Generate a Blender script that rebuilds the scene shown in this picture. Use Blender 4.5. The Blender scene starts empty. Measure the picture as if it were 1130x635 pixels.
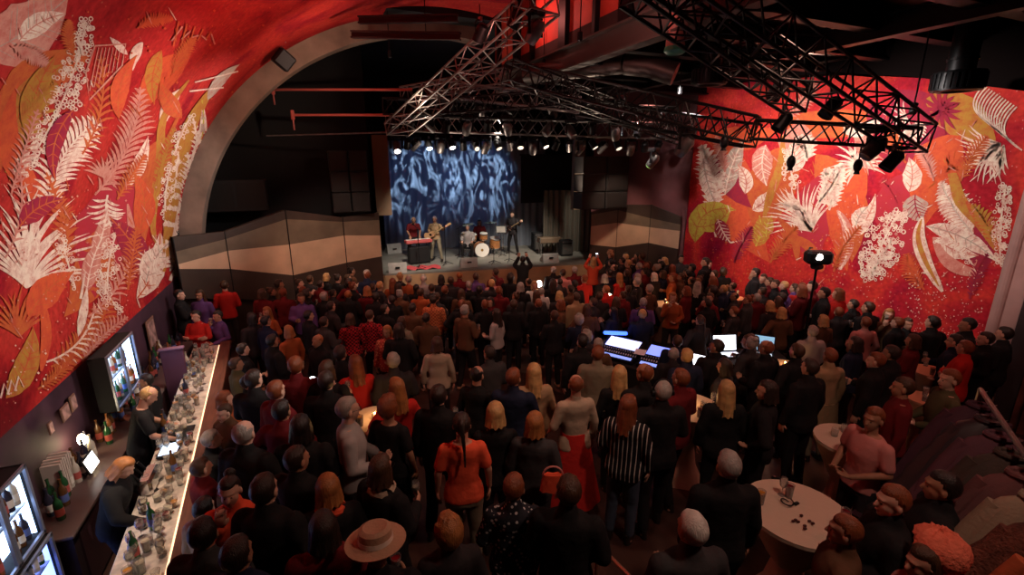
import bpy, bmesh, math, random
from mathutils import Vector, Matrix, noise
R = random.Random(7)
rad = math.radians
# ---------------------------------------------------------------- camera model (frame 1130 x 635)
CF, CP, CH, CT = 520.0, rad(15.1), 4.8, rad(23)
cT, sT = math.cos(CT), math.sin(CT)
def ray(u, v):
    a = (u-565)/CF; b = (317.5-v)/CF
    y = math.cos(CP)+b*math.sin(CP); z = -math.sin(CP)+b*math.cos(CP)
    return Vector((cT*a+sT*y, -sT*a+cT*y, z))
O = Vector((0, 0, CH))
def pz(u, v, z):
    d = ray(u, v); return O+d*((z-CH)/d.z)
def pt(u, v, t):
    d = ray(u, v); return O+d*(t/d.y)
def ps(u, v, s):
    d = ray(u, v); return O+d*(s/d.x)
def pd(u, v, zc):
    return O+ray(u, v)*zc
def proj(p):
    x = cT*p[0]-sT*p[1]; y = sT*p[0]+cT*p[1]; h = p[2]-CH
    zc = y*math.cos(CP)-h*math.sin(CP); yc = y*math.sin(CP)+h*math.cos(CP)
    return (565+CF*x/zc, 317.5-CF*yc/zc, CF/zc)
def fz(x, y):                       # raked floor rising towards the balcony
    if x < -1.02: return 0.0
    q = max(0.0, min(1.0, (9.2-(sT*x+cT*y))/5.2)); return .82*q*q*(3-2*q)
def pzf(u, v, h):
    b = 0.0
    for _ in range(25):
        p = pz(u, v, h+b); b = .5*b+.5*fz(p.x, p.y)
    p = pz(u, v, h+b); b = fz(p.x, p.y) if p.x > -1.02 else 0.0
    if p.x < -1.02: p = pz(u, v, h)
    return Vector((p.x, p.y, h+b)), b
sc = bpy.context.scene
COL = sc.collection
# ---------------------------------------------------------------- materials
MATS = {}
def mat(name, col, rough=.6, metal=0, bump=0, bscale=40, var=0, vscale=6, emit=None, es=0, spec=.4, alpha=None, trans=0):
    if name in MATS: return MATS[name]
    m = bpy.data.materials.new(name); m.use_nodes = True; N = m.node_tree.nodes; L = m.node_tree.links
    b = N['Principled BSDF']
    b.inputs['Base Color'].default_value = (*col, 1); b.inputs['Roughness'].default_value = rough
    b.inputs['Metallic'].default_value = metal; b.inputs['Specular IOR Level'].default_value = spec
    if trans: b.inputs['Transmission Weight'].default_value = trans
    if alpha is not None: b.inputs['Alpha'].default_value = alpha
    if var:
        tc = N.new('ShaderNodeTexCoord'); n = N.new('ShaderNodeTexNoise'); n.inputs['Scale'].default_value = vscale; n.inputs['Detail'].default_value = 5
        L.new(tc.outputs['Object'], n.inputs['Vector'])
        r = N.new('ShaderNodeValToRGB'); r.color_ramp.elements[0].position = .3; r.color_ramp.elements[1].position = .7
        r.color_ramp.elements[0].color = (*[c*(1-var) for c in col], 1); r.color_ramp.elements[1].color = (*[min(1, c*(1+var)) for c in col], 1)
        L.new(n.outputs['Fac'], r.inputs['Fac']); L.new(r.outputs['Color'], b.inputs['Base Color'])
    if bump:
        tc = N.new('ShaderNodeTexCoord'); n = N.new('ShaderNodeTexNoise'); n.inputs['Scale'].default_value = bscale; n.inputs['Detail'].default_value = 3
        L.new(tc.outputs['Object'], n.inputs['Vector'])
        bp = N.new('ShaderNodeBump'); bp.inputs['Strength'].default_value = bump; bp.inputs['Distance'].default_value = .02
        L.new(n.outputs['Fac'], bp.inputs['Height']); L.new(bp.outputs['Normal'], b.inputs['Normal'])
    if emit:
        b.inputs['Emission Color'].default_value = (*emit, 1); b.inputs['Emission Strength'].default_value = es
    MATS[name] = m; return m
BLACK = mat('black_metal', (.012, .012, .014), .45, .6)
BLACKM = mat('matt_black', (.008, .008, .009), .8)
STEEL = mat('steel', (.35, .34, .33), .35, .9)
CHROME = mat('chrome', (.7, .7, .7), .15, 1)
GREYM = mat('grey_metal', (.16, .15, .15), .45, .7, var=.3)
RUBBER = mat('rubber', (.01, .01, .01), .9)
def wood(name, a, b_, sc_=3):
    if name in MATS: return MATS[name]
    m = mat(name, a, .5); N = m.node_tree.nodes; L = m.node_tree.links
    tc = N.new('ShaderNodeTexCoord'); mp = N.new('ShaderNodeMapping'); mp.inputs['Scale'].default_value = (1, .12, 1)
    w = N.new('ShaderNodeTexNoise'); w.inputs['Scale'].default_value = sc_*8; w.inputs['Detail'].default_value = 6
    r = N.new('ShaderNodeValToRGB'); r.color_ramp.elements[0].color = (*a, 1); r.color_ramp.elements[1].color = (*b_, 1)
    r.color_ramp.elements[0].position = .35; r.color_ramp.elements[1].position = .65
    L.new(tc.outputs['Object'], mp.inputs[0]); L.new(mp.outputs[0], w.inputs['Vector']); L.new(w.outputs['Fac'], r.inputs['Fac'])
    L.new(r.outputs['Color'], m.node_tree.nodes['Principled BSDF'].inputs['Base Color'])
    return m
# ---------------------------------------------------------------- mesh builder
class MB:
    def __init__(s): s.v = []; s.f = []; s.m = []; s.mi = 0
    def add(s, vs, fs):
        n = len(s.v); s.v += [Vector(p) for p in vs]; s.f += [[i+n for i in f] for f in fs]; s.m += [s.mi]*len(fs)
    def box(s, c, d, rz=0, M=None):
        x, y, z = d[0]/2, d[1]/2, d[2]/2
        vs = [Vector((i*x, j*y, k*z)) for i in (-1, 1) for j in (-1, 1) for k in (-1, 1)]
        q = M if M else Matrix.Rotation(rz, 3, 'Z')
        s.add([q @ p+Vector(c) for p in vs], [(0, 1, 3, 2), (4, 6, 7, 5), (0, 4, 5, 1), (2, 3, 7, 6), (0, 2, 6, 4), (1, 5, 7, 3)])
    def bbox(s, c, d, b=.01, rz=0, M=None):       # bevelled box
        q = M if M else Matrix.Rotation(rz, 3, 'Z')
        x, y, z = d[0]/2, d[1]/2, d[2]/2; b = min(b, x*.8, y*.8, z*.8)
        rings = []
        for zz, k in ((-z, b), (-z+b, 0), (z-b, 0), (z, b)):
            X, Y = x-k, y-k; e = b if k == 0 else b*.5
            rings.append([(X, -Y+e, zz), (X, Y-e, zz), (X-e, Y, zz), (-X+e, Y, zz), (-X, Y-e, zz), (-X, -Y+e, zz), (-X+e, -Y, zz), (X-e, -Y, zz)])
        vs = [q @ Vector(p)+Vector(c) for r_ in rings for p in r_]
        fs = [tuple(range(7, -1, -1)), tuple(range(24, 32))]
        for i in range(3):
            for j in range(8): k = (j+1) % 8; fs.append((i*8+j, i*8+k, i*8+8+k, i*8+8+j))
        s.add(vs, fs)
    def tube(s, a, b, r, r2=None, n=8, cap=True):
        a, b = Vector(a), Vector(b); r2 = r if r2 is None else r2; d = b-a
        if d.length < 1e-6: return
        q = d.to_track_quat('Z', 'Y'); vs = []
        for p, rr in ((a, r), (b, r2)):
            for i in range(n):
                t = 2*math.pi*i/n; vs.append(p+q @ Vector((rr*math.cos(t), rr*math.sin(t), 0)))
        fs = [(i, (i+1) % n, n+(i+1) % n, n+i) for i in range(n)]
        if cap: fs += [tuple(range(n-1, -1, -1)), tuple(range(n, 2*n))]
        s.add(vs, fs)
    def path(s, pts, r, n=6, r2=None):
        pts = [Vector(p) for p in pts]; vs = []; m = len(pts); ref = Vector((0, 0, 1))
        for k, p in enumerate(pts):
            d = (pts[min(k+1, m-1)]-pts[max(k-1, 0)]).normalized()
            q = d.to_track_quat('Z', 'Y'); rr = r if r2 is None else r+(r2-r)*k/(m-1)
            for i in range(n):
                t = 2*math.pi*i/n; vs.append(p+q @ Vector((rr*math.cos(t), rr*math.sin(t), 0)))
        fs = [(k*n+i, k*n+(i+1) % n, (k+1)*n+(i+1) % n, (k+1)*n+i) for k in range(m-1) for i in range(n)]
        fs += [tuple(range(n-1, -1, -1)), tuple(range((m-1)*n, m*n))]
        s.add(vs, fs)
    def lathe(s, prof, c=(0, 0, 0), n=16, M=None):
        vs = []; q = M if M else Matrix.Identity(3); c = Vector(c)
        for r_, z in prof:
            for i in range(n):
                t = 2*math.pi*i/n; vs.append(c+q @ Vector((max(r_, 1e-4)*math.cos(t), max(r_, 1e-4)*math.sin(t), z)))
        m = len(prof)
        fs = [(k*n+i, k*n+(i+1) % n, (k+1)*n+(i+1) % n, (k+1)*n+i) for k in range(m-1) for i in range(n)]
        fs += [tuple(range(n-1, -1, -1)), tuple(range((m-1)*n, m*n))]
        s.add(vs, fs)
    def sph(s, c, r, n=12, m=8, M=None):
        r = (r, r, r) if not hasattr(r, '__len__') else r; q = M if M else Matrix.Identity(3)
        vs = []; c = Vector(c)
        for k in range(m+1):
            ph = math.pi*k/m
            for i in range(n):
                t = 2*math.pi*i/n
                vs.append(c+q @ Vector((r[0]*max(math.sin(ph), 1e-3)*math.cos(t), r[1]*max(math.sin(ph), 1e-3)*math.sin(t), -r[2]*math.cos(ph))))
        fs = [(k*n+i, k*n+(i+1) % n, (k+1)*n+(i+1) % n, (k+1)*n+i) for k in range(m) for i in range(n)]
        fs += [tuple(range(n-1, -1, -1)), tuple(range(m*n, (m+1)*n))]
        s.add(vs, fs)
    def poly(s, pts): s.add(pts, [tuple(range(len(pts)))])
    def mesh(s, name, mats, smooth=False, off=(0, 0, 0)):
        me = bpy.data.meshes.new(name); off = Vector(off)
        me.from_pydata([p-off for p in s.v], [], s.f)
        for m_ in (mats if isinstance(mats, (list, tuple)) else [mats]): me.materials.append(m_)
        if any(s.m): me.polygons.foreach_set('material_index', s.m)
        if smooth:
            me.polygons.foreach_set('use_smooth', [True]*len(me.polygons))
            me.update(); 
            try: me.set_sharp_from_angle(angle=rad(40))
            except Exception: pass
        me.update(); return me
    def build(s, name, mats, parent=None, smooth=False, off=None):
        if off is None: off = parent['_o'] if parent is not None and '_o' in parent else (0, 0, 0)
        o = bpy.data.objects.new(name, s.mesh(name, mats, smooth, off)); COL.objects.link(o)
        if parent is not None: o.parent = parent
        return o
def tag(o, label=None, cat=None, group=None, kind=None):
    if label: o['label'] = label
    if cat: o['category'] = cat
    if group: o['group'] = group
    if kind: o['kind'] = kind
    return o
def thing(name, label, cat, loc, rz=0, group=None, local=False):
    o = bpy.data.objects.new(name, None); COL.objects.link(o); o.location = loc; o.rotation_euler = (0, 0, rz)
    o.empty_display_size = .1
    if not local: o['_o'] = list(loc)
    return tag(o, label, cat, group)
def single(name, mb, m, label, cat, loc=(0, 0, 0), group=None, smooth=False):   # thing that is one mesh, world-space verts, origin at loc
    o = mb.build(name, m, None, smooth, off=loc); o.location = loc
    return tag(o, label, cat, group)
def clone(o, parent=None):
    c = o.copy(); COL.objects.link(c)
    if parent is not None: c.parent = parent
    for ch in list(o.children): clone(ch, c)
    return c
def struct(name, mb, m, parent=None, smooth=False):
    o = mb.build(name, m, parent, smooth)
    if parent is None: o['kind'] = 'structure'
    return o
# ================================================================ PEOPLE
SK = [mat('skin_fair', (.58, .34, .25), .5, spec=.3), mat('skin_warm', (.48, .25, .17), .5, spec=.3), mat('skin_tan', (.36, .18, .11), .5, spec=.3)]
EYEM = mat('eye_dark', (.03, .02, .02), .3); LIPM = mat('lips', (.35, .1, .08), .5)
def capsule(mb, a, b, r0, r1, n=12, fx=1.0, m_=3):
    a, b = Vector(a), Vector(b); d = b-a; L_ = max(d.length, 1e-4); q = d.to_track_quat('Z', 'Y'); vs = []; rings = []
    for k in range(m_+1): t = math.pi/2*(k/m_); rings.append((-r0*math.cos(t), r0*math.sin(t)))
    for k in range(m_+1): t = math.pi/2*(k/m_); rings.append((L_+r1*math.sin(t), r1*math.cos(t)))
    for z, r in rings:
        for i in range(n):
            t = 2*math.pi*i/n; vs.append(a+q @ Vector((max(r, 1e-4)*math.cos(t)*fx, max(r, 1e-4)*math.sin(t), z)))
    K = len(rings); fs = [(k*n+i, k*n+(i+1) % n, (k+1)*n+(i+1) % n, (k+1)*n+i) for k in range(K-1) for i in range(n)]
    fs += [tuple(range(n-1, -1, -1)), tuple(range((K-1)*n, K*n))]; mb.add(vs, fs)
def loft(mb, rings, fn=lambda p: p, n=20, e=2.4):
    vs = []
    for (z, x, y, rx, ry) in rings:
        for i in range(n):
            t = 2*math.pi*i/n; c, s_ = math.cos(t), math.sin(t)
            vs.append(fn(Vector((x+rx*math.copysign(abs(c)**(2/e), c), y+ry*math.copysign(abs(s_)**(2/e), s_), z))))
    K = len(rings); fs = [(k*n+i, k*n+(i+1) % n, (k+1)*n+(i+1) % n, (k+1)*n+i) for k in range(K-1) for i in range(n)]
    fs += [tuple(range(n-1, -1, -1)), tuple(range((K-1)*n, K*n))]; mb.add(vs, fs)
def remesh(mb, name, vox, mats, folds=0, smooth=2, deci=None):
    me = mb.mesh(name, mats); ob = bpy.data.objects.new('tmp', me); COL.objects.link(ob)
    md = ob.modifiers.new('r', 'REMESH'); md.mode = 'VOXEL'; md.voxel_size = vox; md.adaptivity = 0
    if smooth: s_ = ob.modifiers.new('s', 'SMOOTH'); s_.factor = .5; s_.iterations = smooth
    if deci: d_ = ob.modifiers.new('d', 'DECIMATE'); d_.ratio = deci
    dg = bpy.context.evaluated_depsgraph_get(); ev = ob.evaluated_get(dg); m2 = bpy.data.meshes.new_from_object(ev); m2.name = name
    bpy.data.objects.remove(ob); bpy.data.meshes.remove(me)
    if folds:
        for v in m2.vertices:
            p = v.co; k = noise.noise(Vector((p.x*9, p.y*9, p.z*4.5)))+.5*noise.noise(Vector((p.x*18, p.y*18, p.z*9)))
            v.co = p+v.normal*folds*k
    m2.polygons.foreach_set('use_smooth', [True]*len(m2.polygons)); m2.materials.clear()
    for x in (mats if isinstance(mats, (list, tuple)) else [mats]): m2.materials.append(x)
    return m2
HC = Vector((0, -.005, 1.655))
# arm = (elbow, wrist, palm direction, palm normal, curl)
def ARM(side, kind):
    s = side
    K = dict(
        down=((s*.235, -.02, 1.17), (s*.25, .045, .93), (0, .1, -1), (-s, 0, 0), .5),
        drink=((s*.25, .0, 1.18), (s*.14, .23, 1.20), (-s*.35, .85, .25), (-s, -.3, 0), 1.3),
        hold=((s*.25, -.01, 1.17), (s*.1, .24, 1.08), (-s*.6, .7, .1), (0, 0, 1), .9),
        clap=((s*.26, .03, 1.2), (s*.06, .26, 1.3), (-s*.15, .6, .7), (-s, 0, 0), .2),
        phone=((s*.25, .16, 1.44), (s*.12, .27, 1.66), (-s*.1, .1, 1), (-s*.2, 1, 0), .9),
        high=((s*.28, .12, 1.62), (s*.2, .2, 1.86), (0, .1, 1), (-s, .3, 0), 1.0),
        cross=((s*.235, .05, 1.19), (-s*.1, .19, 1.2), (-s*1, .05, .1), (0, -1, .1), .5),
        hip=((s*.36, -.06, 1.2), (s*.2, .07, 1.03), (-s*.5, .6, -.3), (0, 0, 1), .6),
        pocket=((s*.27, -.05, 1.17), (s*.2, .06, .97), (-s*.1, .4, -.9), (-s, 0, 0), .5),
        face=((s*.2, .12, 1.2), (s*.07, .17, 1.44), (-s*.2, .1, 1), (0, -1, 0), 1.0),
        neck=((s*.36, .12, 1.27), (s*.52, .28, 1.40), (s*.5, .5, .4), (0, -1, 0), 1.3),
        strum=((s*.3, -.05, 1.2), (s*.12, .18, 1.08), (-s*.8, .3, -.2), (0, -1, 0), .7),
        drum=((s*.26, .06, 1.2), (s*.2, .32, 1.17), (-s*.1, 1, -.1), (0, 0, -1), 1.2),
        keys=((s*.25, .12, 1.22), (s*.18, .38, 1.16), (0, 1, -.2), (0, 0, -1), .4),
        bar=((s*.3, .1, 1.2), (s*.26, .36, 1.1), (-s*.2, 1, -.2), (0, 0, -1), .6),
    )
    return K[kind]
def make_pose(name, la, ra, legs='stand', lean=0, headp=0, heady=0, female=False):
    seat = -.42 if legs == 'sit' else 0
    Lm = Matrix.Translation((0, 0, .95)) @ Matrix.Rotation(-rad(lean), 4, 'X') @ Matrix.Translation((0, 0, -.95)); S_ = Matrix.Translation((0, 0, seat))
    def up(p): return S_ @ (Lm @ Vector(p))
    def prog(p):
        k = max(0, min(1, (p.z-.9)/.35)); return S_ @ (Vector(p).lerp(Lm @ Vector(p), k))
    w = .94 if female else 1.0; sh = (.16 if female else .178); hipw = 1.06 if female else 1.0
    Hm = S_ @ Lm @ Matrix.Translation((0, 0, 1.54)) @ Matrix.Rotation(rad(heady), 4, 'Z') @ Matrix.Rotation(-rad(headp), 4, 'X') @ Matrix.Translation((0, 0, -1.54))
    b = MB()
    def torso(mb, gx, gy, z0, z1, flare=0):
        prof = [(.84, .0, -.005, .15*hipw, .105), (.92, 0, -.01, .168*hipw, .118), (1.0, 0, -.005, .16*hipw, .108), (1.08, 0, .0, .140*w, .098), (1.18, 0, .005, .148*w, .103), (1.28, 0, .01+(.012 if female else 0), .162*w, .112), (1.37, 0, .0, .165*w, .104), (1.435, 0, -.01, .15*w, .085), (1.475, 0, -.012, .09*w, .062)]
        pr = [(z, x, y, rx+gx, ry+gy) for z, x, y, rx, ry in prof if z0 <= z <= z1]
        if flare: pr = [(z0-.001, 0, -.005, pr[0][3]+flare, pr[0][4]+flare)]+pr
        loft(mb, pr, prog)
    torso(b, 0, 0, .8, 1.5)
    capsule(b, up((0, -.012, 1.46)), up((0, -.0, 1.57)), .058, .054)
    # head
    hb = lambda p: Hm @ Vector(p)
    H3 = Hm.to_3x3()
    b.sph(hb((0, -.015, 1.668)), (.074, .093, .088), 20, 14, H3); b.sph(hb((0, .022, 1.61)), (.06, .068, .082), 18, 12, H3)
    b.sph(hb((0, .058, 1.553)), (.028, .026, .022), 10, 8, H3); b.sph(hb((0, .062, 1.675)), (.05, .026, .014), 10, 6, H3)
    capsule(b, hb((0, .084, 1.652)), hb((0, .101, 1.62)), .009, .014, 8); b.sph(hb((0, .083, 1.583)), (.024, .012, .009), 10, 6, H3)
    for s in (-1, 1): b.sph(hb((s*.078, -.008, 1.628)), (.011, .02, .032), 8, 6, H3); b.sph(hb((s*.036, .05, 1.612)), (.02, .022, .02), 8, 6, H3)
    # arms
    hands = {}
    T_ = MB(); TS = MB(); J = MB()
    torso(T_, .016, .016, .88, 1.5, .004); torso(TS, .014, .014, .88, 1.5, .004); torso(J, .03, .03, .83, 1.5, .012)
    capsule(T_, up((0, -.012, 1.45)), up((0, -.008, 1.5)), .072, .066); capsule(J, up((0, -.015, 1.46)), up((0, -.012, 1.515)), .085, .078)
    for s, kind in ((-1, la), (1, ra)):
        e, wr, pdir, pn, curl = ARM(s, kind); sp = (s*sh, -.01, 1.405)
        P0, P1, P2 = up(sp), up(e), up(wr)
        capsule(b, P0, P1, .052*w, .04*w); capsule(b, P1, P2, .041*w, .027*w)
        for mb, g in ((T_, .013), (J, .024)):
            capsule(mb, P0, P1, .052*w+g+.004, .043*w+g); capsule(mb, P1, P1.lerp(P2, .93), .043*w+g, .031*w+g)
        capsule(TS, P0, P0.lerp(P1, .7), .056*w+.014, .046*w+.02)
        R3 = Lm.to_3x3(); D = (R3 @ Vector(pdir)).normalized(); Nn = (R3 @ Vector(pn)); Nn = (Nn-D*Nn.dot(D)).normalized(); X = D.cross(Nn).normalized()
        pc = P2+D*.05; M_ = Matrix((X, D, Nn)).transposed(); b.sph(pc, (.041, .055, .017), 12, 8, M_)
        for k in range(4):
            base = P2+D*.088+X*(-.031+.0207*k); L1 = (.036, .042, .039, .03)[k]
            d1 = (D*math.cos(curl*.55)+Nn*math.sin(curl*.55)+X*(-.09+.06*k)); q1 = base+d1*L1
            d2 = D*math.cos(curl*1.3)+Nn*math.sin(curl*1.3); q2 = q1+d2*L1*.95
            capsule(b, base-D*.012, q1, .0098, .009, 8, m_=2); capsule(b, q1, q2, .009, .0075, 8, m_=2)
        th = -1 if s > 0 else 1; tx = X*th*s*(1)
        tb = P2+D*.03+X*(.03 if s < 0 else -.03); t1 = tb+(D*.6+Nn*.35+X*(.7 if s < 0 else -.7)).normalized()*.035; t2 = t1+(D*.85+Nn*.5).normalized()*.028
        capsule(b, tb, t1, .014, .0105, 8, m_=2); capsule(b, t1, t2, .0105, .0085, 8, m_=2)
        hands[s] = (P2+D*.1+Nn*.035, D.copy(), Nn.copy())
    # legs
    TR = MB(); loft(TR, [(z, x, y, rx+.014, ry+.014) for z, x, y, rx, ry in [(.82, 0, -.005, .15*hipw, .105), (.92, 0, -.01, .168*hipw, .118), (1.0, 0, -.005, .158*hipw, .106), (1.03, 0, 0, .15*hipw, .1)]], prog)
    FT = []
    for s in (-1, 1):
        if legs == 'sit': hp, kn, an = (s*.09, 0, .48), (s*.2, .42, .5), (s*.19, .36, .085)
        elif legs == 'walk': hp, kn, an = (s*.09, 0, .9), (s*.11, .05+.05*s, .49), (s*.12, .02+.11*s, .085)
        elif legs == 'wide': hp, kn, an = (s*.1, 0, .9), (s*.17, .03, .48), (s*.22, -.02, .085)
        else: hp, kn, an = (s*.09, 0, .9), (s*.105, .02, .49), (s*.11, -.02, .085)
        capsule(b, hp, kn, .083*hipw, .055); capsule(b, kn, an, .055, .037)
        capsule(b, (an[0], an[1]-.025, .045), (an[0]+s*.015, an[1]+.14, .032), .038, .028)
        capsule(TR, hp, kn, .098*hipw, .069); capsule(TR, kn, (an[0], an[1], .115), .069, .058)
        FT.append((an[0], an[1], s))
    body = remesh(b, 'person_'+name, .0085, [SK[0], EYEM, LIPM], 0, 1, .34)
    iH = Hm.inverted()
    for f in body.polygons:
        c = iH @ f.center
        if c.z > 1.53 and c.y > .05:
            if min((c-Vector((s*.031, .082, 1.648))).length for s in (-1, 1)) < .0108: f.material_index = 1
            elif abs(c.x) < .024 and abs(c.z-1.583) < .007: f.material_index = 2
    return dict(body=body, top=remesh(T_, 'sweater_'+name, .017, [BLACKM], .006), tee=remesh(TS, 'tee_'+name, .017, [BLACKM], .005), jacket=remesh(J, 'jacket_'+name, .019, [BLACKM], .009), trousers=remesh(TR, 'trousers_'+name, .017, [BLACKM], .006), head=Hm, hands=hands, feet=FT, up=S_ @ Lm)
POSES = {}
for nm, a in dict(rest=('down', 'down'), drink=('down', 'drink'), drinkl=('hold', 'pocket'), hold=('hold', 'hold'), clap=('clap', 'clap'), cross=('cross', 'cross'), phone=('phone', 'phone'), hip=('hip', 'drink')).items():
    POSES[nm] = make_pose(nm, *a, legs='walk' if nm in ('drink', 'hip') else 'stand', headp=6 if nm != 'phone' else -4, heady={'hold': 14, 'cross': -16, 'drink': 10}.get(nm, 0))
for nm, a in dict(frest=('down', 'down'), fdrink=('hip', 'drink'), fhold=('hold', 'down'), fface=('hold', 'face')).items():
    POSES[nm] = make_pose(nm, *a, legs='stand', headp=8, heady={'fdrink': 18, 'fhold': -12}.get(nm, 0), female=True)
POSES['bassist'] = make_pose('bassist', 'neck', 'strum', 'wide', 4, 14); POSES['drummer'] = make_pose('drummer', 'drum', 'drum', 'sit', 6, 10)
POSES['keys'] = make_pose('keys', 'keys', 'keys', 'wide', 26, 8); POSES['barman'] = make_pose('barman', 'bar', 'bar', 'walk', 14, 26); POSES['photo'] = make_pose('photo', 'high', 'high', 'stand', 0, -8)
# generic garments
def skirt_mesh(z0, z1, r0, r1):
    b = MB(); N_ = 40; vs = []
    for k in range(7):
        t = k/6; z = z1+(z0-z1)*t; r = r1+(r0-r1)*t
        for i in range(N_): a = 2*math.pi*i/N_; w = 1+.035*t*math.sin(9*a); vs.append((r*w*math.cos(a), r*.78*w*math.sin(a)-.003, z))
    b.add(vs, [(k*N_+i, k*N_+(i+1) % N_, (k+1)*N_+(i+1) % N_, (k+1)*N_+i) for k in range(6) for i in range(N_)]+[tuple(range(N_-1, -1, -1))]); return b.mesh('skirt', BLACKM, True)
SKIRT = skirt_mesh(.5, 1.06, .27, .152); LSKIRT = skirt_mesh(.18, 1.08, .34, .155); COAT = skirt_mesh(.55, .98, .265, .215)
b = MB(); loft(b, [(0, 0, .05, .042, .125), (.025, 0, .05, .045, .13), (.05, 0, .045, .042, .12), (.08, 0, .0, .038, .07), (.115, 0, -.015, .04, .05)], n=14); SHOE = b.mesh('shoe', mat('shoe_black', (.02, .015, .014), .4), True)
def hair_mesh(kind):
    b = MB(); n, m_ = 28, 18; vs = []; HR = random.Random(hash(kind) % 97 if False else len(kind)*7)
    c = Vector((0, -.012, 1.665)); base = (.08, .1, .096)
    amp = {'curly': .16, 'short': .04, 'balding': .03}.get(kind, .03); thick = {'curly': 1.34, 'short': 1.1, 'balding': 1.06, 'bald': 1.0, 'bob': 1.16, 'long': 1.15, 'pony': 1.07, 'bun': 1.07}[kind]
    for k in range(m_+1):
        ph = math.pi*k/m_
        for i in range(n):
            t = 2*math.pi*i/n; d = Vector((math.sin(ph)*math.cos(t), math.sin(ph)*math.sin(t), -math.cos(ph)))
            face = d.y > .12 and d.z < .70-.3*(1-d.y); low = d.z < (-.55 if kind in ('bob', 'long', 'curly') else -.5) and d.y > -.2
            side = abs(d.x) > .6 and -.5 < d.z < .1 and d.y > -.2 and kind not in ('bob', 'long', 'curly')
            r = thick+amp*noise.noise(d*(5 if kind == 'curly' else 3))
            if kind in ('bob', 'long', 'curly') and d.z < 0 and not (d.y > .35): r += .1*(-d.z)
            if kind == 'balding' and ((d.z > .45 and d.y > -.45) or d.y > .25): r = .86
            e_ = d.z-(.70-.3*(1-d.y))
            if d.y > .12 and 0 <= e_ < .3: r = .97+(r-.97)*(e_/.3)
            if face or low or side: r = .86
            vs.append(c+Vector((d.x*base[0]*r, d.y*base[1]*r, d.z*base[2]*r)))
    b.add(vs, [(k*n+i, k*n+(i+1) % n, (k+1)*n+(i+1) % n, (k+1)*n+i) for k in range(m_) for i in range(n)]+[tuple(range(n-1, -1, -1)), tuple(range(m_*n, (m_+1)*n))])
    if kind in ('long', 'bob'):
        zb = 1.36 if kind == 'long' else 1.53; N_ = 22; vs = []
        for k in range(8):
            t = k/7; z = 1.66+(zb-1.66)*t
            for layer, rr in ((0, 1.0), (1, .72)):
                for i in range(N_):
                    a = rad(-195+210*i/(N_-1)); w = 1+.08*math.sin(i*2.3+k*.4)*t
                    vs.append((math.cos(a)*.093*rr*w*(1+.12*t), -.015+math.sin(a)*.108*rr*w*(1+.05*t), z+.012*math.sin(i*1.7)*t))
        W = 2*N_; fs = []
        for k in range(7):
            for i in range(N_-1): fs += [(k*W+i, k*W+i+1, (k+1)*W+i+1, (k+1)*W+i), (k*W+N_+i+1, k*W+N_+i, (k+1)*W+N_+i, (k+1)*W+N_+i+1)]
            fs += [(k*W, (k+1)*W, (k+1)*W+N_, k*W+N_), (k*W+N_-1, k*W+W-1, (k+1)*W+W-1, (k+1)*W+N_-1)]
        for i in range(N_-1): fs.append((7*W+i, 7*W+i+1, 7*W+N_+i+1, 7*W+N_+i))
        b.add(vs, fs)
    if kind == 'pony': b.path([(0, -.1, 1.72), (0, -.135, 1.7), (0, -.15, 1.62), (.01, -.145, 1.5), (.015, -.14, 1.38), (.015, -.15, 1.3)], .03, 10, .008); b.sph((0, -.108, 1.715), .026, 8, 6)
    if kind == 'bun': b.sph((0, -.1, 1.74), (.045, .042, .042), 12, 8)
    me = b.mesh('hair_'+kind, BLACKM, True)
    return me
HAIR = {k: hair_mesh(k) for k in ('short', 'balding', 'long', 'bob', 'pony', 'bun', 'curly')}
def hairmat(nm, c):
    if nm in MATS: return MATS[nm]
    m_ = mat(nm, c, .42, spec=.5, var=.3, vscale=14); N = m_.node_tree.nodes; L = m_.node_tree.links
    tc = N.new('ShaderNodeTexCoord'); mp = N.new('ShaderNodeMapping'); mp.inputs['Scale'].default_value = (90, 90, 8); n = N.new('ShaderNodeTexNoise'); n.inputs['Scale'].default_value = 1.5
    bp = N.new('ShaderNodeBump'); bp.inputs['Strength'].default_value = .8; bp.inputs['Distance'].default_value = .01
    L.new(tc.outputs['Object'], mp.inputs[0]); L.new(mp.outputs[0], n.inputs['Vector']); L.new(n.outputs['Fac'], bp.inputs['Height']); L.new(bp.outputs['Normal'], N['Principled BSDF'].inputs['Normal']); return m_
HCOL = dict(tan=(.3, .17, .08), maroon=(.08, .02, .015), black=(.012, .008, .007), brown=(.06, .028, .014), auburn=(.2, .055, .02), blonde=(.5, .3, .12), grey=(.33, .3, .27), white=(.62, .58, .52), dark=(.025, .015, .011), ginger=(.34, .13, .04))
CC = dict(black=(.014, .013, .014), dark=(.03, .026, .028), navy=(.015, .02, .045), grey=(.14, .13, .13), charcoal=(.045, .043, .045), white=(.62, .6, .58), beige=(.42, .33, .24), tan=(.34, .23, .13), red=(.5, .025, .02), maroon=(.13, .012, .015), orange=(.75, .1, .045), brown=(.11, .055, .03), olive=(.09, .08, .04), pink=(.55, .22, .2), purple=(.12, .06, .2), blue=(.05, .08, .22), denim=(.06, .08, .12), green=(.03, .07, .05), rust=(.35, .09, .03), lightgrey=(.36, .33, .32), khaki=(.2, .17, .12), patterned=(.45, .17, .08))
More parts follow.
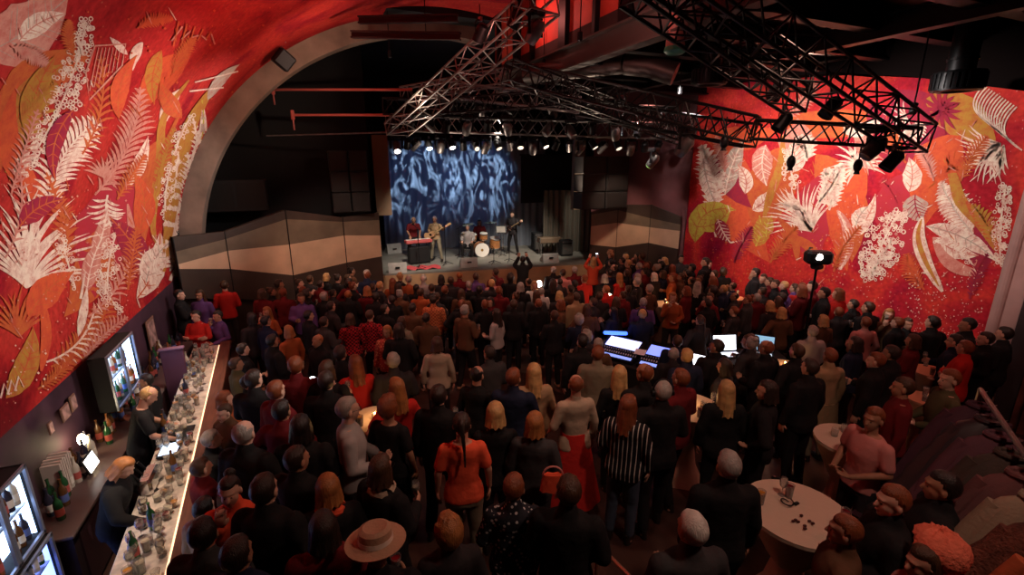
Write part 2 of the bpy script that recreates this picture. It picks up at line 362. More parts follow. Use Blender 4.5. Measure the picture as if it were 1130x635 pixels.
def cloth(c):
    nm = 'cloth_'+c
    if nm in MATS: return MATS[nm]
    m_ = mat(nm, CC.get(c, (.03, .03, .03)), .85, spec=.15, bump=.35, bscale=18)
    N = m_.node_tree.nodes; L = m_.node_tree.links; P_ = N['Principled BSDF']; tc = N.new('ShaderNodeTexCoord')
    def ramp(src, stops):
        r = N.new('ShaderNodeValToRGB'); r.color_ramp.interpolation = 'CONSTANT'; e = r.color_ramp.elements; e[0].position, e[0].color = stops[0][0], (*stops[0][1], 1); e[1].position, e[1].color = stops[1][0], (*stops[1][1], 1)
        L.new(src, r.inputs['Fac']); L.new(r.outputs['Color'], P_.inputs['Base Color'])
    if c == 'striped':
        s_ = N.new('ShaderNodeSeparateXYZ'); L.new(tc.outputs['Object'], s_.inputs[0]); a = N.new('ShaderNodeMath'); a.operation = 'MULTIPLY'; a.inputs[1].default_value = 22; L.new(s_.outputs['X'], a.inputs[0])
        f_ = N.new('ShaderNodeMath'); f_.operation = 'FRACT'; L.new(a.outputs[0], f_.inputs[0]); ramp(f_.outputs[0], [(0, (.012, .012, .015)), (.82, (.6, .56, .52))])
    elif c in ('redcheck', 'orangecheck'):
        ck = N.new('ShaderNodeTexChecker'); ck.inputs['Scale'].default_value = 26; k = c == 'redcheck'
        ck.inputs[1].default_value = (.42, .02, .03, 1) if k else (.6, .2, .08, 1); ck.inputs[2].default_value = (.05, .008, .01, 1) if k else (.3, .08, .04, 1); L.new(tc.outputs['Object'], ck.inputs['Vector']); L.new(ck.outputs['Color'], P_.inputs['Base Color'])
    elif c in ('speckled', 'patterned', 'glitter'):
        v_ = N.new('ShaderNodeTexVoronoi'); v_.inputs['Scale'].default_value = 24; L.new(tc.outputs['Object'], v_.inputs['Vector'])
        ramp(v_.outputs['Distance'], [(0, (.55, .55, .55) if c != 'patterned' else (.7, .32, .14)), (.28, (.02, .022, .03) if c != 'patterned' else (.35, .05, .04))])
    return m_
CLOTHN = {'redcheck': 'red checked', 'orangecheck': 'orange checked', 'lightgrey': 'light grey', 'speckled': 'dark speckled', 'glitter': 'glittery', 'dark': 'dark'}
ALLP = []
def person(u, v, H=1.72, face=None, pose='rest', hair='short', hc='dark', top='jacket', tc='dark', bot='trousers', bc='black', sk=0, nm=None, lab=None, extra=(), pos=None, base=0.0, shoes=False, scl=None, where=None):
    s = (scl or H/1.76)*(1.0 if base else 1.03)
    if pos is None: q = pz(u, v, H+.012+base); pos = Vector((q.x, q.y, base))
    else: pos = Vector(pos)
    P_ = POSES[pose]
    if face is None:
        tgt = Vector((5.8, 17)); d = tgt-Vector((pos.x, pos.y)); ang = math.atan2(-d.x, d.y)+rad(R.uniform(-28, 28))
    else: ang = -CT+rad(face)
    r = bpy.data.objects.new('person', P_['body']); COL.objects.link(r); r.location = pos; r.rotation_euler = (0, 0, ang); r.scale = (s, s, s)
    def slot(o, m_, i=0): o.material_slots[i].link = 'OBJECT'; o.material_slots[i].material = m_
    slot(r, SK[sk])
    def child(name, me, m_, M_=None):
        o = bpy.data.objects.new(name, me); COL.objects.link(o); o.parent = r
        if M_ is not None: o.matrix_local = M_
        if m_ is not None: slot(o, m_)
        return o
    if hair in HAIR: child('hair', HAIR[hair], hairmat('hair_'+hc, HCOL[hc]), P_['head'])
    tk = {'jacket': 'jacket', 'sweater': 'top', 'tshirt': 'tee', 'shirt': 'top', 'coat': 'jacket', 'dress': 'top', 'blouse': 'jacket', 'top': 'top'}[top]
    child({'top': 'sweater', 'tee': 'tshirt', 'jacket': 'jacket'}[tk] if top not in ('shirt', 'coat', 'dress', 'blouse') else top, P_[tk], cloth(tc))
    if top == 'coat': child('coat_skirt', COAT, cloth(tc))
    if top == 'dress': child('dress_skirt', SKIRT, cloth(tc))
    if bot == 'trousers' and not (top == 'dress'): child('trousers', P_['trousers'], cloth(bc))
    elif bot == 'skirt': child('skirt', SKIRT, cloth(bc))
    elif bot == 'longskirt': child('skirt', LSKIRT, cloth(bc))
    if shoes:
        for x, y, sd in P_['feet']: child('shoe', SHOE, None, Matrix.Translation((x, y, 0)) @ Matrix.Rotation(-sd*.1, 4, 'Z'))
    W = Matrix.Translation(pos) @ Matrix.Rotation(ang, 4, 'Z') @ Matrix.Scale(s, 4)
    if 'glasses' in extra:
        b = MB(); 
        for sx in (-1, 1): b.path([(sx*.033+.024*math.cos(a), .1, 1.648+.018*math.sin(a)) for a in [k*.63 for k in range(11)]], .0025, 4); b.tube((sx*.057, .098, 1.652), (sx*.08, 0, 1.648), .0025, n=4)
        o = b.build('spectacles', BLACK, None); o.parent = r; o.matrix_local = P_['head']
    if 'headphones' in extra:
        b = MB(); b.path([(.1*math.cos(a), -.01, 1.64+.135*math.sin(a)) for a in [math.pi*k/10 for k in range(11)]], .011, 6); [b.tube((sx*.085, -.01, 1.635), (sx*.112, -.01, 1.635), .036, n=12) for sx in (-1, 1)]
        o = b.build('headphones', BLACK, None); o.parent = r; o.matrix_local = P_['head']
    if 'hat' in extra:
        b = MB(); b.lathe([(.175, 1.718), (.178, 1.724), (.1, 1.728), (.095, 1.80), (.07, 1.815), (.03, 1.80), (.001, 1.798)], (0, -.012, 0), 28); b.mi = 1; b.lathe([(.103, 1.73), (.1, 1.758)], (0, -.012, 0), 28)
        o = b.build('brimmed_hat', [mat('hat_felt', (.5, .3, .19), .8, bump=.3), mat('hat_band', (.75, .65, .55), .7)], None, True); o.parent = r; o.matrix_local = P_['head']
    if 'scarf' in extra:
        b = MB(); b.path([(.085*math.cos(a), -.01+.085*math.sin(a), 1.475+.015*math.sin(3*a)) for a in [k*.5 for k in range(13)]], .034, 8); o = b.build('scarf', cloth('orange' if 'orange' in extra else 'beige'), None, True); o.parent = r; o.matrix_local = P_['up']
    if 'collar' in extra:
        b = MB(); b.lathe([(.064, 1.478), (.06, 1.515), (.054, 1.515)], (0, -.01, 0), 18); o = b.build('collar', cloth('white'), None, True); o.parent = r; o.matrix_local = P_['up']
    if 'apron' in extra:
        b = MB(); b.bbox((0, .13, .85), (.34, .02, .55), .01); o = b.build('apron', cloth('black'), None); o.parent = r
    ALLP.append(dict(o=r, p=pos, u=u, v=v, nm=nm, lab=lab, hair=hair, hc=hc, top=top, tc=tc, bot=bot, bc=bc, pose=pose, W=W, s=s, st=base > 0))
    return ALLP[-1]
# ================================================================ ROOM (X across, bar side negative; Y towards the stage)
SL, SR, VC, VZ, VR, VRZ, TA = -3.3, 11.3, 4.0, 1.93, 7.3, 6.85, 14.6
def vault(a, t, k=1.0):            # a degrees from the bar side spring
    return Vector((VC-VR*k*math.cos(rad(a)), t, VZ+VRZ*k*math.sin(rad(a))))
def noise_mix(m, stops, scale, detail=6, dist=1.0, speck=None):
    N = m.node_tree.nodes; L = m.node_tree.links; b = N['Principled BSDF']
    tc = N.new('ShaderNodeTexCoord'); n = N.new('ShaderNodeTexNoise'); n.inputs['Scale'].default_value = scale
    n.inputs['Detail'].default_value = detail; n.inputs['Distortion'].default_value = dist
    L.new(tc.outputs['Object'], n.inputs['Vector']); r = N.new('ShaderNodeValToRGB'); e = r.color_ramp.elements
    e[0].position, e[0].color = stops[0][0], (*stops[0][1], 1); e[1].position, e[1].color = stops[-1][0], (*stops[-1][1], 1)
    for p, c in stops[1:-1]: x = e.new(p); x.color = (*c, 1)
    L.new(n.outputs['Fac'], r.inputs['Fac']); out = r.outputs['Color']
    n2 = N.new('ShaderNodeTexNoise'); n2.inputs['Scale'].default_value = 14; n2.inputs['Detail'].default_value = 8
    L.new(tc.outputs['Object'], n2.inputs['Vector'])
    mx = N.new('ShaderNodeMix'); mx.data_type = 'RGBA'; mx.blend_type = 'MULTIPLY'; mx.inputs[0].default_value = .55
    r2 = N.new('ShaderNodeValToRGB'); r2.color_ramp.elements[0].position = .35; r2.color_ramp.elements[0].color = (.45, .4, .4, 1)
    r2.color_ramp.elements[1].position = .65; r2.color_ramp.elements[1].color = (1.0, 1.0, 1.0, 1)
    L.new(n2.outputs['Fac'], r2.inputs['Fac']); L.new(out, mx.inputs[6]); L.new(r2.outputs['Color'], mx.inputs[7]); out = mx.outputs[2]
    if speck:
        vo = N.new('ShaderNodeTexVoronoi'); vo.inputs['Scale'].default_value = 9; L.new(tc.outputs['Object'], vo.inputs['Vector'])
        r3 = N.new('ShaderNodeValToRGB'); r3.color_ramp.elements[0].position = .05; r3.color_ramp.elements[0].color = (1, 1, 1, 1)
        r3.color_ramp.elements[1].position = .12; r3.color_ramp.elements[1].color = (0, 0, 0, 1)
        L.new(vo.outputs['Distance'], r3.inputs['Fac'])
        m2 = N.new('ShaderNodeMix'); m2.data_type = 'RGBA'; L.new(r3.outputs['Color'], m2.inputs[0]); L.new(out, m2.inputs[6])
        m2.inputs[7].default_value = (*speck, 1); out = m2.outputs[2]
    L.new(out, b.inputs['Base Color']); return m
M_MUR_L = noise_mix(mat('mural_ground_left', (.6, .05, .04), .75, spec=.1), [(.3, (.2, .006, .012)), (.42, (.46, .02, .022)), (.55, (.55, .04, .03)), (.64, (.34, .012, .022))], .5, speck=(.45, .16, .1))
M_MUR_R = noise_mix(mat('mural_ground_right', (.6, .04, .03), .75, spec=.1), [(.3, (.24, .006, .035)), (.42, (.46, .014, .028)), (.54, (.62, .04, .028)), (.64, (.42, .012, .025))], .5, speck=(.6, .22, .2))
M_PLAST = mat('grey_plaster', (.26, .18, .14), .85, bump=.3, bscale=8, var=.35, vscale=1.3)
M_DARKW = mat('dark_wall', (.035, .02, .022), .8, var=.4, vscale=2)
M_PURW = mat('dark_purple_wall', (.055, .02, .035), .7, var=.4, vscale=2)
M_CEIL = mat('dark_ceiling', (.05, .03, .028), .8, var=.4, vscale=1)
M_BROWN = mat('ceiling_panel', (.22, .12, .10), .8, var=.3, vscale=1.5)
M_FLOOR = wood('floor_boards', (.035, .016, .012), (.06, .028, .02), 1)
M_FLOOR.node_tree.nodes['Principled BSDF'].inputs['Roughness'].default_value = .42
m = MB(); m.box((4.5, 9, -.1), (19, 30, .2)); struct('floor', m, M_FLOOR)
m = MB(); nx, ny = 50, 60; X0, X1, Y0, Y1 = -1.02, 11.3, -3.8, 10.0
gx_ = [X0+(X1-X0)*i/nx for i in range(nx+1)]; gy_ = [Y0+(Y1-Y0)*j/ny for j in range(ny+1)]
m.add([(x, y, max(.004, fz(max(x, -1.0), y))) for y in gy_ for x in gx_], [(j*(nx+1)+i, j*(nx+1)+i+1, (j+1)*(nx+1)+i+1, (j+1)*(nx+1)+i) for j in range(ny) for i in range(nx)])
for j in range(ny): m.poly([(X0, gy_[j], 0), (X0, gy_[j], fz(-1.0, gy_[j])), (X0, gy_[j+1], fz(-1.0, gy_[j+1])), (X0, gy_[j+1], 0)])
struct('floor_raked', m, M_FLOOR)
# vault (left mural surface)
m = MB(); A0, A1, nA = 0, 100, 60
ts = [-4+18.6*k/20 for k in range(21)]
for side, k in ((0, 1.0), (1, 1.03)):
    n0 = len(m.v)
    vs = [vault(A0+(A1-A0)*i/nA, t, k) for i in range(nA+1) for t in ts]; w = len(ts)
    fs = [(i*w+j, i*w+j+1, (i+1)*w+j+1, (i+1)*w+j) for i in range(nA) for j in range(w-1)]
    if side: fs = [f[::-1] for f in fs]
    m.add(vs, fs)
wall_vault = struct('wall_left', m, M_MUR_L, smooth=True)
m = MB(); m.box((SL-.06, 5, .97), (.12, 18, 1.94)); struct('wall_left_lower', m, M_PURW)
# right mural wall
m = MB(); m.box((SR+.1, 5.0, 3.5), (.2, 14, 7.0)); wall_r = struct('wall_right', m, M_MUR_R)
# stage-end arch ring
m = MB(); K1 = .93
n0 = 48; vs = []
for i in range(n0+1):
    a = -6+106*i/n0
    for (k, t) in ((1.0, TA), (K1, TA), (K1, TA+.55), (1.0, TA+.55)):
        p = vault(a, t, k)
        vs.append(p)
fs = []
for i in range(n0):
    for j in range(4): fs.append((i*4+j, i*4+(j+1) % 4, i*4+4+(j+1) % 4, i*4+4+j))
m.add(vs, fs); m.box((SL+.3, TA+.27, .8), (.62, .55, 1.7)); struct('wall_arch', m, M_PLAST, smooth=True)
# near pier on the right
m = MB(); m.box((11.42, 3.85, 3.6), (.5, .5, 7.2)); m.lathe([(.1, 0), (.1, 7.2)], (11.22, 4.02, 0), 16)
struct('column', m, mat('pale_plaster', (.36, .2, .18), .8, var=.15, vscale=2))
m = MB(); m.box((11.2, .6, 3.5), (.2, 6.2, 7)); struct('wall_right_near', m, M_DARKW)
m = MB(); m.box((4, -4.1, 4.5), (16, .2, 9.2)); struct('wall_back', m, M_DARKW)
# stage house shell
m = MB(); m.box((5.5, 22.6, 4.2), (18, .2, 8.8)); struct('wall_stage_end', m, mat('stage_black', (.012, .012, .014), .9))
m = MB(); m.box((-3.3, 18.4, 4.2), (.2, 8.4, 8.8)); struct('wall_stage_side_left', m, MATS['stage_black'])
m = MB(); m.box((14.2, 17.4, 4.2), (.2, 10.6, 8.8)); struct('wall_stage_side_right', m, MATS['stage_black'])
m = MB(); m.box((5.5, 18.3, 8.7), (18, 9, .2)); struct('ceiling_stage', m, MATS['stage_black'])
# dark flat ceiling with beams on the mural side
m = MB(); m.box((8.5, 5.2, 7.28), (6.2, 18.2, .25)); slab = struct('ceiling', m, M_CEIL)
m = MB()
for t in (2.2, 3.4, 4.6, 5.9, 7.2, 8.5, 9.8, 11.1, 12.4):
    m.box((8.4, t+.35, 7.12), (5.4, .5, .04))
struct('ceiling_panels', m, M_BROWN)
def soffit():
    mb = MB(); pts = [(14.0, 7.0), (12.2, 6.95), (9.5, 6.82), (7.4, 6.62), (6.0, 6.35), (4.65, 5.98), (3.6, 5.7), (-1, 5.6)]
    for (t0, z0), (t1, z1) in zip(pts, pts[1:]):
        x0, x1 = 10.75, SR+.05
        mb.add([(x0, t0, z0), (x1, t0, z0), (x1, t1, z1), (x0, t1, z1), (x0, t0, 7.2), (x0, t1, 7.2)], [(3, 2, 1, 0), (0, 4, 5, 3)])
    return mb
struct('ceiling_soffit', soffit(), mat('soffit_dark', (.006, .004, .004), 1, spec=0))
def ibeam(mb, a, b, h=.36, w=.2):
    a, b = Vector(a), Vector(b); d = b-a; L_ = d.length; q = d.to_track_quat('X', 'Z').to_matrix(); c = (a+b)/2
    mb.box(c, (L_, .03, h), M=q); mb.box(c+q @ Vector((0, 0, h/2)), (L_, w, .035), M=q); mb.box(c+q @ Vector((0, 0, -h/2)), (L_, w, .035), M=q)
for i, t in enumerate((2.6, 3.9, 5.2, 6.5, 7.8, 9.1, 10.4, 11.7)):
    m = MB(); ibeam(m, (5.5, t, 6.88), (SR, t, 6.88), .32, .22); tag(m.build('ceiling_beam', BLACK), kind='structure')
m = MB(); ibeam(m, (5.4, -1, 6.9), (5.4, 13.6, 6.9), .42, .26); tag(m.build('ceiling_edge_beam', mat('edge_beam', (.06, .045, .04), .6)), kind='structure')
m = MB(); ibeam(m, (8.2, -1, 6.74), (8.2, 13.4, 6.74), .3, .2); tag(m.build('ceiling_middle_beam', BLACK), kind='structure')
m = MB(); m.box((5.45, 5, 7.95), (.08, 18, 1.7)); cl = struct('wall_clerestory', m, mat('red_panel', (.5, .055, .035), .6, var=.25, vscale=1.2))
for i in range(12):
    m = MB(); m.box((5.36, -.2+i*1.25+(.3 if i % 3 == 0 else 0), 7.95), (.12, .11 if i % 2 else .3, 1.7)); tag(m.build('trim_mullion', BLACK), kind='structure')
# upper wall right of the stage (dark rose) from stage corner to mural corner
pR0, pR1 = Vector((9.75, 15.3, 0)), Vector((11.3, 12.05, 0))
def wallseg(a, b, z0, z1, th=.12):
    mb = MB(); a, b = Vector(a), Vector(b); d = b-a; q = Matrix.Rotation(math.atan2(d.y, d.x), 3, 'Z'); c = (a+b)/2
    mb.box((c.x, c.y, (z0+z1)/2), (d.length, th, z1-z0), M=q); return mb
struct('wall_stage_right', wallseg((9.9, 15.5), (11.4, 12.1), 0, 8.6), mat('rose_wall', (.17, .06, .065), .8, var=.25, vscale=1.5))
struct('wall_stage_left', wallseg((-3.2, 16.6), (2.0, 17.2), 2.0, 8.6), MATS['stage_black'])
# faceted banded panels beside the stage
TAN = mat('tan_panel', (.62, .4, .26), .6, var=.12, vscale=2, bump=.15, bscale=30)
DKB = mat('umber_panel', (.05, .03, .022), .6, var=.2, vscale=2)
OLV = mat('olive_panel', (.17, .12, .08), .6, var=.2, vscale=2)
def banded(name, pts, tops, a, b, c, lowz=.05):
    # pts: plan points; per point z of: bottom, dark/tan limit, tan/olive limit, olive/cap limit, top
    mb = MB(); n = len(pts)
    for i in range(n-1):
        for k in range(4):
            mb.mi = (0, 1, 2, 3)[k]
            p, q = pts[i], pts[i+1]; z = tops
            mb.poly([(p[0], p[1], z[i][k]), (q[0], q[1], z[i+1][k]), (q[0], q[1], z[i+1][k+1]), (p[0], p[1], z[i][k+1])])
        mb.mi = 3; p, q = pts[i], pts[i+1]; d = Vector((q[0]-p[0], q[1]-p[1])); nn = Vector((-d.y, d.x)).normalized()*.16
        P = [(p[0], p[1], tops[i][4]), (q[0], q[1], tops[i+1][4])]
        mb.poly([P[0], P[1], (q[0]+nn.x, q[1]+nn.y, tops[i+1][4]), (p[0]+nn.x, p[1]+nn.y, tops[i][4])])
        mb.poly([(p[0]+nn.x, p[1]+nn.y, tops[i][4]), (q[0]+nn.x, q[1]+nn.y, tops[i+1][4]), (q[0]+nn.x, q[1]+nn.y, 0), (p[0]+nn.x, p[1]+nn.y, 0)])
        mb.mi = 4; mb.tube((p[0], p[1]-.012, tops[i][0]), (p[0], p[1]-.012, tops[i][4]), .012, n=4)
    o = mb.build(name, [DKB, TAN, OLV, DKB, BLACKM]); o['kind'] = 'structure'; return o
def fan_heights(pts, pix):          # pix: per plan point list of pixel (u, v) heights, turned into z on the vertical line above the plan point
    out = []
    for p, vs in zip(pts, pix):
        zz = []
        for v in vs:
            lo, hi = 0, 8
            for _ in range(40):
                mid = (lo+hi)/2
                if proj((p[0], p[1], mid))[1] > v: lo = mid
                else: hi = mid
            zz.append(lo)
        out.append(zz)
    return out
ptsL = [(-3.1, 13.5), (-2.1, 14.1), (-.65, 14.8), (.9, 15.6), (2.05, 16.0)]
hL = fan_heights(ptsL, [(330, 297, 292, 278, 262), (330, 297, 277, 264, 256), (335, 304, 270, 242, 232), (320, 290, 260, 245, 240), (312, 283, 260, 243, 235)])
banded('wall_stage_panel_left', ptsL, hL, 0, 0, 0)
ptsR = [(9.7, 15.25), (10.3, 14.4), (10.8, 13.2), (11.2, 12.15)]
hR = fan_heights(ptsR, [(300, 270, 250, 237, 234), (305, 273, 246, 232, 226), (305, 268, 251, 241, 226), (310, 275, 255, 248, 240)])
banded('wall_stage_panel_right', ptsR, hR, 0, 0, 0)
# proscenium cheek strips
m = MB(); m.box((2.32, 16.6, 4.3), (.5, .3, 2.6), rz=rad(-8)); struct('wall_cheek_left', m, mat('cheek', (.16, .10, .06), .7))
m = MB(); m.box((9.35, 15.7, 4.3), (.4, .3, 2.6), rz=rad(-8)); struct('wall_cheek_right', m, MATS['cheek'])
# ---------------------------------------------------------------- MURAL PAINT
PC = [(.8, .62, .5), (.62, .26, .2), (.54, .12, .035), (.46, .22, .04), (.42, .03, .05), (.46, .37, .3), (.5, .42, .06), (.62, .1, .035), (.28, .02, .05)]
def paintmat(i, c):
    m_ = mat('mural_paint_%d' % i, c, .8, spec=.1); N = m_.node_tree.nodes; L = m_.node_tree.links
    tc = N.new('ShaderNodeTexCoord'); n = N.new('ShaderNodeTexNoise'); n.inputs['Scale'].default_value = 7; n.inputs['Detail'].default_value = 9; n.inputs['Roughness'].default_value = .75
    L.new(tc.outputs['Object'], n.inputs['Vector']); r = N.new('ShaderNodeValToRGB'); e = r.color_ramp.elements
    g = (.42, .03, .03); mixc = [c[k]*.45+g[k]*.55 for k in range(3)]
    e[0].position, e[0].color = .38, (*mixc, 1); e[1].position, e[1].color = .58, (*c, 1); x = e.new(.72); x.color = (*[c_*.8 for c_ in c], 1)
    L.new(n.outputs['Fac'], r.inputs['Fac']); L.new(r.outputs['Color'], N['Principled BSDF'].inputs['Base Color']); return m_
PM = [paintmat(i, c) for i, c in enumerate(PC)]
CRM, PNK, ORG, OCH, CRI, GRY, YEL, RED, MAR = range(9)
MR = random.Random(3)
class Paint:
    def __init__(s, fn): s.mb = MB(); s.fn = fn; s.k = 0
    def q(s, pts, c):
        s.mb.mi = c; ps_ = [s.fn(p[0], p[1], .004+.00014*s.k) for p in pts]
        if any(p is None for p in ps_): return
        s.mb.poly(ps_)
    def strip(s, cl, ws, c):
        n = len(cl); L_ = []; R_ = []
        for i, p in enumerate(cl):
            a, b = cl[max(i-1, 0)], cl[min(i+1, n-1)]; dx, dy = b[0]-a[0], b[1]-a[1]; d = math.hypot(dx, dy) or 1
            L_.append((p[0]-dy/d*ws[i], p[1]+dx/d*ws[i])); R_.append((p[0]+dy/d*ws[i], p[1]-dx/d*ws[i]))
        m_ = max(1, math.ceil(max(ws)/6)); lp = lambda a, b, t: (a[0]+(b[0]-a[0])*t, a[1]+(b[1]-a[1])*t)
        for i in range(n-1):
            for j in range(m_):
                t0, t1 = j/m_, (j+1)/m_
                s.q([lp(cl[i], L_[i], t0), lp(cl[i+1], L_[i+1], t0), lp(cl[i+1], L_[i+1], t1), lp(cl[i], L_[i], t1)], c)
                s.q([lp(cl[i], R_[i], t0), lp(cl[i], R_[i], t1), lp(cl[i+1], R_[i+1], t1), lp(cl[i+1], R_[i+1], t0)], c)
    def curve(s, a, b, bend, n=10):
        dx, dy = b[0]-a[0], b[1]-a[1]
        return [(a[0]+dx*t-dy*bend*4*t*(1-t), a[1]+dy*t+dx*bend*4*t*(1-t)) for t in [i/n for i in range(n+1)]]
    def blade(s, a, b, w, c, bend=.1, n=5):
        s.strip(s.curve(a, b, bend, n), [w*math.sin(math.pi*(.12+.86*i/n)) for i in range(n+1)], c)
    def leaf(s, a, b, w, c, bend=.1, vein=None, nv=7):
        s.k += 1; cl = s.curve(a, b, bend, 14); s.strip(cl, [w*math.sin(math.pi*(i/14)**.8)*(1+.06*MR.uniform(-1, 1)) for i in range(15)], c)
        if vein is not None:
            s.k += 1; s.strip(cl, [.7]*15, vein); n = len(cl)
            for i in range(1, nv+1):
                j = int(i*13/(nv+1)); p, q_ = cl[j], cl[j+1]; dx, dy = q_[0]-p[0], q_[1]-p[1]; d = math.hypot(dx, dy) or 1
                ww = w*math.sin(math.pi*((j+.5)/14)**.8)*.85
                for sg in (-1, 1):
                    e = (p[0]+dx/d*ww*.7-sg*dy/d*ww, p[1]+dy/d*ww*.7+sg*dx/d*ww); s.strip([p, e], [.55, .3], vein)
    def feather(s, a, b, w, c, n=14, bend=.12, bw=2.0, ang=.8, one=0, c2=None):
        s.k += 1; cl = s.curve(a, b, bend, n+1); s.strip(cl, [1.1]*len(cl), c if c2 is None else c2)
        for i in range(1, n+1):
            p, q_ = cl[i-1], cl[i]; dx, dy = q_[0]-p[0], q_[1]-p[1]; d = math.hypot(dx, dy) or 1
            ww = w*math.sin(math.pi*(.15+.8*i/(n+1)))*MR.uniform(.85, 1.1)
            for sg in ((-1, 1) if not one else (one,)):
                e = (q_[0]+dx/d*ww*ang-sg*dy/d*ww, q_[1]+dy/d*ww*ang+sg*dx/d*ww); s.blade(q_, e, bw, c, -.12*sg)
    def fan(s, c0, ang, spread, r, c, n=17, bw=2.2, bend=.08):
        s.k += 1
        for i in range(n):
            a = rad(ang-spread/2+spread*i/(n-1)); rr = r*MR.uniform(.8, 1.08)*(.75+.25*math.sin(math.pi*i/(n-1)))
            s.blade(c0, (c0[0]+rr*math.cos(a), c0[1]-rr*math.sin(a)), bw, c, bend*(1 if i > n/2 else -1), 6)
    def coral(s, a, b, w, c, n=60, bend=.05, r0=3.6):
        s.k += 1; cl = s.curve(a, b, bend, 20); s.strip(cl, [1.0]*21, c)
        for i in range(n):
            j = MR.randint(0, 20); t = j/20; ww = w*(math.sin(math.pi*(.1+.8*t))**.6); p = cl[j]
            x = p[0]+MR.uniform(-1, 1)*ww; y = p[1]+MR.uniform(-.7, .7)*ww; r = r0*MR.uniform(.6, 1.15); m_ = 7
            s.k += .02
            for q_ in range(m_):
                a0, a1 = 2*math.pi*q_/m_, 2*math.pi*(q_+1)/m_
                s.q([(x+r*math.cos(a0), y+r*math.sin(a0)), (x+r*math.cos(a1), y+r*math.sin(a1)), (x+.55*r*math.cos(a1), y+.55*r*math.sin(a1)), (x+.55*r*math.cos(a0), y+.55*r*math.sin(a0))], c)
    def dots(s, x0, y0, x1, y1, n, c, r0=.9):
        s.k += .5
        for _ in range(n):
            x, y, r = MR.uniform(x0, x1), MR.uniform(y0, y1), r0*MR.uniform(.5, 1.3)
            s.q([(x+r, y), (x, y+r), (x-r, y), (x, y-r)], c)
    def rib(s, pts, w, c, taper=True):
        s.k += 1; out = []
        for i in range(len(pts)-1):
            for k in range(4):
                t = k/4; p0 = pts[max(i-1, 0)]; p1 = pts[i]; p2 = pts[i+1]; p3 = pts[min(i+2, len(pts)-1)]
                out.append(tuple(.5*((2*p1[j])+(-p0[j]+p2[j])*t+(2*p0[j]-5*p1[j]+4*p2[j]-p3[j])*t*t+(-p0[j]+3*p1[j]-3*p2[j]+p3[j])*t**3) for j in (0, 1)))
        out.append(pts[-1]); n = len(out)
        s.strip(out, [w*(math.sin(math.pi*(.06+.88*i/(n-1))) if taper else 1) for i in range(n)], c)
def hit_vault(u, v, off):
    d = ray(u, v); A = (d.x/VR)**2+(d.z/VRZ)**2; ox = O.x-VC; oz = O.z-VZ
    B = 2*(ox*d.x/VR**2+oz*d.z/VRZ**2); C_ = (ox/VR)**2+(oz/VRZ)**2-1
    D = B*B-4*A*C_
    if D < 0: return None
    t = (-B+math.sqrt(D))/(2*A); p = O+d*t
    if p.y > TA-.02 or p.z < VZ+.02 or p.y < -3.5: return None
    n = Vector(((p.x-VC)/VR**2, 0, (p.z-VZ)/VRZ**2)).normalized(); return p-n*off
def hit_right(u, v, off):
    p = ps(u, v, SR-off)
    if p.y > 12.0 or p.y < 4.05 or p.z > 6.98 or p.z < .3: return None
    return p
# ---- left vault painting
P = Paint(hit_vault)
P.leaf((-20, 60), (75, -5), 34, PNK, .05, GRY, 8); P.leaf((20, 45), (72, 15), 12, CRM, -.1, PNK)
P.leaf((100, 60), (0, 190), 26, ORG, .2); P.leaf((70, 70), (10, 200), 16, OCH, .15, ORG); P.feather((5, 190), (50, 70), 20, OCH, 12, .1)
P.leaf((60, 230), (20, 90), 14, RED, -.2); P.leaf((150, 200), (105, 330), 34, CRI, .1); P.leaf((110, 250), (70, 350), 22, ORG, -.1)
P.leaf((210, 60), (150, 130), 16, RED, .1); P.leaf((178, 55), (170, 115), 9, OCH, .1, ORG, 5); P.leaf((190, 150), (170, 250), 18, ORG, .15)
P.coral((94, 25), (22, 190), 17, CRM, 330, -.06, 2.9)
P.strip([(104, 50), (138, 48), (134, 72), (98, 110), (94, 80), (104, 50)], [.9]*6, PNK)
for k in range(7): P.strip([(108+k*4, 52), (98+k*5, 100-k*4)], [.5, .5], PNK)
P.leaf((157, 46), (146, 78), 6, CRM, .1); P.leaf((140, 60), (120, 40), 4, CRM, 0)
P.feather((52, 232), (108, 132), 30, CRM, 18, -.12, 2.1, .6); P.feather((104, 215), (154, 96), 22, PNK, 18, .1, 1.8, .9); P.feather((60, 330), (50, 190), 16, ORG, 16, .1, 1.6)
P.feather((90, 170), (110, 60), 16, ORG, 12, .1, 1.5, .9, 0)
P.leaf((140, 206), (163, 150), 8, CRM, .05, PNK, 5); P.leaf((178, 140), (204, 95), 7, CRM, -.1); P.leaf((100, 290), (118, 225), 9, PNK, .05, CRM)
P.rib([(208, 88), (180, 130), (176, 180), (168, 240), (172, 270)], 5, OCH); P.rib([(200, 120), (170, 190), (160, 250), (150, 300)], 4, ORG)
P.fan((28, 318), 82, 150, 118, CRM, 23, 1.8, .12); P.fan((26, 300), 80, 60, 100, CRM, 7, 2.2)
P.feather((70, 300), (55, 205), 13, ORG, 12, .1, 1.8); P.coral((66, 262), (82, 318), 9, CRM, 46, 0, 2.6); P.coral((128, 256), (118, 322), 11, CRM, 64, .05, 2.8)
P.feather((118, 215), (122, 250), 20, CRM, 6, .1, 1.6, .2); P.fan((112, 195), 60, 200, 28, PNK, 13, 1.4)
P.leaf((95, 322), (112, 262), 10, PNK, -.05, CRM); P.rib([(140, 225), (150, 280), (165, 320)], 5, PNK); P.leaf((150, 330), (176, 255), 12, CRM, .1, ORG, 6)
P.feather((55, 405), (118, 330), 26, ORG, 18, .15, 1.7, .5, 0); P.feather((50, 400), (104, 338), 18, CRM, 12, .15, 1.2, .5, 1)
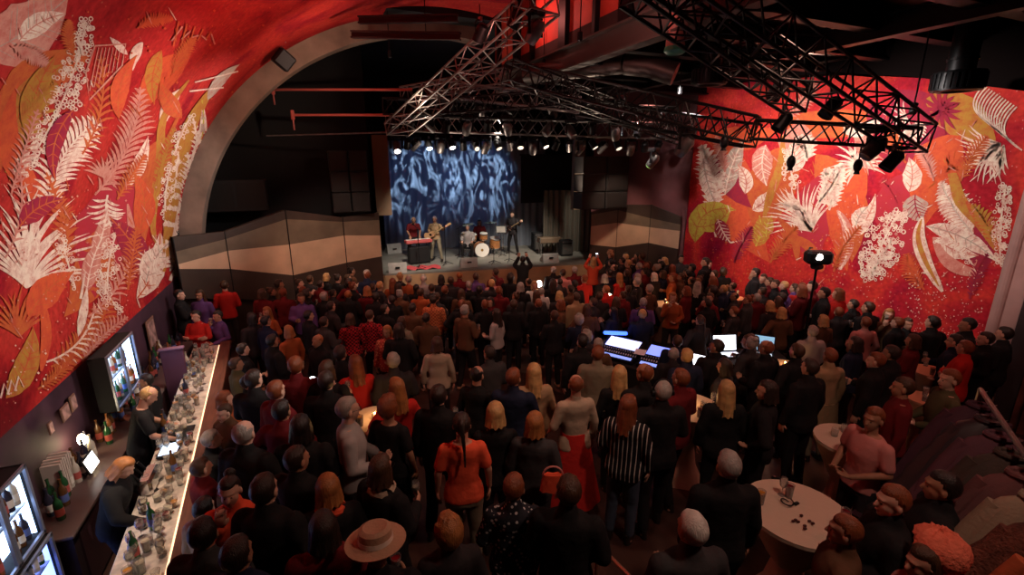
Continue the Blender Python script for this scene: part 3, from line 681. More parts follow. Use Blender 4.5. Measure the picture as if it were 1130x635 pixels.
P.fan((20, 372), 95, 120, 60, ORG, 13, 1.6); P.leaf((5, 440), (35, 360), 14, OCH, .1, ORG); P.rib([(45, 330), (50, 370), (44, 410)], 6, RED)
P.feather((96, 350), (150, 262), 14, PNK, 14, .1, 1.4); P.coral((110, 300), (135, 345), 9, CRM, 40, .1, 2.6); P.leaf((85, 372), (95, 315), 5, CRM, .02)
P.strip([(88, 330), (93, 300)], [1.8, .6], CRM); P.feather((4, 285), (18, 180), 12, PNK, 10, .1, 1.4)

MR2 = random.Random(8)
for (a, b, w, c, kd) in [((30, 150), (60, 60), 14, OCH, 0), ((80, 120), (60, 200), 10, MAR, 0), ((130, 130), (150, 60), 10, RED, 0), ((160, 300), (120, 240), 14, MAR, 0), ((20, 250), (70, 220), 12, MAR, 0), ((200, 130), (176, 90), 10, ORG, 0), ((150, 260), (146, 190), 12, RED, 0), ((30, 350), (80, 300), 16, RED, 0)]:
    P.leaf(a, b, w, c, MR2.uniform(-.15, .15), ORG if c != ORG else RED, 6)
for (a, b, w, c) in [((20, 130), (60, 90), 12, OCH), ((10, 215), (40, 120), 14, PNK), ((128, 220), (160, 170), 12, ORG), ((140, 320), (150, 250), 12, ORG), ((90, 400), (140, 350), 14, PNK), ((40, 430), (80, 390), 12, ORG), ((80, 60), (74, 20), 10, ORG), ((190, 80), (215, 40), 10, ORG), ((150, 30), (190, 20), 9, RED), ((10, 50), (50, 70), 12, PNK), ((172, 210), (192, 140), 10, OCH)]:
    P.feather(a, b, w, c, 14, MR2.uniform(-.1, .1), 1.1, .7)
for k in range(70):
    x, y = MR2.uniform(0, 200), MR2.uniform(20, 400); l = MR2.uniform(6, 16); a = MR2.uniform(-.4, .4)-.4
    P.strip([(x, y), (x+l*math.sin(a)*.5, y-l*.5), (x+l*math.sin(a), y-l)], [.3, .6, .2], MR2.choice((CRM, PNK, ORG, PNK)))
# pale green and white growth next to the arch
P.leaf((186, 300), (222, 120), 15, GRY, .1); P.rib([(234, 96), (212, 132), (196, 180), (188, 230), (180, 300)], 9, OCH); P.leaf((196, 240), (216, 150), 9, YEL, .1, CRM); P.leaf((202, 200), (222, 110), 6, CRM, .1, YEL); P.leaf((192, 290), (200, 200), 7, CRM, -.1, YEL); P.feather((200, 230), (212, 130), 9, CRM, 16, .1, 1.4); P.coral((196, 170), (196, 300), 6, CRM, 80, .03, 2.2)
P.feather((184, 250), (206, 168), 13, CRM, 14, .12, 1.6); P.feather((176, 300), (190, 235), 13, CRM, 12, .1, 1.8); P.coral((188, 182), (182, 246), 8, CRM, 50, .05, 2.4)
P.coral((210, 128), (192, 170), 7, CRM, 30, .05, 2.2); P.leaf((160, 312), (186, 268), 13, CRM, -.1, GRY, 5); P.leaf((182, 330), (196, 285), 8, CRM, .1, YEL, 5)
P.fan((172, 300), 120, 110, 30, CRM, 9, 1.6); P.leaf((228, 110), (264, 70), 6, GRY, -.08); P.strip([(214, 90), (262, 78)], [.8, .8], CRM); P.strip([(208, 100), (246, 96)], [.8, .8], CRM)
for k in range(5): P.strip([(188+k*11, 44+k*-2), (200+k*9, 28+k*5)], [.8, .8], PNK); P.strip([(196+k*9, 22+k*3), (190+k*9, 50-k*2)], [.7, .7], ORG)
P.dots(0, 200, 200, 400, 170, PNK, 1.1); P.dots(0, 380, 60, 460, 30, CRM, 1.3); P.dots(60, 0, 300, 120, 60, RED, 1.4)
for k in range(3): P.strip([(-2+k*8, 440-k*4), (2+k*8, 424-k*4), (8+k*8, 436-k*4)], [1.2, 1.2, .8], CRM)
o = P.mb.build('mural_painting', PM, wall_vault)
# ---- right wall painting
P = Paint(hit_right)
P.leaf((860, 135), (990, 125), 16, ORG, .05); P.leaf((985, 100), (1075, 150), 28, MAR, .1); P.leaf((1020, 110), (1100, 170), 24, OCH, -.1); P.leaf((960, 115), (1060, 190), 28, MAR, .1)
P.leaf((800, 150), (850, 290), 30, RED, .1); P.leaf((880, 160), (840, 270), 26, ORG, .1); P.leaf((900, 170), (940, 290), 26, ORG, -.1); P.leaf((915, 190), (900, 300), 22, CRI, .1)
P.leaf((955, 170), (935, 300), 20, RED, .1); P.leaf((1000, 190), (1010, 290), 30, CRI, .1); P.leaf((1060, 150), (1020, 250), 30, RED, .1); P.leaf((1085, 300), (1050, 240), 20, MAR, .1)
P.leaf((795, 165), (830, 230), 14, MAR, .1); P.leaf((870, 180), (880, 130), 20, PNK, .1); P.leaf((775, 150), (860, 140), 14, RED, .1)
P.leaf((800, 215), (822, 152), 11, GRY, -.05, CRM); P.feather((783, 236), (774, 160), 17, CRM, 13, .08, 2.3, .7); P.feather((790, 262), (800, 188), 12, CRM, 12, -.1, 1.8, .7); P.leaf((776, 175), (792, 230), 8, CRM, .05, GRY)
P.leaf((822, 214), (814, 182), 8, CRM, .15, PNK, 5); P.leaf((845, 160), (846, 205), 12, PNK, .1, CRM); P.leaf((830, 232), (852, 208), 8, CRM, .1, PNK)
P.leaf((767, 268), (812, 232), 13, YEL, -.3, OCH, 6); P.leaf((768, 250), (806, 226), 8, YEL, .2, OCH, 5); P.leaf((792, 242), (806, 268), 8, MAR, .05, CRM, 6); P.strip([(806, 268), (826, 264)], [.9, .5], CRM)
P.leaf((834, 272), (838, 238), 10, OCH, .1, YEL, 5); P.leaf((846, 262), (852, 238), 8, OCH, -.1, YEL, 4); P.rib([(864, 150), (862, 180), (850, 215), (842, 245)], 5, OCH)
P.fan((896, 256), 118, 130, 62, CRM, 21, 1.3, .1); P.fan((884, 232), 150, 70, 34, CRM, 8, 1.5); P.feather((915, 232), (912, 186), 14, CRM, 14, .1, 2.0, .7)
P.feather((902, 225), (930, 180), 13, CRM, 14, .05, 2.2, .4); P.rib([(862, 258), (890, 270), (905, 292), (905, 300)], 6, ORG); P.rib([(858, 240), (876, 262), (880, 288)], 5, ORG)
P.fan((949, 185), 110, 250, 36, CRM, 19, 1.4, .1); P.fan((945, 165), 20, 170, 40, PNK, 13, 1.6); P.feather((890, 178), (882, 150), 14, CRM, 8, .1, 2, .5); P.leaf((876, 190), (872, 158), 12, CRM, .1, PNK, 6)
P.coral((870, 165), (878, 205), 9, CRM, 40, .05, 2.6)
P.leaf((1003, 212), (1003, 174), 11, CRM, .1, PNK, 4); P.feather((990, 228), (972, 198), 10, CRI, 8, .1, 1.5); P.leaf((1010, 215), (1018, 245), 14, GRY, .1, MAR, 5)
P.leaf((932, 264), (966, 214), 8, CRM, .12, PNK, 6); P.leaf((944, 252), (958, 228), 8, CRM, -.1, GRY, 3)
P.coral((990, 238), (960, 304), 20, CRM, 260, .03, 2.6); P.feather((958, 308), (986, 262), 14, CRM, 7, .0, 1.6, .4)
P.rib([(924, 232), (934, 250), (936, 275), (926, 298)], 6, PNK); P.coral((926, 236), (928, 296), 4, CRM, 30, -.15, 1.8)
P.rib([(1018, 240), (1014, 262), (1022, 290), (1040, 322)], 8, CRM); P.rib([(1017, 242), (1013, 262), (1021, 288), (1036, 316)], 3, OCH)
P.leaf((1022, 250), (1102, 290), 10, CRM, -.08, GRY, 8); P.leaf((1032, 262), (1080, 282), 9, CRM, .1, PNK); P.rib([(1030, 262), (1042, 285), (1062, 298), (1084, 302)], 7, PNK); P.coral((1032, 266), (1078, 300), 4, CRM, 44, -.12, 1.8)
P.feather((1072, 256), (1040, 205), 17, CRM, 18, .05, 1.7, .3); P.leaf((1040, 205), (1074, 256), 15, PNK, .05); P.feather((1074, 258), (1038, 200), 18, CRM, 18, -.05, 1.6, .3)
P.rib([(1042, 172), (1052, 196), (1060, 222), (1082, 248), (1098, 276)], 7, OCH); P.rib([(1066, 222), (1086, 250), (1104, 278)], 6, ORG); P.feather((1096, 274), (1072, 226), 12, OCH, 10, .1, 1.8, .6)
P.fan((1104, 158), 215, 130, 56, CRM, 17, 1.5, .1); P.fan((1108, 160), 250, 60, 44, CRM, 8, 2.0)
P.coral((1110, 205), (1104, 292), 10, CRM, 110, .03, 2.8)
for k in range(13): P.strip(P.curve((1086+k*3, 94+k*2), (1092+k*3, 136+k*2.5), .35), [.8]*11, CRM)
P.fan((1000, 128), 200, 200, 26, CRM, 9, 1.0); P.fan((1040, 120), 200, 360, 30, MAR, 15, 2.4); P.fan((1050, 190), 100, 200, 26, RED, 11, 2)
P.strip([(850, 100), (900, 96), (870, 130)], [1, 1, 1], RED)
P.leaf((930, 145), (975, 130), 8, CRM, .1); P.feather((990, 150), (1020, 138), 12, CRM, 8, .1, 1.4)

for (a, b, w, c) in [((850, 290), (880, 250), 12, ORG), ((810, 290), (830, 250), 10, MAR), ((920, 300), (950, 250), 12, ORG), ((1000, 180), (980, 140), 12, ORG), ((1060, 200), (1090, 150), 14, ORG), ((870, 130), (900, 90), 10, PNK), ((1020, 320), (1000, 280), 12, RED), ((1070, 330), (1090, 280), 10, MAR), ((800, 190), (790, 150), 8, PNK), ((1030, 200), (1010, 160), 10, PNK)]:
    P.feather(a, b, w, c, 14, MR.uniform(-.1, .1), 1.1, .7)
for k in range(90):
    x, y = MR.uniform(775, 1112), MR.uniform(130, 320); l = MR.uniform(5, 14); a = MR.uniform(-1.2, 1.2)
    P.strip([(x, y), (x+l*math.sin(a)*.5, y-l*.5*math.cos(a)), (x+l*math.sin(a), y-l*math.cos(a))], [.3, .6, .2], MR.choice((CRM, PNK, ORG, PNK)))
P.dots(900, 215, 1112, 360, 420, PNK, .9); P.dots(780, 250, 930, 330, 160, ORG, 1.0); P.dots(1000, 300, 1085, 370, 160, CRM, .8)
P.mb.build('mural_painting', PM, wall_r)
# ================================================================ STAGE
def zfix(p, z): return Vector((p[0], p[1], z))
sA, sB = pz(420, 303, 1.0), pz(652, 290, 1.0)
m = MB(); q = [zfix(sA, 0), zfix(sB, 0), Vector((13.6, 19.5, 0)), Vector((13.6, 22.4, 0)), Vector((-2.5, 22.4, 0)), Vector((-2.5, 17.4, 0)), Vector((1.9, 17.0, 0))]
zt = 1.0; n = len(q)
m.poly([zfix(p, zt) for p in q])
for i in range(1, n): m.poly([q[i], q[(i+1) % n], zfix(q[(i+1) % n], zt), zfix(q[i], zt)])
m.mi = 1; m.poly([q[0], q[1], zfix(q[1], zt-.06), zfix(q[0], zt-.06)]); m.mi = 0
m.poly([zfix(q[0], zt-.06), zfix(q[1], zt-.06), zfix(q[1], zt), zfix(q[0], zt)])
o = m.build('floor_stage', [mat('stage_deck', (.2, .19, .165), .55, var=.25, vscale=1.5), mat('stage_fascia', (.42, .25, .13), .6, var=.2, vscale=2)]); o['kind'] = 'structure'
SD = (sB-sA); SD.z = 0; SD.normalize(); SN = Vector((-SD.y, SD.x, 0)); srz = math.atan2(SD.y, SD.x)
# curtains
def curtain(name, a, b, z0, z1, m_, label, cat='curtain', amp=.09, waves=14, group=None):
    a, b = Vector(a), Vector(b); d = b-a; nn = Vector((-d.y, d.x, 0)).normalized(); N_ = waves*8; mb = MB(); c = (a+b)/2; c.z = z0
    rows = [0, .25, .5, .75, 1]; vs = []
    for r_ in rows:
        for i in range(N_+1):
            t = i/N_; w = amp*math.sin(2*math.pi*waves*t+.8*math.sin(9*t))*(1.0-.35*r_)+.04*math.sin(5*t+r_)
            p = a+d*t+nn*w; vs.append((p.x, p.y, z0+(z1-z0)*r_))
    W = N_+1; fs = [(k*W+i, k*W+i+1, (k+1)*W+i+1, (k+1)*W+i) for k in range(len(rows)-1) for i in range(N_)]
    mb.add(vs, fs); mb.add([Vector(v)+nn*.03 for v in vs], [f[::-1] for f in fs])
    return single(name, mb, m_, label, cat, c, group, smooth=True)
M_BLUEC = mat('blue_velvet', (.17, .19, .23), .75, spec=.2)
cA, cB = pz(426, 276, 1.0), pz(600, 270, 1.0)
curtain('stage_curtain', cA, cB, 1.0, 5.6, M_BLUEC, 'wide dark blue stage backdrop curtain washed with rippling blue light', amp=.05, waves=22)
cC, cD = pz(601, 285, 1.0), pz(648, 290, 1.0)
cC2, cD2 = pt(600, 225, cC.y+1.2), pt(650, 225, cC.y+.6)
curtain('stage_curtain', (cC2.x, cC2.y, 1), (cD2.x+.1, cD2.y, 1), 1.0, 3.6, mat('grey_velvet', (.13, .115, .09), .85), 'short grey-brown pleated curtain beside the cases on the stage', amp=.08, waves=9)
p0, p1 = pt(575, 171, 18.9), pt(641, 222, 18.9)
m = MB(); m.bbox(((p0.x+p1.x)/2, 18.9, (p0.z+p1.z)/2), (abs(p1.x-p0.x), .06, abs(p0.z-p1.z)), .02); m.tube((p0.x-.05, 18.9, p0.z), (p1.x+.05, 18.9, p0.z), .03)
for x in (p0.x+.3, p1.x-.3): m.tube((x, 18.9, p0.z), (x, 18.9, 8.6), .01, n=5)
single('hanging_screen', m, BLACKM, 'large black hanging screen covering the upper right of the blue curtain', 'screen', (p0.x, 18.9, p1.z))
def onstage(u, v): return pz(u, v, 1.0)
def wedge(u, v, rz, label, w=.62, m_=None, top=.36):
    p = onstage(u, v); t = thing('stage_monitor', label, 'monitor speaker', p, rz, 'wedge monitors on the stage', True)
    b = MB(); b.add([(-w/2, -.24, 0), (w/2, -.24, 0), (w/2, .26, 0), (-w/2, .26, 0), (-w/2, -.16, top), (w/2, -.16, top), (w/2, .22, .1), (-w/2, .22, .1)],
                    [(3, 2, 1, 0), (0, 1, 5, 4), (4, 5, 6, 7), (7, 6, 2, 3), (0, 4, 7, 3), (1, 2, 6, 5)])
    b.build('cabinet', m_ or mat('worn_grey', (.34, .33, .31), .7, var=.15), t); t['_o'] = [0, 0, 0]
    g = MB(); M_ = Matrix.Rotation(math.atan2(.1-top, .38), 3, 'X'); g.bbox((0, .035, (top+.1)/2+.008), (w*.88, .36, .012), .004, M=M_); g.build('grille', BLACK, t)
    h = MB(); h.box((0, -.245, .2), (.16, .03, .05)); h.build('handle', BLACK, t); return t
wedge(439, 300, srz, 'pale wedge monitor at the front corner of the stage, below the keyboard player')
wedge(434, 279, srz+.3, 'pale wedge monitor tilted towards the keyboard player from behind', .6, top=.42)
wedge(517, 294, srz, 'pale wedge monitor at the stage front before the drum kit')
wedge(606, 289, srz, 'grey wedge monitor at the stage front beside the low cases')
def drum(name, label, c, r, h, shell, axis='Z', stand=None, rz=0, logo=False):
    t = thing(name, label, 'drum', c, rz, 'drum kit pieces', True); t['_o'] = [0, 0, 0]
    M_ = Matrix.Rotation(rad(90), 3, 'X') if axis == 'Y' else Matrix.Rotation(rad(12), 3, 'X')
    b = MB(); b.lathe([(r, -h/2), (r, h/2)], (0, 0, 0), 24, M_); b.build('shell', shell, t, True)
    for s_ in (-1, 1):
        b = MB(); b.lathe([(r*1.03, s_*h/2-.02), (r*1.05, s_*h/2), (r*1.03, s_*h/2+.02)], (0, 0, 0), 24, M_); b.build('hoop', CHROME, t, True)
    for e_ in (h/2+.004, -h/2-.012): b = MB(); b.lathe([(r*.99, e_+(.02 if e_ > 0 else -.02)), (r*.99, e_+.008+(.02 if e_ > 0 else -.02))], (0, 0, 0), 24, M_); b.build('drum_head', mat('drum_skin', (.75, .72, .66), .5), t)
    if logo:
        b = MB(); b.lathe([(.055, h/2+.034), (.055, h/2+.037)], (0, 0, 0), 20, M_); b.build('badge', mat('badge_gold', (.35, .22, .06), .4, .5), t)
    b = MB()
    if axis == 'Y':
        for s_ in (-1, 1): b = MB(); b.tube((s_*r*.8, 0, -.1), (s_*r*1.15, -.05, -c[2]+1.0+.01), .012); b.build('spur', CHROME, t)
        return t
    else:
        for k in range(3):
            a = k*2.1; b.tube((0, 0, -h/2-.12), (.22*math.cos(a), .22*math.sin(a), -c[2]+1.01), .01)
        b.tube((0, 0, -h/2), (0, 0, -h/2-.25), .014)
    b.build('stand', CHROME, t); return t
WHITE_SH = mat('amber_shell', (.4, .17, .06), .3, var=.2)
kp = onstage(531, 283); drum('kick_drum', 'kick drum with round white head facing the audience', (kp.x, kp.y, 1.3), .29, .42, WHITE_SH, 'Y', rz=srz, logo=True)
for dx, dy, z, r, h, nm, lb in ((-.3, .15, 1.78, .15, .2, 'tom_drum', 'small rack tom above the kick drum, on its keyboard side'), (.14, .12, 1.8, .16, .22, 'tom_drum', 'small rack tom above the kick drum, on its guitar side'),
                                (-.62, .35, 1.6, .18, .14, 'snare_drum', 'shallow snare drum in front of the seated drummer'), (.65, .3, 1.48, .22, .38, 'floor_tom', 'deep amber floor tom standing beside the kick drum')):
    drum(nm, lb, kp+SD*dx+SN*dy+Vector((0, 0, z-1)), r, h, WHITE_SH)
BRASS = mat('brass', (.65, .45, .16), .25, 1)
for dx, dy, z, r, lb in ((-.75, .1, 1.95, .2, 'hi-hat cymbal pair low beside the snare drum'), (-.45, .5, 2.25, .24, 'crash cymbal tilted high over the snare side of the kit'), (.5, .5, 2.3, .27, 'ride cymbal tilted over the floor tom'), (.95, .1, 2.1, .22, 'small cymbal at the outer guitar side of the kit')):
    c = kp+SD*dx+SN*dy; t = thing('cymbal', lb, 'cymbal', (c.x, c.y, 1.0), 0, 'cymbals of the drum kit', True); t['_o'] = [0, 0, 0]
    b = MB(); M_ = Matrix.Rotation(rad(R.uniform(-18, 18)), 3, 'X') @ Matrix.Rotation(rad(R.uniform(-12, 12)), 3, 'Y')
    b.lathe([(r, 0), (r*.5, .012), (.05, .02), (.035, .045), (.001, .05), (.001, .04), (.03, .035), (r, -.004)], (0, 0, z-1), 24, M_); b.build('plate', BRASS, t, True)
    b = MB(); b.tube((0, 0, .3), (0, 0, z-1), .012)
    for k in range(3): b.tube((0, 0, .32), (.28*math.cos(k*2.1+.4), .28*math.sin(k*2.1+.4), .01), .01)
    b.build('stand', CHROME, t)
def micstand(u, v, label, boom=(-.1, .5), h=1.45):
    c = onstage(u, v); t = thing('microphone_stand', label, 'microphone stand', c, srz, 'microphone stands on the stage', True); t['_o'] = [0, 0, 0]
    b = MB(); b.tube((0, 0, .02), (0, 0, h), .012)
    for k in range(3): b.tube((0, 0, .12), (.28*math.cos(k*2.1), .28*math.sin(k*2.1), .01), .01)
    b.build('pole', BLACK, t); b = MB(); e = (boom[0], boom[1]*.6, h+.1); b.tube((-boom[0]*.5, -boom[1]*.3, h-.05), e, .009); b.build('boom', BLACK, t)
    b = MB(); e = Vector(e); b.tube(e, e+Vector((boom[0]*.3, boom[1]*.3, .02)), .013, .02); b.sph(e+Vector((boom[0]*.4, boom[1]*.4, .02)), .03, 8, 6); b.build('microphone', BLACK, t)
micstand(463, 297, 'microphone stand in front of the keyboard player'); micstand(492, 292, 'microphone stand between the keyboard and the seated drummer', (.1, .4))
micstand(562, 289, 'microphone stand before the standing guitarist', (.05, .5), 1.5); micstand(545, 291, 'low microphone stand at the kick drum', (-.1, .4), .6); micstand(507, 284, 'microphone stand by the second row of players', (.2, .2), 1.2)
# keyboard with red cloth, on a stand
kb = onstage(463, 291); t = thing('keyboard', 'stage keyboard on a stand under a pinkish red cover', 'keyboard', kb, srz+.25, None, True); t['_o'] = [0, 0, 0]
b = MB(); b.bbox((0, 0, .86), (1.0, .34, .12), .02); b.build('case', mat('pink_red', (.5, .1, .1), .5), t)
b = MB(); b.box((0, .07, .925), (.92, .14, .012)); b.build('keys', mat('ivory', (.7, .66, .6), .4), t)
for s_ in (-1, 1):
    b = MB(); b.tube((s_*.36, -.16, .02), (s_*.36, .16, .8), .018); b.tube((s_*.36, .16, .02), (s_*.36, -.16, .8), .018); b.build('leg', BLACK, t)
b = MB(); b.bbox((0, .02, .35), (.8, .3, .62), .03); b.build('lower_case', BLACKM, t)
c = onstage(466, 296); m = MB(); N_ = 14; vs = []
for i in range(N_+1):
    for j in range(6): vs.append((c.x+SD.x*(i/N_-.5)*1.3+SN.x*(j/5-.5)*.6, c.y+SD.y*(i/N_-.5)*1.3+SN.y*(j/5-.5)*.6, 1.03+.03*math.sin(i*1.3+j)))
m.add(vs, [(i*6+j, (i+1)*6+j, (i+1)*6+j+1, i*6+j+1) for i in range(N_) for j in range(5)])
single('stage_rug', m, mat('red_rug', (.5, .06, .07), .9, bump=.4), 'small crumpled red rug on the stage under the keyboard', 'rug', c, smooth=True)
# amps and cases
def amp(u, v, w, d, h, label, nm='guitar_amplifier', cat='amplifier', col=BLACKM):
    c = onstage(u, v); t = thing(nm, label, cat, c, srz, None, True); t['_o'] = [0, 0, 0]
    b = MB(); b.bbox((0, 0, h/2+.03), (w, d, h), .02); b.build('cabinet', col, t)
    b = MB(); b.bbox((0, -d/2-.005, h*.42+.03), (w*.88, .02, h*.68), .005); b.build('grille', mat('grille_cloth', (.05, .045, .04), .9, bump=.5, bscale=120), t)
    b = MB(); b.box((0, -d/2-.008, h*.9+.03), (w*.88, .02, h*.1)); b.build('control_panel', GREYM, t)
    b = MB(); [b.tube((-w*.35+k*w*.1, -d/2-.02, h*.9+.03), (-w*.35+k*w*.1, -d/2-.035, h*.9+.03), .012, n=6) for k in range(8)]; b.build('control_buttons', CHROME, t); return t
amp(599, 276, .95, .5, .75, 'black stage piano case standing behind the front monitor'); amp(624, 282, .5, .42, .62, 'small black cube amplifier next to the pleated grey curtain')
amp(547, 268, .55, .3, .6, 'amplifier standing against the blue curtain behind the cymbals'); amp(489, 270, .6, .35, .75, 'tall amplifier behind the bass player'); amp(505, 268, .5, .3, .5, 'low amplifier behind the music stands')
c = onstage(606, 281); t = thing('road_case', 'dark road case on legs across the stage behind a wedge', 'case', c, srz, None, True); t['_o'] = [0, 0, 0]
b = MB(); b.bbox((0, 0, .62), (.95, .4, .22), .02); b.build('case_body', mat('case_brown', (.12, .08, .05), .6), t)
b = MB(); [b.box((x, y, .62), (.03, .03, .24)) for x in (-.47, .47) for y in (-.2, .2)]; b.build('corner_trim', STEEL, t)
for x in (-.4, .4):
    for y in (-.15, .15): b = MB(); b.tube((x, y, 0), (x, y, .52), .018); b.build('leg', STEEL, t)
for (u, v, rz_, lb) in ((480, 286, .2, 'black music stand with sheet music near the bass player'), (553, 283, -.2, 'black music stand with sheet music beside the floor tom')):
    c = onstage(u, v); t = thing('music_stand', lb, 'music stand', c, srz+rz_, 'music stands on the stage', True); t['_o'] = [0, 0, 0]
    b = MB(); b.tube((0, 0, .02), (0, 0, 1.0), .012); [b.tube((0, 0, .1), (.22*math.cos(k*2.1), .22*math.sin(k*2.1), .01), .009) for k in range(3)]; b.build('pole', BLACK, t)
    b = MB(); b.bbox((0, .0, 1.1), (.46, .02, .32), .008, M=Matrix.Rotation(rad(-25), 3, 'X')); b.build('desk', BLACK, t)
    b = MB(); b.box((0, -.02, 1.11), (.34, .004, .25), M=Matrix.Rotation(rad(-25), 3, 'X')); b.build('sheet_music', mat('paper', (.3, .28, .25), .8), t)
# ================================================================ RIG
TRK = mat('truss_black', (.02, .016, .016), .45, .5); TRL = mat('truss_alloy', (.22, .19, .18), .4, .7)
def truss(a, b, w, m_, label, group='lighting trusses', up=(0, 0, 1), h=None, step=None):
    a, b = Vector(a), Vector(b); d = b-a; L_ = d.length; f = d.normalized(); s_ = f.cross(Vector(up)).normalized(); u_ = s_.cross(f).normalized()
    h = h or w; n_ = max(3, int(L_/(step or w*.72))); c = (a+b)/2; mb = MB(); r = .024
    C4 = [(-1, -1), (1, -1), (1, 1), (-1, 1)]
    P_ = lambda k, i: a+f*(L_*i/n_)+s_*(C4[k][0]*w/2)+u_*(C4[k][1]*h/2)
    t = thing('lighting_truss', label, 'truss', c, 0, group)
    for k in range(4): mb.tube(P_(k, 0), P_(k, n_), r, n=6)
    mb.build('main_tubes', m_, t); mb = MB()
    for i in range(n_+1):
        for k in range(4):
            if i in (0, n_) or i % 4 == 0: mb.tube(P_(k, i), P_((k+1) % 4, i), r*.6, n=5)
            if i < n_:
                j = (k+1) % 4
                if (i+k) % 2: mb.tube(P_(k, i), P_(j, i+1), r*.55, n=5)
                else: mb.tube(P_(j, i), P_(k, i+1), r*.55, n=5)
    mb.build('bracing', m_, t); return t
E_ = pd(1010, 153, 7.3)
tA0 = pd(745, -35, 4.6)
truss(E_, tA0, .42, TRK, 'heavy black box truss sloping down across the mural wall from the ceiling')
kink = pd(832, 143, 8.0)
truss(E_, kink, .3, TRK, 'black truss running level across the front of the big mural'); 
tc1 = pd(600, 88, 10.0)
truss(kink, tc1, .42, TRK, 'black truss rising from the mural corner towards the centre of the rig')
truss(pd(830, 150, 8.6), pd(640, 118, 12.5), .4, TRK, 'thin black truss below the rising one, behind it')
truss(pd(700, -15, 4.7), pd(880, 112, 6.6), .3, TRK, 'second black truss hugging the underside of the heavy box truss')
truss(pd(438, 143, 12.5), pd(600, 2, 7.6), .62, TRL, 'pale alloy truss climbing from the stage towards the ceiling centre', h=.3)
truss(pd(452, 120, 12.4), pd(690, 104, 11.8), .36, TRK, 'flat dark truss behind the pale climbing truss')
truss(pd(446, 104, 13.2), pd(560, 84, 11.8), .34, TRL, 'short pale truss close behind the climbing truss')

truss(pd(428, 136, 14.3), pd(752, 146, 14.0), .42, TRL, 'alloy truss above the front edge of the stage, carrying the lamp row')
truss(pd(425, 118, 12.8), pd(745, 128, 12.6), .42, TRK, 'black truss in front of the stage truss, nearer the audience')
truss(pd(560, 78, 9.6), pd(760, 152, 12.0), .4, TRK, 'black truss running diagonally over the stage corner')
truss(pd(500, 100, 12.2), pd(640, 116, 12.0), .36, TRL, 'short grey truss high over the stage front')
for (a, b, lb, m_) in (((301, 99), (455, 99), 'upper of the two red-lit pipes reaching in beside the arch', 'x'), ((323, 127), (452, 127), 'lower of the two red-lit pipes reaching in beside the arch', 'x')):
    t = thing('lighting_pipe', lb, 'pipe', pd(*a, 13.2), 0, 'red lit pipes by the arch'); q0, q1 = pd(*a, 13.2), pd(*b, 12.8)
    b_ = MB(); b_.tube(q0, q1, .035); b_.build('bar', mat('red_lit_pipe', (.55, .12, .1), .4), t)  # red light on the pipes is put into their base colour
    b_ = MB(); b_.bbox(q0, (.1, .1, .26), .02); b_.tube(q0-Vector((0, 0, .1)), q0-Vector((0, 0, .4)), .02); b_.build('end_clamp', MATS['red_lit_pipe'], t)
m = MB(); m.tube(pd(294, 150, 13), pd(440, 146, 12.8), .02); single('lighting_pipe', m, GREYM, 'thin dark pipe under the red-lit pipes', 'pipe', pd(294, 150, 13))
for i, (a, b) in enumerate((((396, 22), (505, 20)), ((388, 38), (508, 40)))):
    m = MB(); q0, q1 = pd(*a, 11.2), pd(*b, 10.6); ibeam(m, q0, q1, .13, .12); single('steel_beam', m, mat('oxide_beam', (.03, .008, .008), .7), ('upper' if i == 0 else 'lower')+' of two dark red beams before the top of the arch', 'beam', q0)
# vertical chains
ch = [(430, 60, 12), (470, 40, 11), (530, 60, 11.5), (640, 40, 9), (663, 60, 10), (700, 60, 11), (600, 70, 11), (893, 95, 7.5), (1008, 120, 7.3), (560, 95, 12), (750, 100, 10)]
for (u, v, d) in ch:
    p = pd(u, v, d); m = MB(); m.tube(p, (p.x, p.y, 8.4 if u < 800 else 7.1), .012, n=5); m.bbox(p, (.09, .09, .18), .02)
    single('hanging_chain', m, BLACK, 'thin dark hoist chain holding up the lighting rig', 'chain', p, 'hoist chains')
# lamps
def proto_par():
    t = thing('hanging_stage_light', 'x', 'stage light', (0, 0, 0), 0, None, True); t['_o'] = [0, 0, 0]
    b = MB(); b.lathe([(.06, .16), (.1, .12), (.105, -.12), (.11, -.14), (.1, -.145), (.085, -.12), (.02, -.1)], (0, 0, -.24), 12, Matrix.Rotation(rad(35), 3, 'X')); b.build('can', BLACK, t, True)
    b = MB(); b.path([(-.125, 0, -.24), (-.13, 0, -.1), (-.09, 0, -.04), (.09, 0, -.04), (.13, 0, -.1), (.125, 0, -.24)], .012); b.build('yoke', BLACK, t)
    b = MB(); b.box((0, 0, -.015), (.05, .06, .07)); b.build('clamp', STEEL, t); return t
def proto_mover():
    t = thing('hanging_moving_light', 'x', 'stage light', (0, 0, 0), 0, None, True); t['_o'] = [0, 0, 0]
    b = MB(); b.bbox((0, 0, -.06), (.3, .24, .12), .03); b.build('base', BLACK, t)
    b = MB(); b.path([(-.17, 0, -.4), (-.17, 0, -.1), (.17, 0, -.1), (.17, 0, -.4)], .035, 6); b.build('yoke', BLACK, t)
    b = MB(); M_ = Matrix.Rotation(rad(40), 3, 'X'); b.lathe([(.07, .18), (.12, .1), (.12, -.08), (.1, -.2), (.085, -.19)], (0, 0, -.33), 14, M_); b.build('head', GREYM, t, True)
    return t
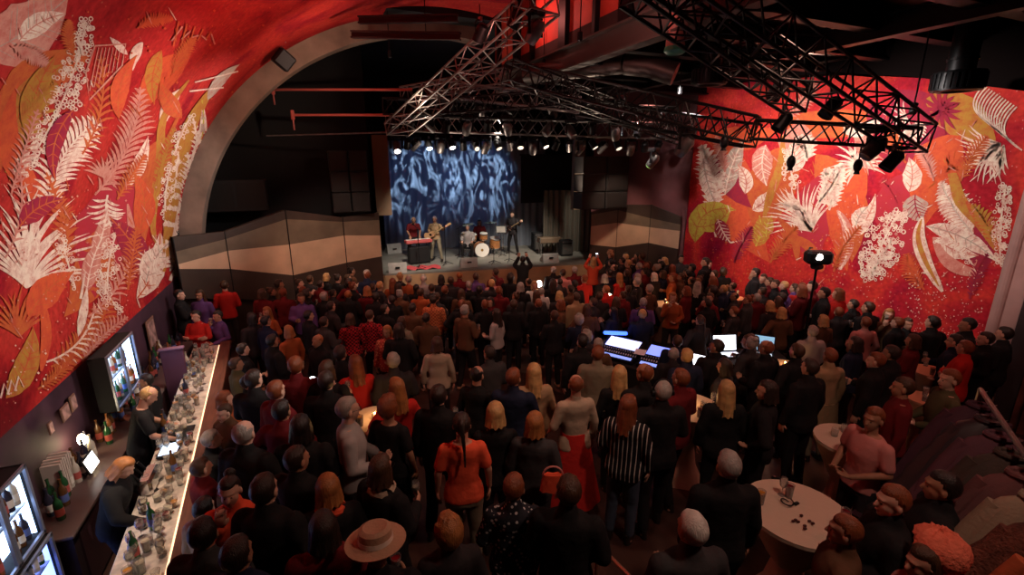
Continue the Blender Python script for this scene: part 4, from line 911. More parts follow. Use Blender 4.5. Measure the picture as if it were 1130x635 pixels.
def proto_prof():
    t = thing('hanging_profile_light', 'x', 'stage light', (0, 0, 0), 0, None, True); t['_o'] = [0, 0, 0]
    M_ = Matrix.Rotation(rad(60), 3, 'X')
    b = MB(); b.bbox((0, .12, -.22), (.2, .26, .2), .04, M=Matrix.Rotation(rad(-30), 3, 'X')); b.build('lamp_house', BLACK, t)
    b = MB(); b.lathe([(.06, .1), (.075, -.1), (.085, -.3), (.07, -.3)], (0, 0, -.26), 12, M_); b.build('lens_tube', GREYM, t, True)
    b = MB(); b.path([(-.13, .05, -.24), (-.13, 0, -.06), (.13, 0, -.06), (.13, .05, -.24)], .012); b.build('yoke', BLACK, t); return t
protos = [proto_par(), proto_mover(), proto_prof()]; used = [False]*3
LENS = mat('lit_lens', (1, .95, .85), .3, emit=(1, .93, .8), es=14); LENSD = mat('dim_lens', (1, .9, .75), .3, emit=(1, .85, .65), es=1.3); LENSB = mat('lit_lens_blue', (.5, .7, 1), .3, emit=(.45, .65, 1), es=16)
LENSR = mat('lit_lens_red', (1, .3, .25), .3, emit=(1, .35, .3), es=10); LENSG = mat('lit_lens_green', (.5, .9, .2), .3, emit=(.6, 1, .2), es=3)
def lamp(k, p, rz, label, group=None, lens=None, tilt=None):
    o = protos[k] if not used[k] else clone(protos[k]); used[k] = True
    for c_ in list(o.children):
        if c_.name.startswith('lens') and not c_.name.startswith('lens_tube'): bpy.data.objects.remove(c_)
    o.location = p; o.rotation_euler = (0, 0, rz); o['label'] = label
    if group: o['group'] = group
    if lens:
        b = MB(); z = (-.24, -.33, -.26)[k]; M_ = Matrix.Rotation(rad((35, 40, 60)[k]), 3, 'X'); e = (-.13, -.2, -.305)[k]; r = (.088, .09, .07)[k]
        b.lathe([(r, e), (r, e-.006)], (0, 0, z), 12, M_); b.build('lens', lens, o)
    return o
LR = random.Random(11)
row = [(437, 149), (449, 150), (461, 149), (473, 151), (486, 149), (498, 150), (511, 151), (523, 149), (536, 150), (549, 151), (562, 149), (574, 150), (588, 151), (601, 149), (614, 151), (628, 150), (641, 151), (655, 150), (668, 152), (682, 151), (697, 152), (712, 153), (727, 152)]
for i, (u, v) in enumerate(row):
    k = (1, 0, 2, 0, 1, 0, 0, 2)[i % 8]; L_ = {0: LENS, 3: LENSB, 5: LENS, 7: LENSD, 9: LENSD, 11: LENSD, 13: LENSD, 17: LENSD, 19: LENSD}.get(i)
    p = pd(u, v, 14.2)-Vector((0, 0, 0))
    lb = {0: 'lit white lamp at the keyboard end of the row over the stage', 3: 'lamp glowing blue-white over the blue curtain', 5: 'lit white lamp over the seated players', 7: 'dimly lit lamp above the tall guitarist side of the drummer', 9: 'dimly lit lamp above the kick drum side', 11: 'dimly lit lamp over the standing guitarist', 13: 'faintly lit lamp above the black hanging screen', 17: 'faintly lit lamp above the pleated grey curtain', 19: 'faintly lit lamp beside the hung stack over the tan panel'}.get(i)
    lamp(k, p, LR.uniform(-.6, .6)+(math.pi if L_ else 0), lb or 'dark lamp in the close row hanging over the stage front', 'row of lamps over the stage', L_)
for (u, v) in [(433, 126), (452, 128), (470, 126), (492, 130), (515, 127), (538, 129), (560, 127), (583, 130), (606, 128), (630, 131), (655, 131), (680, 133), (705, 135), (730, 136), (500, 108), (530, 110), (565, 110), (610, 108), (640, 112)]:
    lamp(LR.choice((0, 0, 1, 2)), pd(u, v, 12.7), LR.uniform(-3, 3), 'dark lamp among the tangle of lights on the rear trusses', 'lamps on the rear trusses')
lamp(1, pd(722, 163, 12.6), .4, 'moving lamp with a yellow-green glow hanging by the rose wall', None, LENSG)
lamp(1, pd(758, 140, 8.6), .2, 'large dark moving lamp at the corner of the mural')
lamp(1, pd(591, 10, 7.8), .5, 'black moving lamp hanging high on the pale truss')
lamp(0, pd(530, 20, 8.2), .5, 'small lamp with red-white glow near the top of the pale truss', None, LENSR); lamp(0, pd(569, 3, 7.8), .5, 'small lamp with red-white glow at the very top of the pale truss', None, LENSR)
lamp(0, pd(920, 100, 6.9), 1.2, 'square black lamp hanging under the middle of the heavy box truss'); lamp(0, pd(862, 78, 6.6), 1.2, 'small black lamp high under the heavy box truss')
lamp(1, pd(970, 138, 7.3), 1.2, 'black lamp hanging where the level truss meets the heavy one'); lamp(0, pd(988, 160, 7.2), 1.0, 'small black lamp under the truss end'); lamp(0, pd(866, 118, 7.6), 1.2, 'upright black lamp on the level truss')
for (u, v, lb) in ((874, 172, 'tiny black lamp hanging low in front of the pale feather leaves'), (948, 176, 'tiny black lamp hanging low in front of the white star leaf'), (800, 150, 'small black lamp near the kink of the trusses')):
    p = pd(u, v, 7.8); m = MB(); m.tube(p+Vector((0, 0, .3)), p, .012, n=5); m.sph(p-Vector((0, 0, .1)), (.07, .07, .11), 8, 6); m.tube(p-Vector((0, 0, .18)), p-Vector((0, 0, .24)), .03, .05)
    single('hanging_lamp', m, BLACK, lb, 'lamp', p, smooth=True)
# wall speaker at the arch
p = pd(313, 66, 11.5); t = thing('wall_speaker', 'small black speaker hanging askew on the arch by a bracket', 'speaker', p)
M_ = Matrix.Rotation(rad(40), 3, 'Y') @ Matrix.Rotation(rad(20), 3, 'Z')
b = MB(); b.bbox(p, (.4, .3, .4), .03, M=M_); b.build('cabinet', BLACKM, t); b = MB(); b.bbox(p+M_ @ Vector((0, -.155, 0)), (.34, .02, .34), .01, M=M_); b.build('grille', BLACK, t)
b = MB(); b.tube(p+Vector((0, 0, .2)), p+Vector((-.1, .5, .7)), .02); b.bbox(p+Vector((0, .0, .42)), (.2, .1, .06), .01); b.build('bracket', STEEL, t)
# loudspeaker stacks
def stack(a, b, t_, nrow, ncol, label):
    p0, p1 = pt(*a, t_), pt(*b, t_); w = (p1.x-p0.x); h = (p0.z-p1.z); c = ((p0.x+p1.x)/2, t_, p1.z)
    for i in range(nrow):
        for j in range(ncol):
            cx = p0.x+w*(j+.5)/ncol; cz = p1.z+h*(i+.5)/nrow; cw, chh = w/ncol-.03, h/nrow-.02
            t = thing('hanging_loudspeaker', label+(' top' if i == nrow-1 else ' bottom' if i == 0 else ' middle')+(', bar side' if j == 0 else ', mural side'), 'speaker', (cx, t_, cz-chh/2), 0, None)
            bb = MB(); bb.bbox((cx, t_+.3, cz), (cw, .6, chh), .02); bb.build('cabinet', mat('speaker_box', (.012, .01, .01), .7), t)
            bb = MB(); bb.bbox((cx, t_-.01, cz), (cw*.9, .02, chh*.86), .008); bb.build('grille', mat('speaker_grille', (.016, .012, .011), .6, .3, bump=.6, bscale=150), t)
stack((361, 166), (410, 234), 15.4, 3, 2, 'black loudspeaker of the hung stack before the arch wall,'); stack((644, 172), (692, 230), 13.6, 3, 2, 'black loudspeaker of the hung stack above the tan panel,')
# dark equipment cases on top of the panels
for (u, v, w, h, lb) in ((262, 214, 1.6, .9, 'large dark case on the ledge behind the side panel nearest the mural'),):
    p = pt(u, v+20, 15.5); t = thing('dark_cabinet', lb, 'cabinet', p); b = MB(); b.bbox(p+Vector((0, .3, h/2)), (w, .6, h), .03); b.build('body', mat('speaker_box', (.03, .02, .02), .7), t)
    b = MB(); [b.box(p+Vector((x, -.01, h/2)), (w*.42, .02, h*.8)) for x in (-w*.24, w*.24)]; b.build('front_panel', mat('speaker_grille', (.04, .03, .03), .5), t)
# round ceiling diffusers
def diffuser(u, v, d, r, label, drop):
    p = pd(u, v, d); t = thing('ceiling_diffuser', label, 'air vent', p)
    b = MB(); b.lathe([(r, -.12), (r, .12), (r*.96, .14), (r*.96, -.14), (r*.2, -.14), (r*.2, -.12)], p, 28); b.build('drum', BLACK, t, True)
    b = MB(); [b.box(p+Vector((r*1.01*math.cos(k*.22), r*1.01*math.sin(k*.22), 0)), (.02, .03, .22), rz=k*.22) for k in range(29)]; b.build('fins', BLACK, t)
    b = MB(); b.lathe([(r*.55, .12), (r*.55, drop)], p, 20); b.lathe([(r*.6, .3), (r*.6, .34)], p, 20); b.build('duct', BLACK, t, True)
    b = MB(); [b.lathe([(r*k/5, -.145), (r*k/5, -.15), (r*k/5-.015, -.15)], p, 24) for k in range(1, 5)]; b.build('rings', GREYM, t)
diffuser(783, 85, 9, .32, 'round black ceiling diffuser over the mural corner', 1.0); diffuser(1057, 90, 7.4, .33, 'round dark ceiling diffuser near the pale column', .9)
m = MB(); a, b = pd(745, 82, 9.3), pd(690, 70, 9.6); m.path([a, (a+b)/2+Vector((0, 0, .05)), b], .22, 14); m.tube(b, b+Vector((-1.2, 2.2, .05)), .2, n=14)
single('ventilation_duct', m, mat('duct_metal', (.07, .055, .05), .45, .6), 'fat round ventilation duct running under the dark ceiling', 'duct', a, smooth=True)
p = pd(746, 44, 7.2); t = thing('exhaust_cylinder', 'grey cylinder with a greenish rim hanging below the red panels', 'vent', p)
b = MB(); b.lathe([(.13, .4), (.15, -.1), (.14, -.12)], p, 16); b.build('body', mat('exhaust', (.3, .1, .08), .5), t, True); b = MB(); b.lathe([(.16, -.1), (.17, -.16), (.12, -.2)], p, 16); b.build('rim', mat('green_rim', (.05, .25, .16), .4), t, True)
# ================================================================ BAR
t = thing('bar_counter', 'long straight bar counter with a bright top along the dark bar wall', 'bar', (-1.95, 6.6, 0)); 
b = MB(); b.bbox((-1.72, 6.8, 1.075), (.2, 8.4, .05), .01); b.build('customer_ledge', wood('bar_wood', (.09, .03, .018), (.15, .05, .03)), t)
b = MB(); b.bbox((-2.07, 6.8, 1.02), (.5, 8.4, .04), .008); b.build('worktop', mat('bar_top', (.55, .47, .4), .3, var=.3, vscale=12), t)
b = MB(); b.box((-1.74, 6.8, .53), (.06, 8.3, 1.04)); b.box((-2.26, 6.8, .5), (.04, 8.3, 1.0)); b.build('front_panel', mat('bar_front', (.07, .025, .02), .6), t)
for k in range(9): b = MB(); b.box((-1.70, 2.9+k*.96, .53), (.02, .9, .9)); b.build('face_board', MATS['bar_wood'], t)
b = MB(); b.tube((-1.62, 2.7, .2), (-1.62, 10.9, .2), .02); b.build('foot_rail', BRASS, t)
b = MB(); b.box((-1.835, 6.8, 1.05), (.03, 8.2, .014)); b.build('glow_strip', mat('bar_edge_glow', (1, .75, .5), .4, emit=(1, .62, .38), es=1.6), t)  # added emissive strip, stands in for the glow off the bar clutter
t.location = (-1.85, 6.6, 0); t.rotation_euler.z = rad(4.1)
t = thing('back_counter', 'low back counter behind the bar, crowded with bottles', 'counter', (-3.0, 7, 0))
b = MB(); b.bbox((-2.98, 8.8, .88), (.56, 6.2, .04), .008); b.build('worktop', mat('back_top', (.12, .08, .075), .4), t); b = MB(); b.box((-2.99, 8.8, .43), (.5, 6.1, .86)); b.build('base_cabinet', mat('back_base', (.03, .015, .018), .6), t)
for k in range(6): b = MB(); b.box((-2.73, 6.3+k*.98, .44), (.02, .86, .76)); b.build('door', mat('back_door', (.05, .02, .025), .5), t)
GLASS = mat('clear_glass', (.9, .88, .85), .1, trans=.85, spec=.6)
LIQ = [mat('beer', (.7, .3, .04), .2, trans=.3), mat('red_wine', (.12, .005, .01), .2), mat('pale_drink', (.7, .62, .45), .2, trans=.4)]
def glass_mesh(kind):
    b = MB()
    if kind == 0: b.lathe([(.03, 0), (.038, .13), (.036, .13), (.028, .01)], n=10)
    elif kind == 1: b.lathe([(.032, 0), (.03, .004), (.004, .008), (.004, .07), (.03, .1), (.036, .14), (.028, .18), (.026, .18), (.033, .14), (.004, .08)], n=10)
    else: b.lathe([(.033, 0), (.036, .09), (.034, .09), (.03, .008)], n=10)
    g = b.mesh('glass', GLASS, True); b = MB()
    if kind == 0: b.lathe([(.026, .012), (.034, .11)], n=8)
    elif kind == 1: b.lathe([(.008, .085), (.03, .105), (.032, .13)], n=8)
    else: b.lathe([(.028, .012), (.032, .06)], n=8)
    return g, b
GM = [glass_mesh(k) for k in range(3)]; LQM = [[GM[k][1].mesh('liquid', l, True) for l in LIQ] for k in range(3)]
def drink(p, kind, liq, label, group, cat='glass', s=1.0):
    o = bpy.data.objects.new(('beer_glass', 'wine_glass', 'tumbler')[kind], GM[kind][0]); COL.objects.link(o); o.location = p; o.scale = (s, s, s); tag(o, label, cat, group)
    if liq is not None: c_ = bpy.data.objects.new('drink', LQM[kind][liq]); COL.objects.link(c_); c_.parent = o
    return o
BR = random.Random(5)
BOT = []
for c_, w in (((.02, .09, .03), 0), ((.12, .05, .015), 0), ((.6, .55, .45), 1), ((.3, .1, .03), 0), ((.03, .03, .05), 0)):
    b = MB(); b.lathe([(.033, 0), (.037, .01), (.037, .17), (.03, .205), (.013, .235), (.0125, .29), (.015, .295), (.015, .305)], n=10)
    BOT.append(b.mesh('bottle', mat('bottle_%d' % len(BOT), c_, .12, spec=.8), True))
LBL = []
for c_ in ((.75, .7, .6), (.5, .1, .08), (.1, .15, .4)):
    b = MB(); b.lathe([(.0378, .05), (.0378, .13)], n=10); LBL.append(b.mesh('bottle_label', mat('paper_label_%d' % len(LBL), c_, .7), True))
def bottle(p, k, lk, label, group, s=1.0):
    o = bpy.data.objects.new('bottle', BOT[k]); COL.objects.link(o); o.location = p; o.scale = (s, s, s); tag(o, label, 'bottle', group)
    c_ = bpy.data.objects.new('paper_label', LBL[lk]); COL.objects.link(c_); c_.parent = o; return o
zs = [(3.6, 'near end of the bar'), (5.0, 'near middle of the bar'), (6.4, 'bar beside the bartenders'), (8.0, 'far middle of the bar'), (10.6, 'far end of the bar')]
n_ = 0
def bp(x, y, z): dx, dy = x+1.95, y-6.6; a = rad(4.1); return (-1.85+dx*math.cos(a)-dy*math.sin(a), 6.6+dx*math.sin(a)+dy*math.cos(a), z)
for k in range(150):
    y_ = 3.0+7.7*(k/150)+BR.uniform(-.03, .03); x_ = BR.uniform(-2.24, -1.9)
    z_ = next(nm for lim, nm in zs if y_ < lim+.8) if y_ < 11.4 else zs[-1][1]
    kd = BR.randrange(3); drink(bp(x_, y_, 1.04), kd, BR.choice((None, 0, 1, 2, 2)), '%s in the bright clutter on the %s' % (('tall beer glass', 'stemmed wine glass', 'small tumbler')[kd], z_), 'glasses on the %s, %s' % (z_, ('beer', 'wine', 'tumbler')[kd]), s=1.15)
for k, y_ in enumerate((3.4, 3.55, 4.1, 4.9, 5.3, 6.3, 7.4, 7.55, 8.6, 9.4, 9.9)):
    bottle(bp(BR.uniform(-2.28, -2.0), y_, 1.04), BR.randrange(5), BR.randrange(3), 'bottle standing among the glasses on the bar', 'bottles on the bar', 1.05)
for k in range(60):
    y_ = 3.6+k*.135+BR.uniform(-.05, .05)
    if y_ < 5.85: continue
    bottle((BR.uniform(-3.15, -2.9), y_, .90), BR.randrange(5), BR.randrange(3), 'bottle in the row on the counter behind the bartenders', 'bottles on the back counter', 1.15)
# beer tap block, tray, tablet on bar
t = thing('beer_tap', 'black beer tap block with three short levers on the bar', 'beer tap', (-2.08, 6.1, 1.04)); b = MB(); b.bbox((-2.08, 6.1, 1.14), (.14, .4, .2), .03); b.build('body', CHROME, t)
for dy in (-.12, 0, .12): b = MB(); b.tube((-2.12, 6.1+dy, 1.2), (-2.2, 6.1+dy, 1.33), .012, .018); b.build('lever', BLACK, t)
m = MB(); m.bbox((-2.05, 7.25, 1.055), (.36, .46, .02), .008); m.box((-2.05, 7.25, 1.067), (.32, .42, .004)); single('bar_tray', m, BLACKM, 'black square tray lying on the bar', 'tray', (-2.05, 7.25, 1.045))
t = thing('till_screen', 'glowing pale blue till screen lying on the bar top', 'screen', (-2.05, 6.85, 1.045)); b = MB(); b.bbox((-2.05, 6.85, 1.07), (.24, .34, .03), .01); b.build('case', BLACKM, t); b = MB(); b.box((-2.05, 6.85, 1.088), (.2, .28, .004)); b.build('display', mat('screen_blue', (.6, .75, 1), .4, emit=(.55, .72, 1), es=2.2), t)
# fridges
ICE = mat('fridge_glow', (.6, .7, 1), .4, emit=(.2, .3, 1.0), es=3); ICEW = mat('fridge_glow_white', (.9, .95, 1), .4, emit=(.42, .62, 1), es=4.5)
FG = mat('fridge_glass', (.85, .92, 1), .05, trans=.95, spec=.5)
def fridge(x, y0, y1, z0, z1, label, nd, m_, shelves=2):
    t = thing('bottle_fridge', label, 'fridge', (x, (y0+y1)/2, z0)); d = .2
    b = MB(); b.box((x-d+.02, (y0+y1)/2, (z0+z1)/2), (.04, y1-y0, z1-z0)); [b.box((x-d/2, y, (z0+z1)/2), (d, .03, z1-z0)) for y in (y0+.015, y1-.015)]; [b.box((x-d/2, (y0+y1)/2, z), (d, y1-y0, .03)) for z in (z0+.015, z1-.015)]
    b.build('cabinet', BLACKM, t)
    b = MB(); b.box((x-d+.045, (y0+y1)/2, (z0+z1)/2), (.01, y1-y0-.06, z1-z0-.06)); [b.box((x-d/2+.01, y, (z0+z1)/2), (d-.08, .008, z1-z0-.08)) for y in (y0+.036, y1-.036)]; b.build('light_panel', m_, t)
    b = MB(); [b.box((x-d/2, (y0+y1)/2, z0+(z1-z0)*k/(shelves+1)), (d-.08, y1-y0-.06, .012)) for k in range(1, shelves+1)]; b.build('shelf', STEEL, t)
    w = (y1-y0)/nd
    for k in range(nd):
        ya, yb = y0+k*w, y0+(k+1)*w; dr = MB(); c = (x+.012, (ya+yb)/2, (z0+z1)/2)
        for (cy, cz, wy, wz) in ((ya+.02, c[2], .035, z1-z0), (yb-.02, c[2], .035, z1-z0), (c[1], z0+.02, w-.01, .035), (c[1], z1-.02, w-.01, .035)): dr.box((x+.012, cy, cz), (.025, wy, wz))
        D = dr.build('door', mat('door_frame', (.3, .32, .4), .4, .5), t)
        g = MB(); g.box((x+.012, c[1], c[2]), (.006, w-.07, z1-z0-.07)); g.build('glass_pane', FG, D); g = MB(); g.tube((x+.04, yb-.05, c[2]-.1), (x+.04, yb-.05, c[2]+.1), .008); g.build('handle', STEEL, D)
        for s_ in range(shelves+1):
            for q_ in range(int(w/.1)):
                if BR.random() < .75: bottle((x-.075, ya+.07+q_*.1, z0+.035+(z1-z0)*s_/(shelves+1)), BR.randrange(5), BR.randrange(3), 'chilled bottle in the '+' '.join(label.split(',')[0].split()[:9]), 'bottles in the '+label, min(1.0, (z1-z0)/(shelves+1)/.34))
f = lambda u, v: ps(u, v, -2.95)
fridge(-2.9, 4.7, 5.66, 1.06, 1.88, 'upper glass fridge at the near end of the back bar, glowing blue-white', 2, ICEW, 1)
fridge(-2.86, 4.7, 5.66, .12, 1.04, 'lower glass fridge at the near end of the back bar, glowing violet-blue', 2, ICE, 2)
fridge(-2.9, 7.95, 9.1, 1.25, 2.1, 'far glass fridge glowing white-blue below the mural edge', 2, ICEW, 1)
# lit tablet, bottle shelf, purple partition, pictures
t = thing('order_tablet', 'small bright white tablet on a stand on the back counter', 'tablet', (-2.95, 6.95, .9)); b = MB(); b.bbox((-2.93, 6.95, 1.06), (.02, .3, .22), .008, M=Matrix.Rotation(rad(-15), 3, 'Y')); b.build('case', BLACKM, t)
b = MB(); b.box((-2.915, 6.95, 1.06), (.006, .26, .18), M=Matrix.Rotation(rad(-15), 3, 'Y')); b.build('display', mat('screen_white', (1, .97, .9), .4, emit=(1, .95, .85), es=5), t); b = MB(); b.tube((-2.95, 6.95, .9), (-2.95, 6.95, 1.0), .02); b.build('stand', STEEL, t)
t = thing('shelf_lamp', 'warm white lamp glaring against the bar wall above the bottles', 'lamp', (-3.15, 7.35, .9)); b = MB(); b.tube((-3.15, 7.35, .9), (-3.15, 7.35, 1.15), .012); b.build('pole', BLACK, t); b = MB(); b.sph((-3.12, 7.35, 1.2), (.05, .05, .08), 10, 8); b.build('bulb', mat('warm_bulb', (1, .8, .5), .4, emit=(1, .8, .45), es=40), t, True)
m = MB(); [m.box((-3.13, 6.55+k*.045, 1.12), (.18, .03, .42+.03*(k % 3))) for k in range(7)]; single('menu_folders', m, mat('menu_card', (.6, .5, .42), .6), 'upright row of pale menus leaning on the back counter', 'menus', (-3.1, 6.7, .92))
curtain('hanging_drape', (11.0, 3.4, 0), (9.6, .9, 0), 0.0, 5.2, mat('brown_velvet', (.16, .04, .028), .9, var=.7, vscale=2.5), 'mottled red-brown drape hanging beside the pale column at the frame edge', amp=.16, waves=6)
t = thing('purple_partition', 'purple upright partition panel at the far end of the back bar', 'partition', (-2.6, 9.4, 0)); b = MB(); b.bbox((-2.49, 9.4, .8), (.34, .07, 1.6), .01); b.build('panel', mat('purple_paint', (.09, .03, .06), .6), t); b = MB(); b.bbox((-2.49, 9.4, 1.62), (.38, .1, .04), .01); b.build('cap', mat('cap_rail', (.2, .1, .16), .5), t)
for i, (y_, z_, w, h) in enumerate(((7.0, 1.6, .1, .16), (7.4, 1.6, .22, .2), (7.65, 1.62, .16, .22), (4.6, 1.3, .3, .3), (11.2, 1.4, .5, .6))):
    c = (-3.235, y_, z_); t = thing('framed_picture', ('small narrow pinkish notice on the bar wall under the mural', 'wide dark picture above the warm lamp', 'square dark picture beside the far fridge', 'square picture near the close end of the bar wall', 'large dim picture near the arch foot')[i], 'picture', c)
    b = MB(); b.bbox(c, (.02, w, h), .006); b.build('frame', mat('frame_wood', (.2, .1, .07), .5), t); b = MB(); b.box((c[0]+.012, c[1], c[2]), (.004, w*.8, h*.8)); b.build('print', mat('print_%d' % i, (.35, .2, .18) if i else (.6, .35, .3), .7, var=.6, vscale=8), t)
# ================================================================ FOH MIXING DESK
def V3(u, v, z): return pz(u, v, z)
CREAM = mat('cream_cloth', (.62, .5, .38), .75, bump=.3, bscale=15)
fr = rad(-23)
def frame_at(u, v, z, rz=0): p = V3(u, v, z); return p
dk, zk = pzf(724, 400, .92); DA = rad(-58); dk2, zk2 = pzf(826, 392, .92); DB = rad(-30)
def desk_table(c, rz, L_, label):
    t = thing('mixing_desk_table', label, 'table', (c.x, c.y, c.z-.92), rz, None, True); t['_o'] = [0, 0, 0]
    b = MB(); b.bbox((0, 0, .86), (L_, .9, .05), .01); b.build('table_top', BLACKM, t)
    for x in (-L_/2+.1, L_/2-.1):
        for y in (-.38, .38): b = MB(); b.bbox((x, y, .42), (.06, .06, .84), .01); b.build('leg', BLACK, t)
    b = MB(); b.box((0, -.43, .5), (L_-.1, .02, .7)); b.build('skirt', BLACKM, t); return t
desk_table(dk, DA, 2.5, 'long black table carrying the mixing consoles in the crowd'); desk_table(dk2, DB, 1.5, 'shorter black table carrying the laptops')
TMS = {0: Matrix.Translation((dk.x, dk.y, zk)) @ Matrix.Rotation(DA, 4, 'Z'), 1: Matrix.Translation((dk2.x, dk2.y, zk2)) @ Matrix.Rotation(DB, 4, 'Z')}
def desk_thing(name, label, cat, x, y, z, rz=0, d=0):
    p = TMS[d] @ Vector((x, y, z)); o = thing(name, label, cat, p, (DA, DB)[d]+rz, None, True); o['_o'] = [0, 0, 0]; return o
WSC = mat('screen_white2', (.9, .93, 1), .4, emit=(.8, .88, 1), es=2.6); BSC = mat('console_blue', (.1, .2, .9), .4, emit=(.05, .16, 1), es=2.6)
def console(x, w, label, top, d=0):
    o = desk_thing('mixing_console', label, 'mixing console', x, 0, .89, 0, d); b = MB()
    b.add([(-w/2, -.36, 0), (w/2, -.36, 0), (w/2, .36, 0), (-w/2, .36, 0), (-w/2, -.36, .06), (w/2, -.36, .06), (w/2, .36, .26), (-w/2, .36, .26)], [(3, 2, 1, 0), (0, 1, 5, 4), (4, 5, 6, 7), (7, 6, 2, 3), (0, 4, 7, 3), (1, 2, 6, 5)])
    b.build('body', BLACK, o); sl = .2/.72; M_ = Matrix.Rotation(math.atan(sl), 3, 'X'); Z = lambda y: .06+(y+.36)*sl+.006
    b = MB(); n_ = int(w/.05)
    for k in range(n_): b.box((-w/2+.04+k*.05, -.18, Z(-.18)+.004), (.02, .04, .02), M=M_); b.box((-w/2+.04+k*.05, -.08, Z(-.08)+.004), (.014, .014, .02), M=M_)
    b.build('fader_buttons', mat('fader_caps', (.6, .6, .65), .4), o)
    b = MB(); b.box((0, .15, Z(.15)), (w*.84, .32, .01), M=M_); b.build('display', top, o)
    b = MB(); b.box((0, -.29, Z(-.29)), (w*.86, .08, .006), M=M_); b.build('lit_strip', mat('strip_blue', (.2, .3, .9), .4, emit=(.3, .4, 1), es=1.0), o); return o
console(-.75, .8, 'mixing console with a glowing lilac-white surface at the stage end of the desk', mat('screen_lilac', (.6, .6, 1), .4, emit=(.5, .52, 1), es=2.0)); console(.1, .75, 'mixing console with blue and white lights in the middle of the desk', mat('screen_mid', (.3, .4, 1), .4, emit=(.22, .3, 1), es=1.3)); console(.86, .7, 'lighting console with bright white pages at the near end of the desk', WSC)
o = desk_thing('light_bar', 'strong blue strip lamp glowing at the stage end of the desk', 'lamp', -1.0, .3, .885); b = MB(); b.bbox((0, 0, .34), (.5, .08, .07), .02, rz=.5); b.build('tube', BSC, o); b = MB(); b.tube((0, 0, 0), (0, 0, .32), .014); b.build('bracket', BLACK, o)
def laptop(x, y, rz, label, m_, s=1.0):
    o = desk_thing('laptop', label, 'laptop', x, y, .887, rz, 1); b = MB(); b.bbox((0, 0, .012), (.4*s, .27*s, .02), .006); b.build('base', BLACK, o)
    M_ = Matrix.Rotation(rad(-15), 3, 'X'); b = MB(); b.bbox((0, .17*s, .15*s), (.42*s, .014, .28*s), .005, M=M_); b.build('lid', BLACK, o)
    b = MB(); b.box((0, .159*s, .15*s), (.38*s, .004, .24*s), M=M_); b.build('display', m_, o); b = MB(); b.box((0, -.01, .024), (.34*s, .18*s, .003)); b.build('keys', mat('lit_keys', (.8, .85, .9), .4, emit=(.7, .8, .9), es=.8), o); return o
laptop(-.38, .02, rad(12), 'open laptop with a bright white screen on the shorter desk', WSC, 1.3); laptop(.26, .1, rad(-18), 'open laptop with a pale blue screen beside the white one', mat('screen_pale', (.35, .55, .75), .4, emit=(.2, .42, .6), es=1.0), 1.3)
for i, (x, y, rz) in enumerate(((-.3, -.1, .2), (.5, -.15, -.3), (.46, .1, .5))):
    o = desk_thing('running_order_sheet', ('white running order sheet beside the first console', 'white paper sheet in front of the middle console', 'crumpled white sheet between the consoles')[i], 'paper', x, y, (1.1, 1.08, 1.1)[i]); b = MB(); b.box((0, 0, 0), (.21, .29, .003), rz=rz); b.build('sheet', mat('paper_lit', (.85, .85, .88), .7), o)
# ================================================================ TABLES
def high_table(u, v, r, label, h=1.1, candle=True, skirt='tight', m_=None, nd=3, grp='drinks on the white tables', cover=True):
    p, bz = pzf(u, v, h); p.x = min(p.x, 10.75); M_ = m_ or CREAM; t = thing('standing_table', label, 'table', (p.x, p.y, bz), 0, None, True); t['_o'] = [0, 0, 0]
    b = MB(); b.lathe([(r, h-.02), (r, h), (.001, h+.001)], n=32) if not cover else b.lathe([(r+.005, h-.03), (r+.005, h+.004), (.001, h+.005)], n=32); b.build('table_top', M_, t)
    if cover:
        b = MB(); N_ = 32; vs = []; pr = [(1.0, h-.02), (.82, h-.16), (.5, h-.4), (.3, h*.5), (.42, .25), (.68, .03)]
        for k, (rr, z) in enumerate(pr):
            for i in range(N_):
                a = 2*math.pi*i/N_; w = 1+(.06+.05*(k > 2))*math.cos(4*a)*(k/5)+.02*math.sin(9*a+k); vs.append((r*rr*w*math.cos(a), r*rr*w*math.sin(a), z))
        b.add(vs, [(k*N_+i, k*N_+(i+1) % N_, (k+1)*N_+(i+1) % N_, (k+1)*N_+i) for k in range(len(pr)-1) for i in range(N_)]); b.build('stretch_cover', M_, t, True)
    b = MB(); b.lathe([(.035, .04), (.03, h-.03)], n=10); b.lathe([(.26, 0), (.25, .03), (.03, .05)], n=20); b.build('pedestal', STEEL, t, True)
    return p
FL = mat('flame', (1, .6, .2), .4, emit=(1, .55, .16), es=60)
def candle(p, label):
    t = thing('candle', label, 'candle', p, 0, None, True); t['_o'] = [0, 0, 0]; b = MB(); b.lathe([(.032, 0), (.036, .07), (.033, .07), (.029, .008)], n=12); b.build('holder', GLASS, t, True)
    b = MB(); b.lathe([(.025, .01), (.025, .035)], n=10); b.build('wax', mat('wax', (.8, .6, .4), .5), t); b = MB(); b.sph((0, 0, .055), (.009, .009, .02), 8, 6); b.build('flame', FL, t, True)
    L_ = bpy.data.lights.new('candle_light', 'POINT'); L_.energy = CANDLE; L_.color = (1, .5, .18); L_.shadow_soft_size = .03; lo = bpy.data.objects.new('candle_light', L_); COL.objects.link(lo); lo.location = (p[0], p[1], p[2]+.13)
CANDLE = 2.2
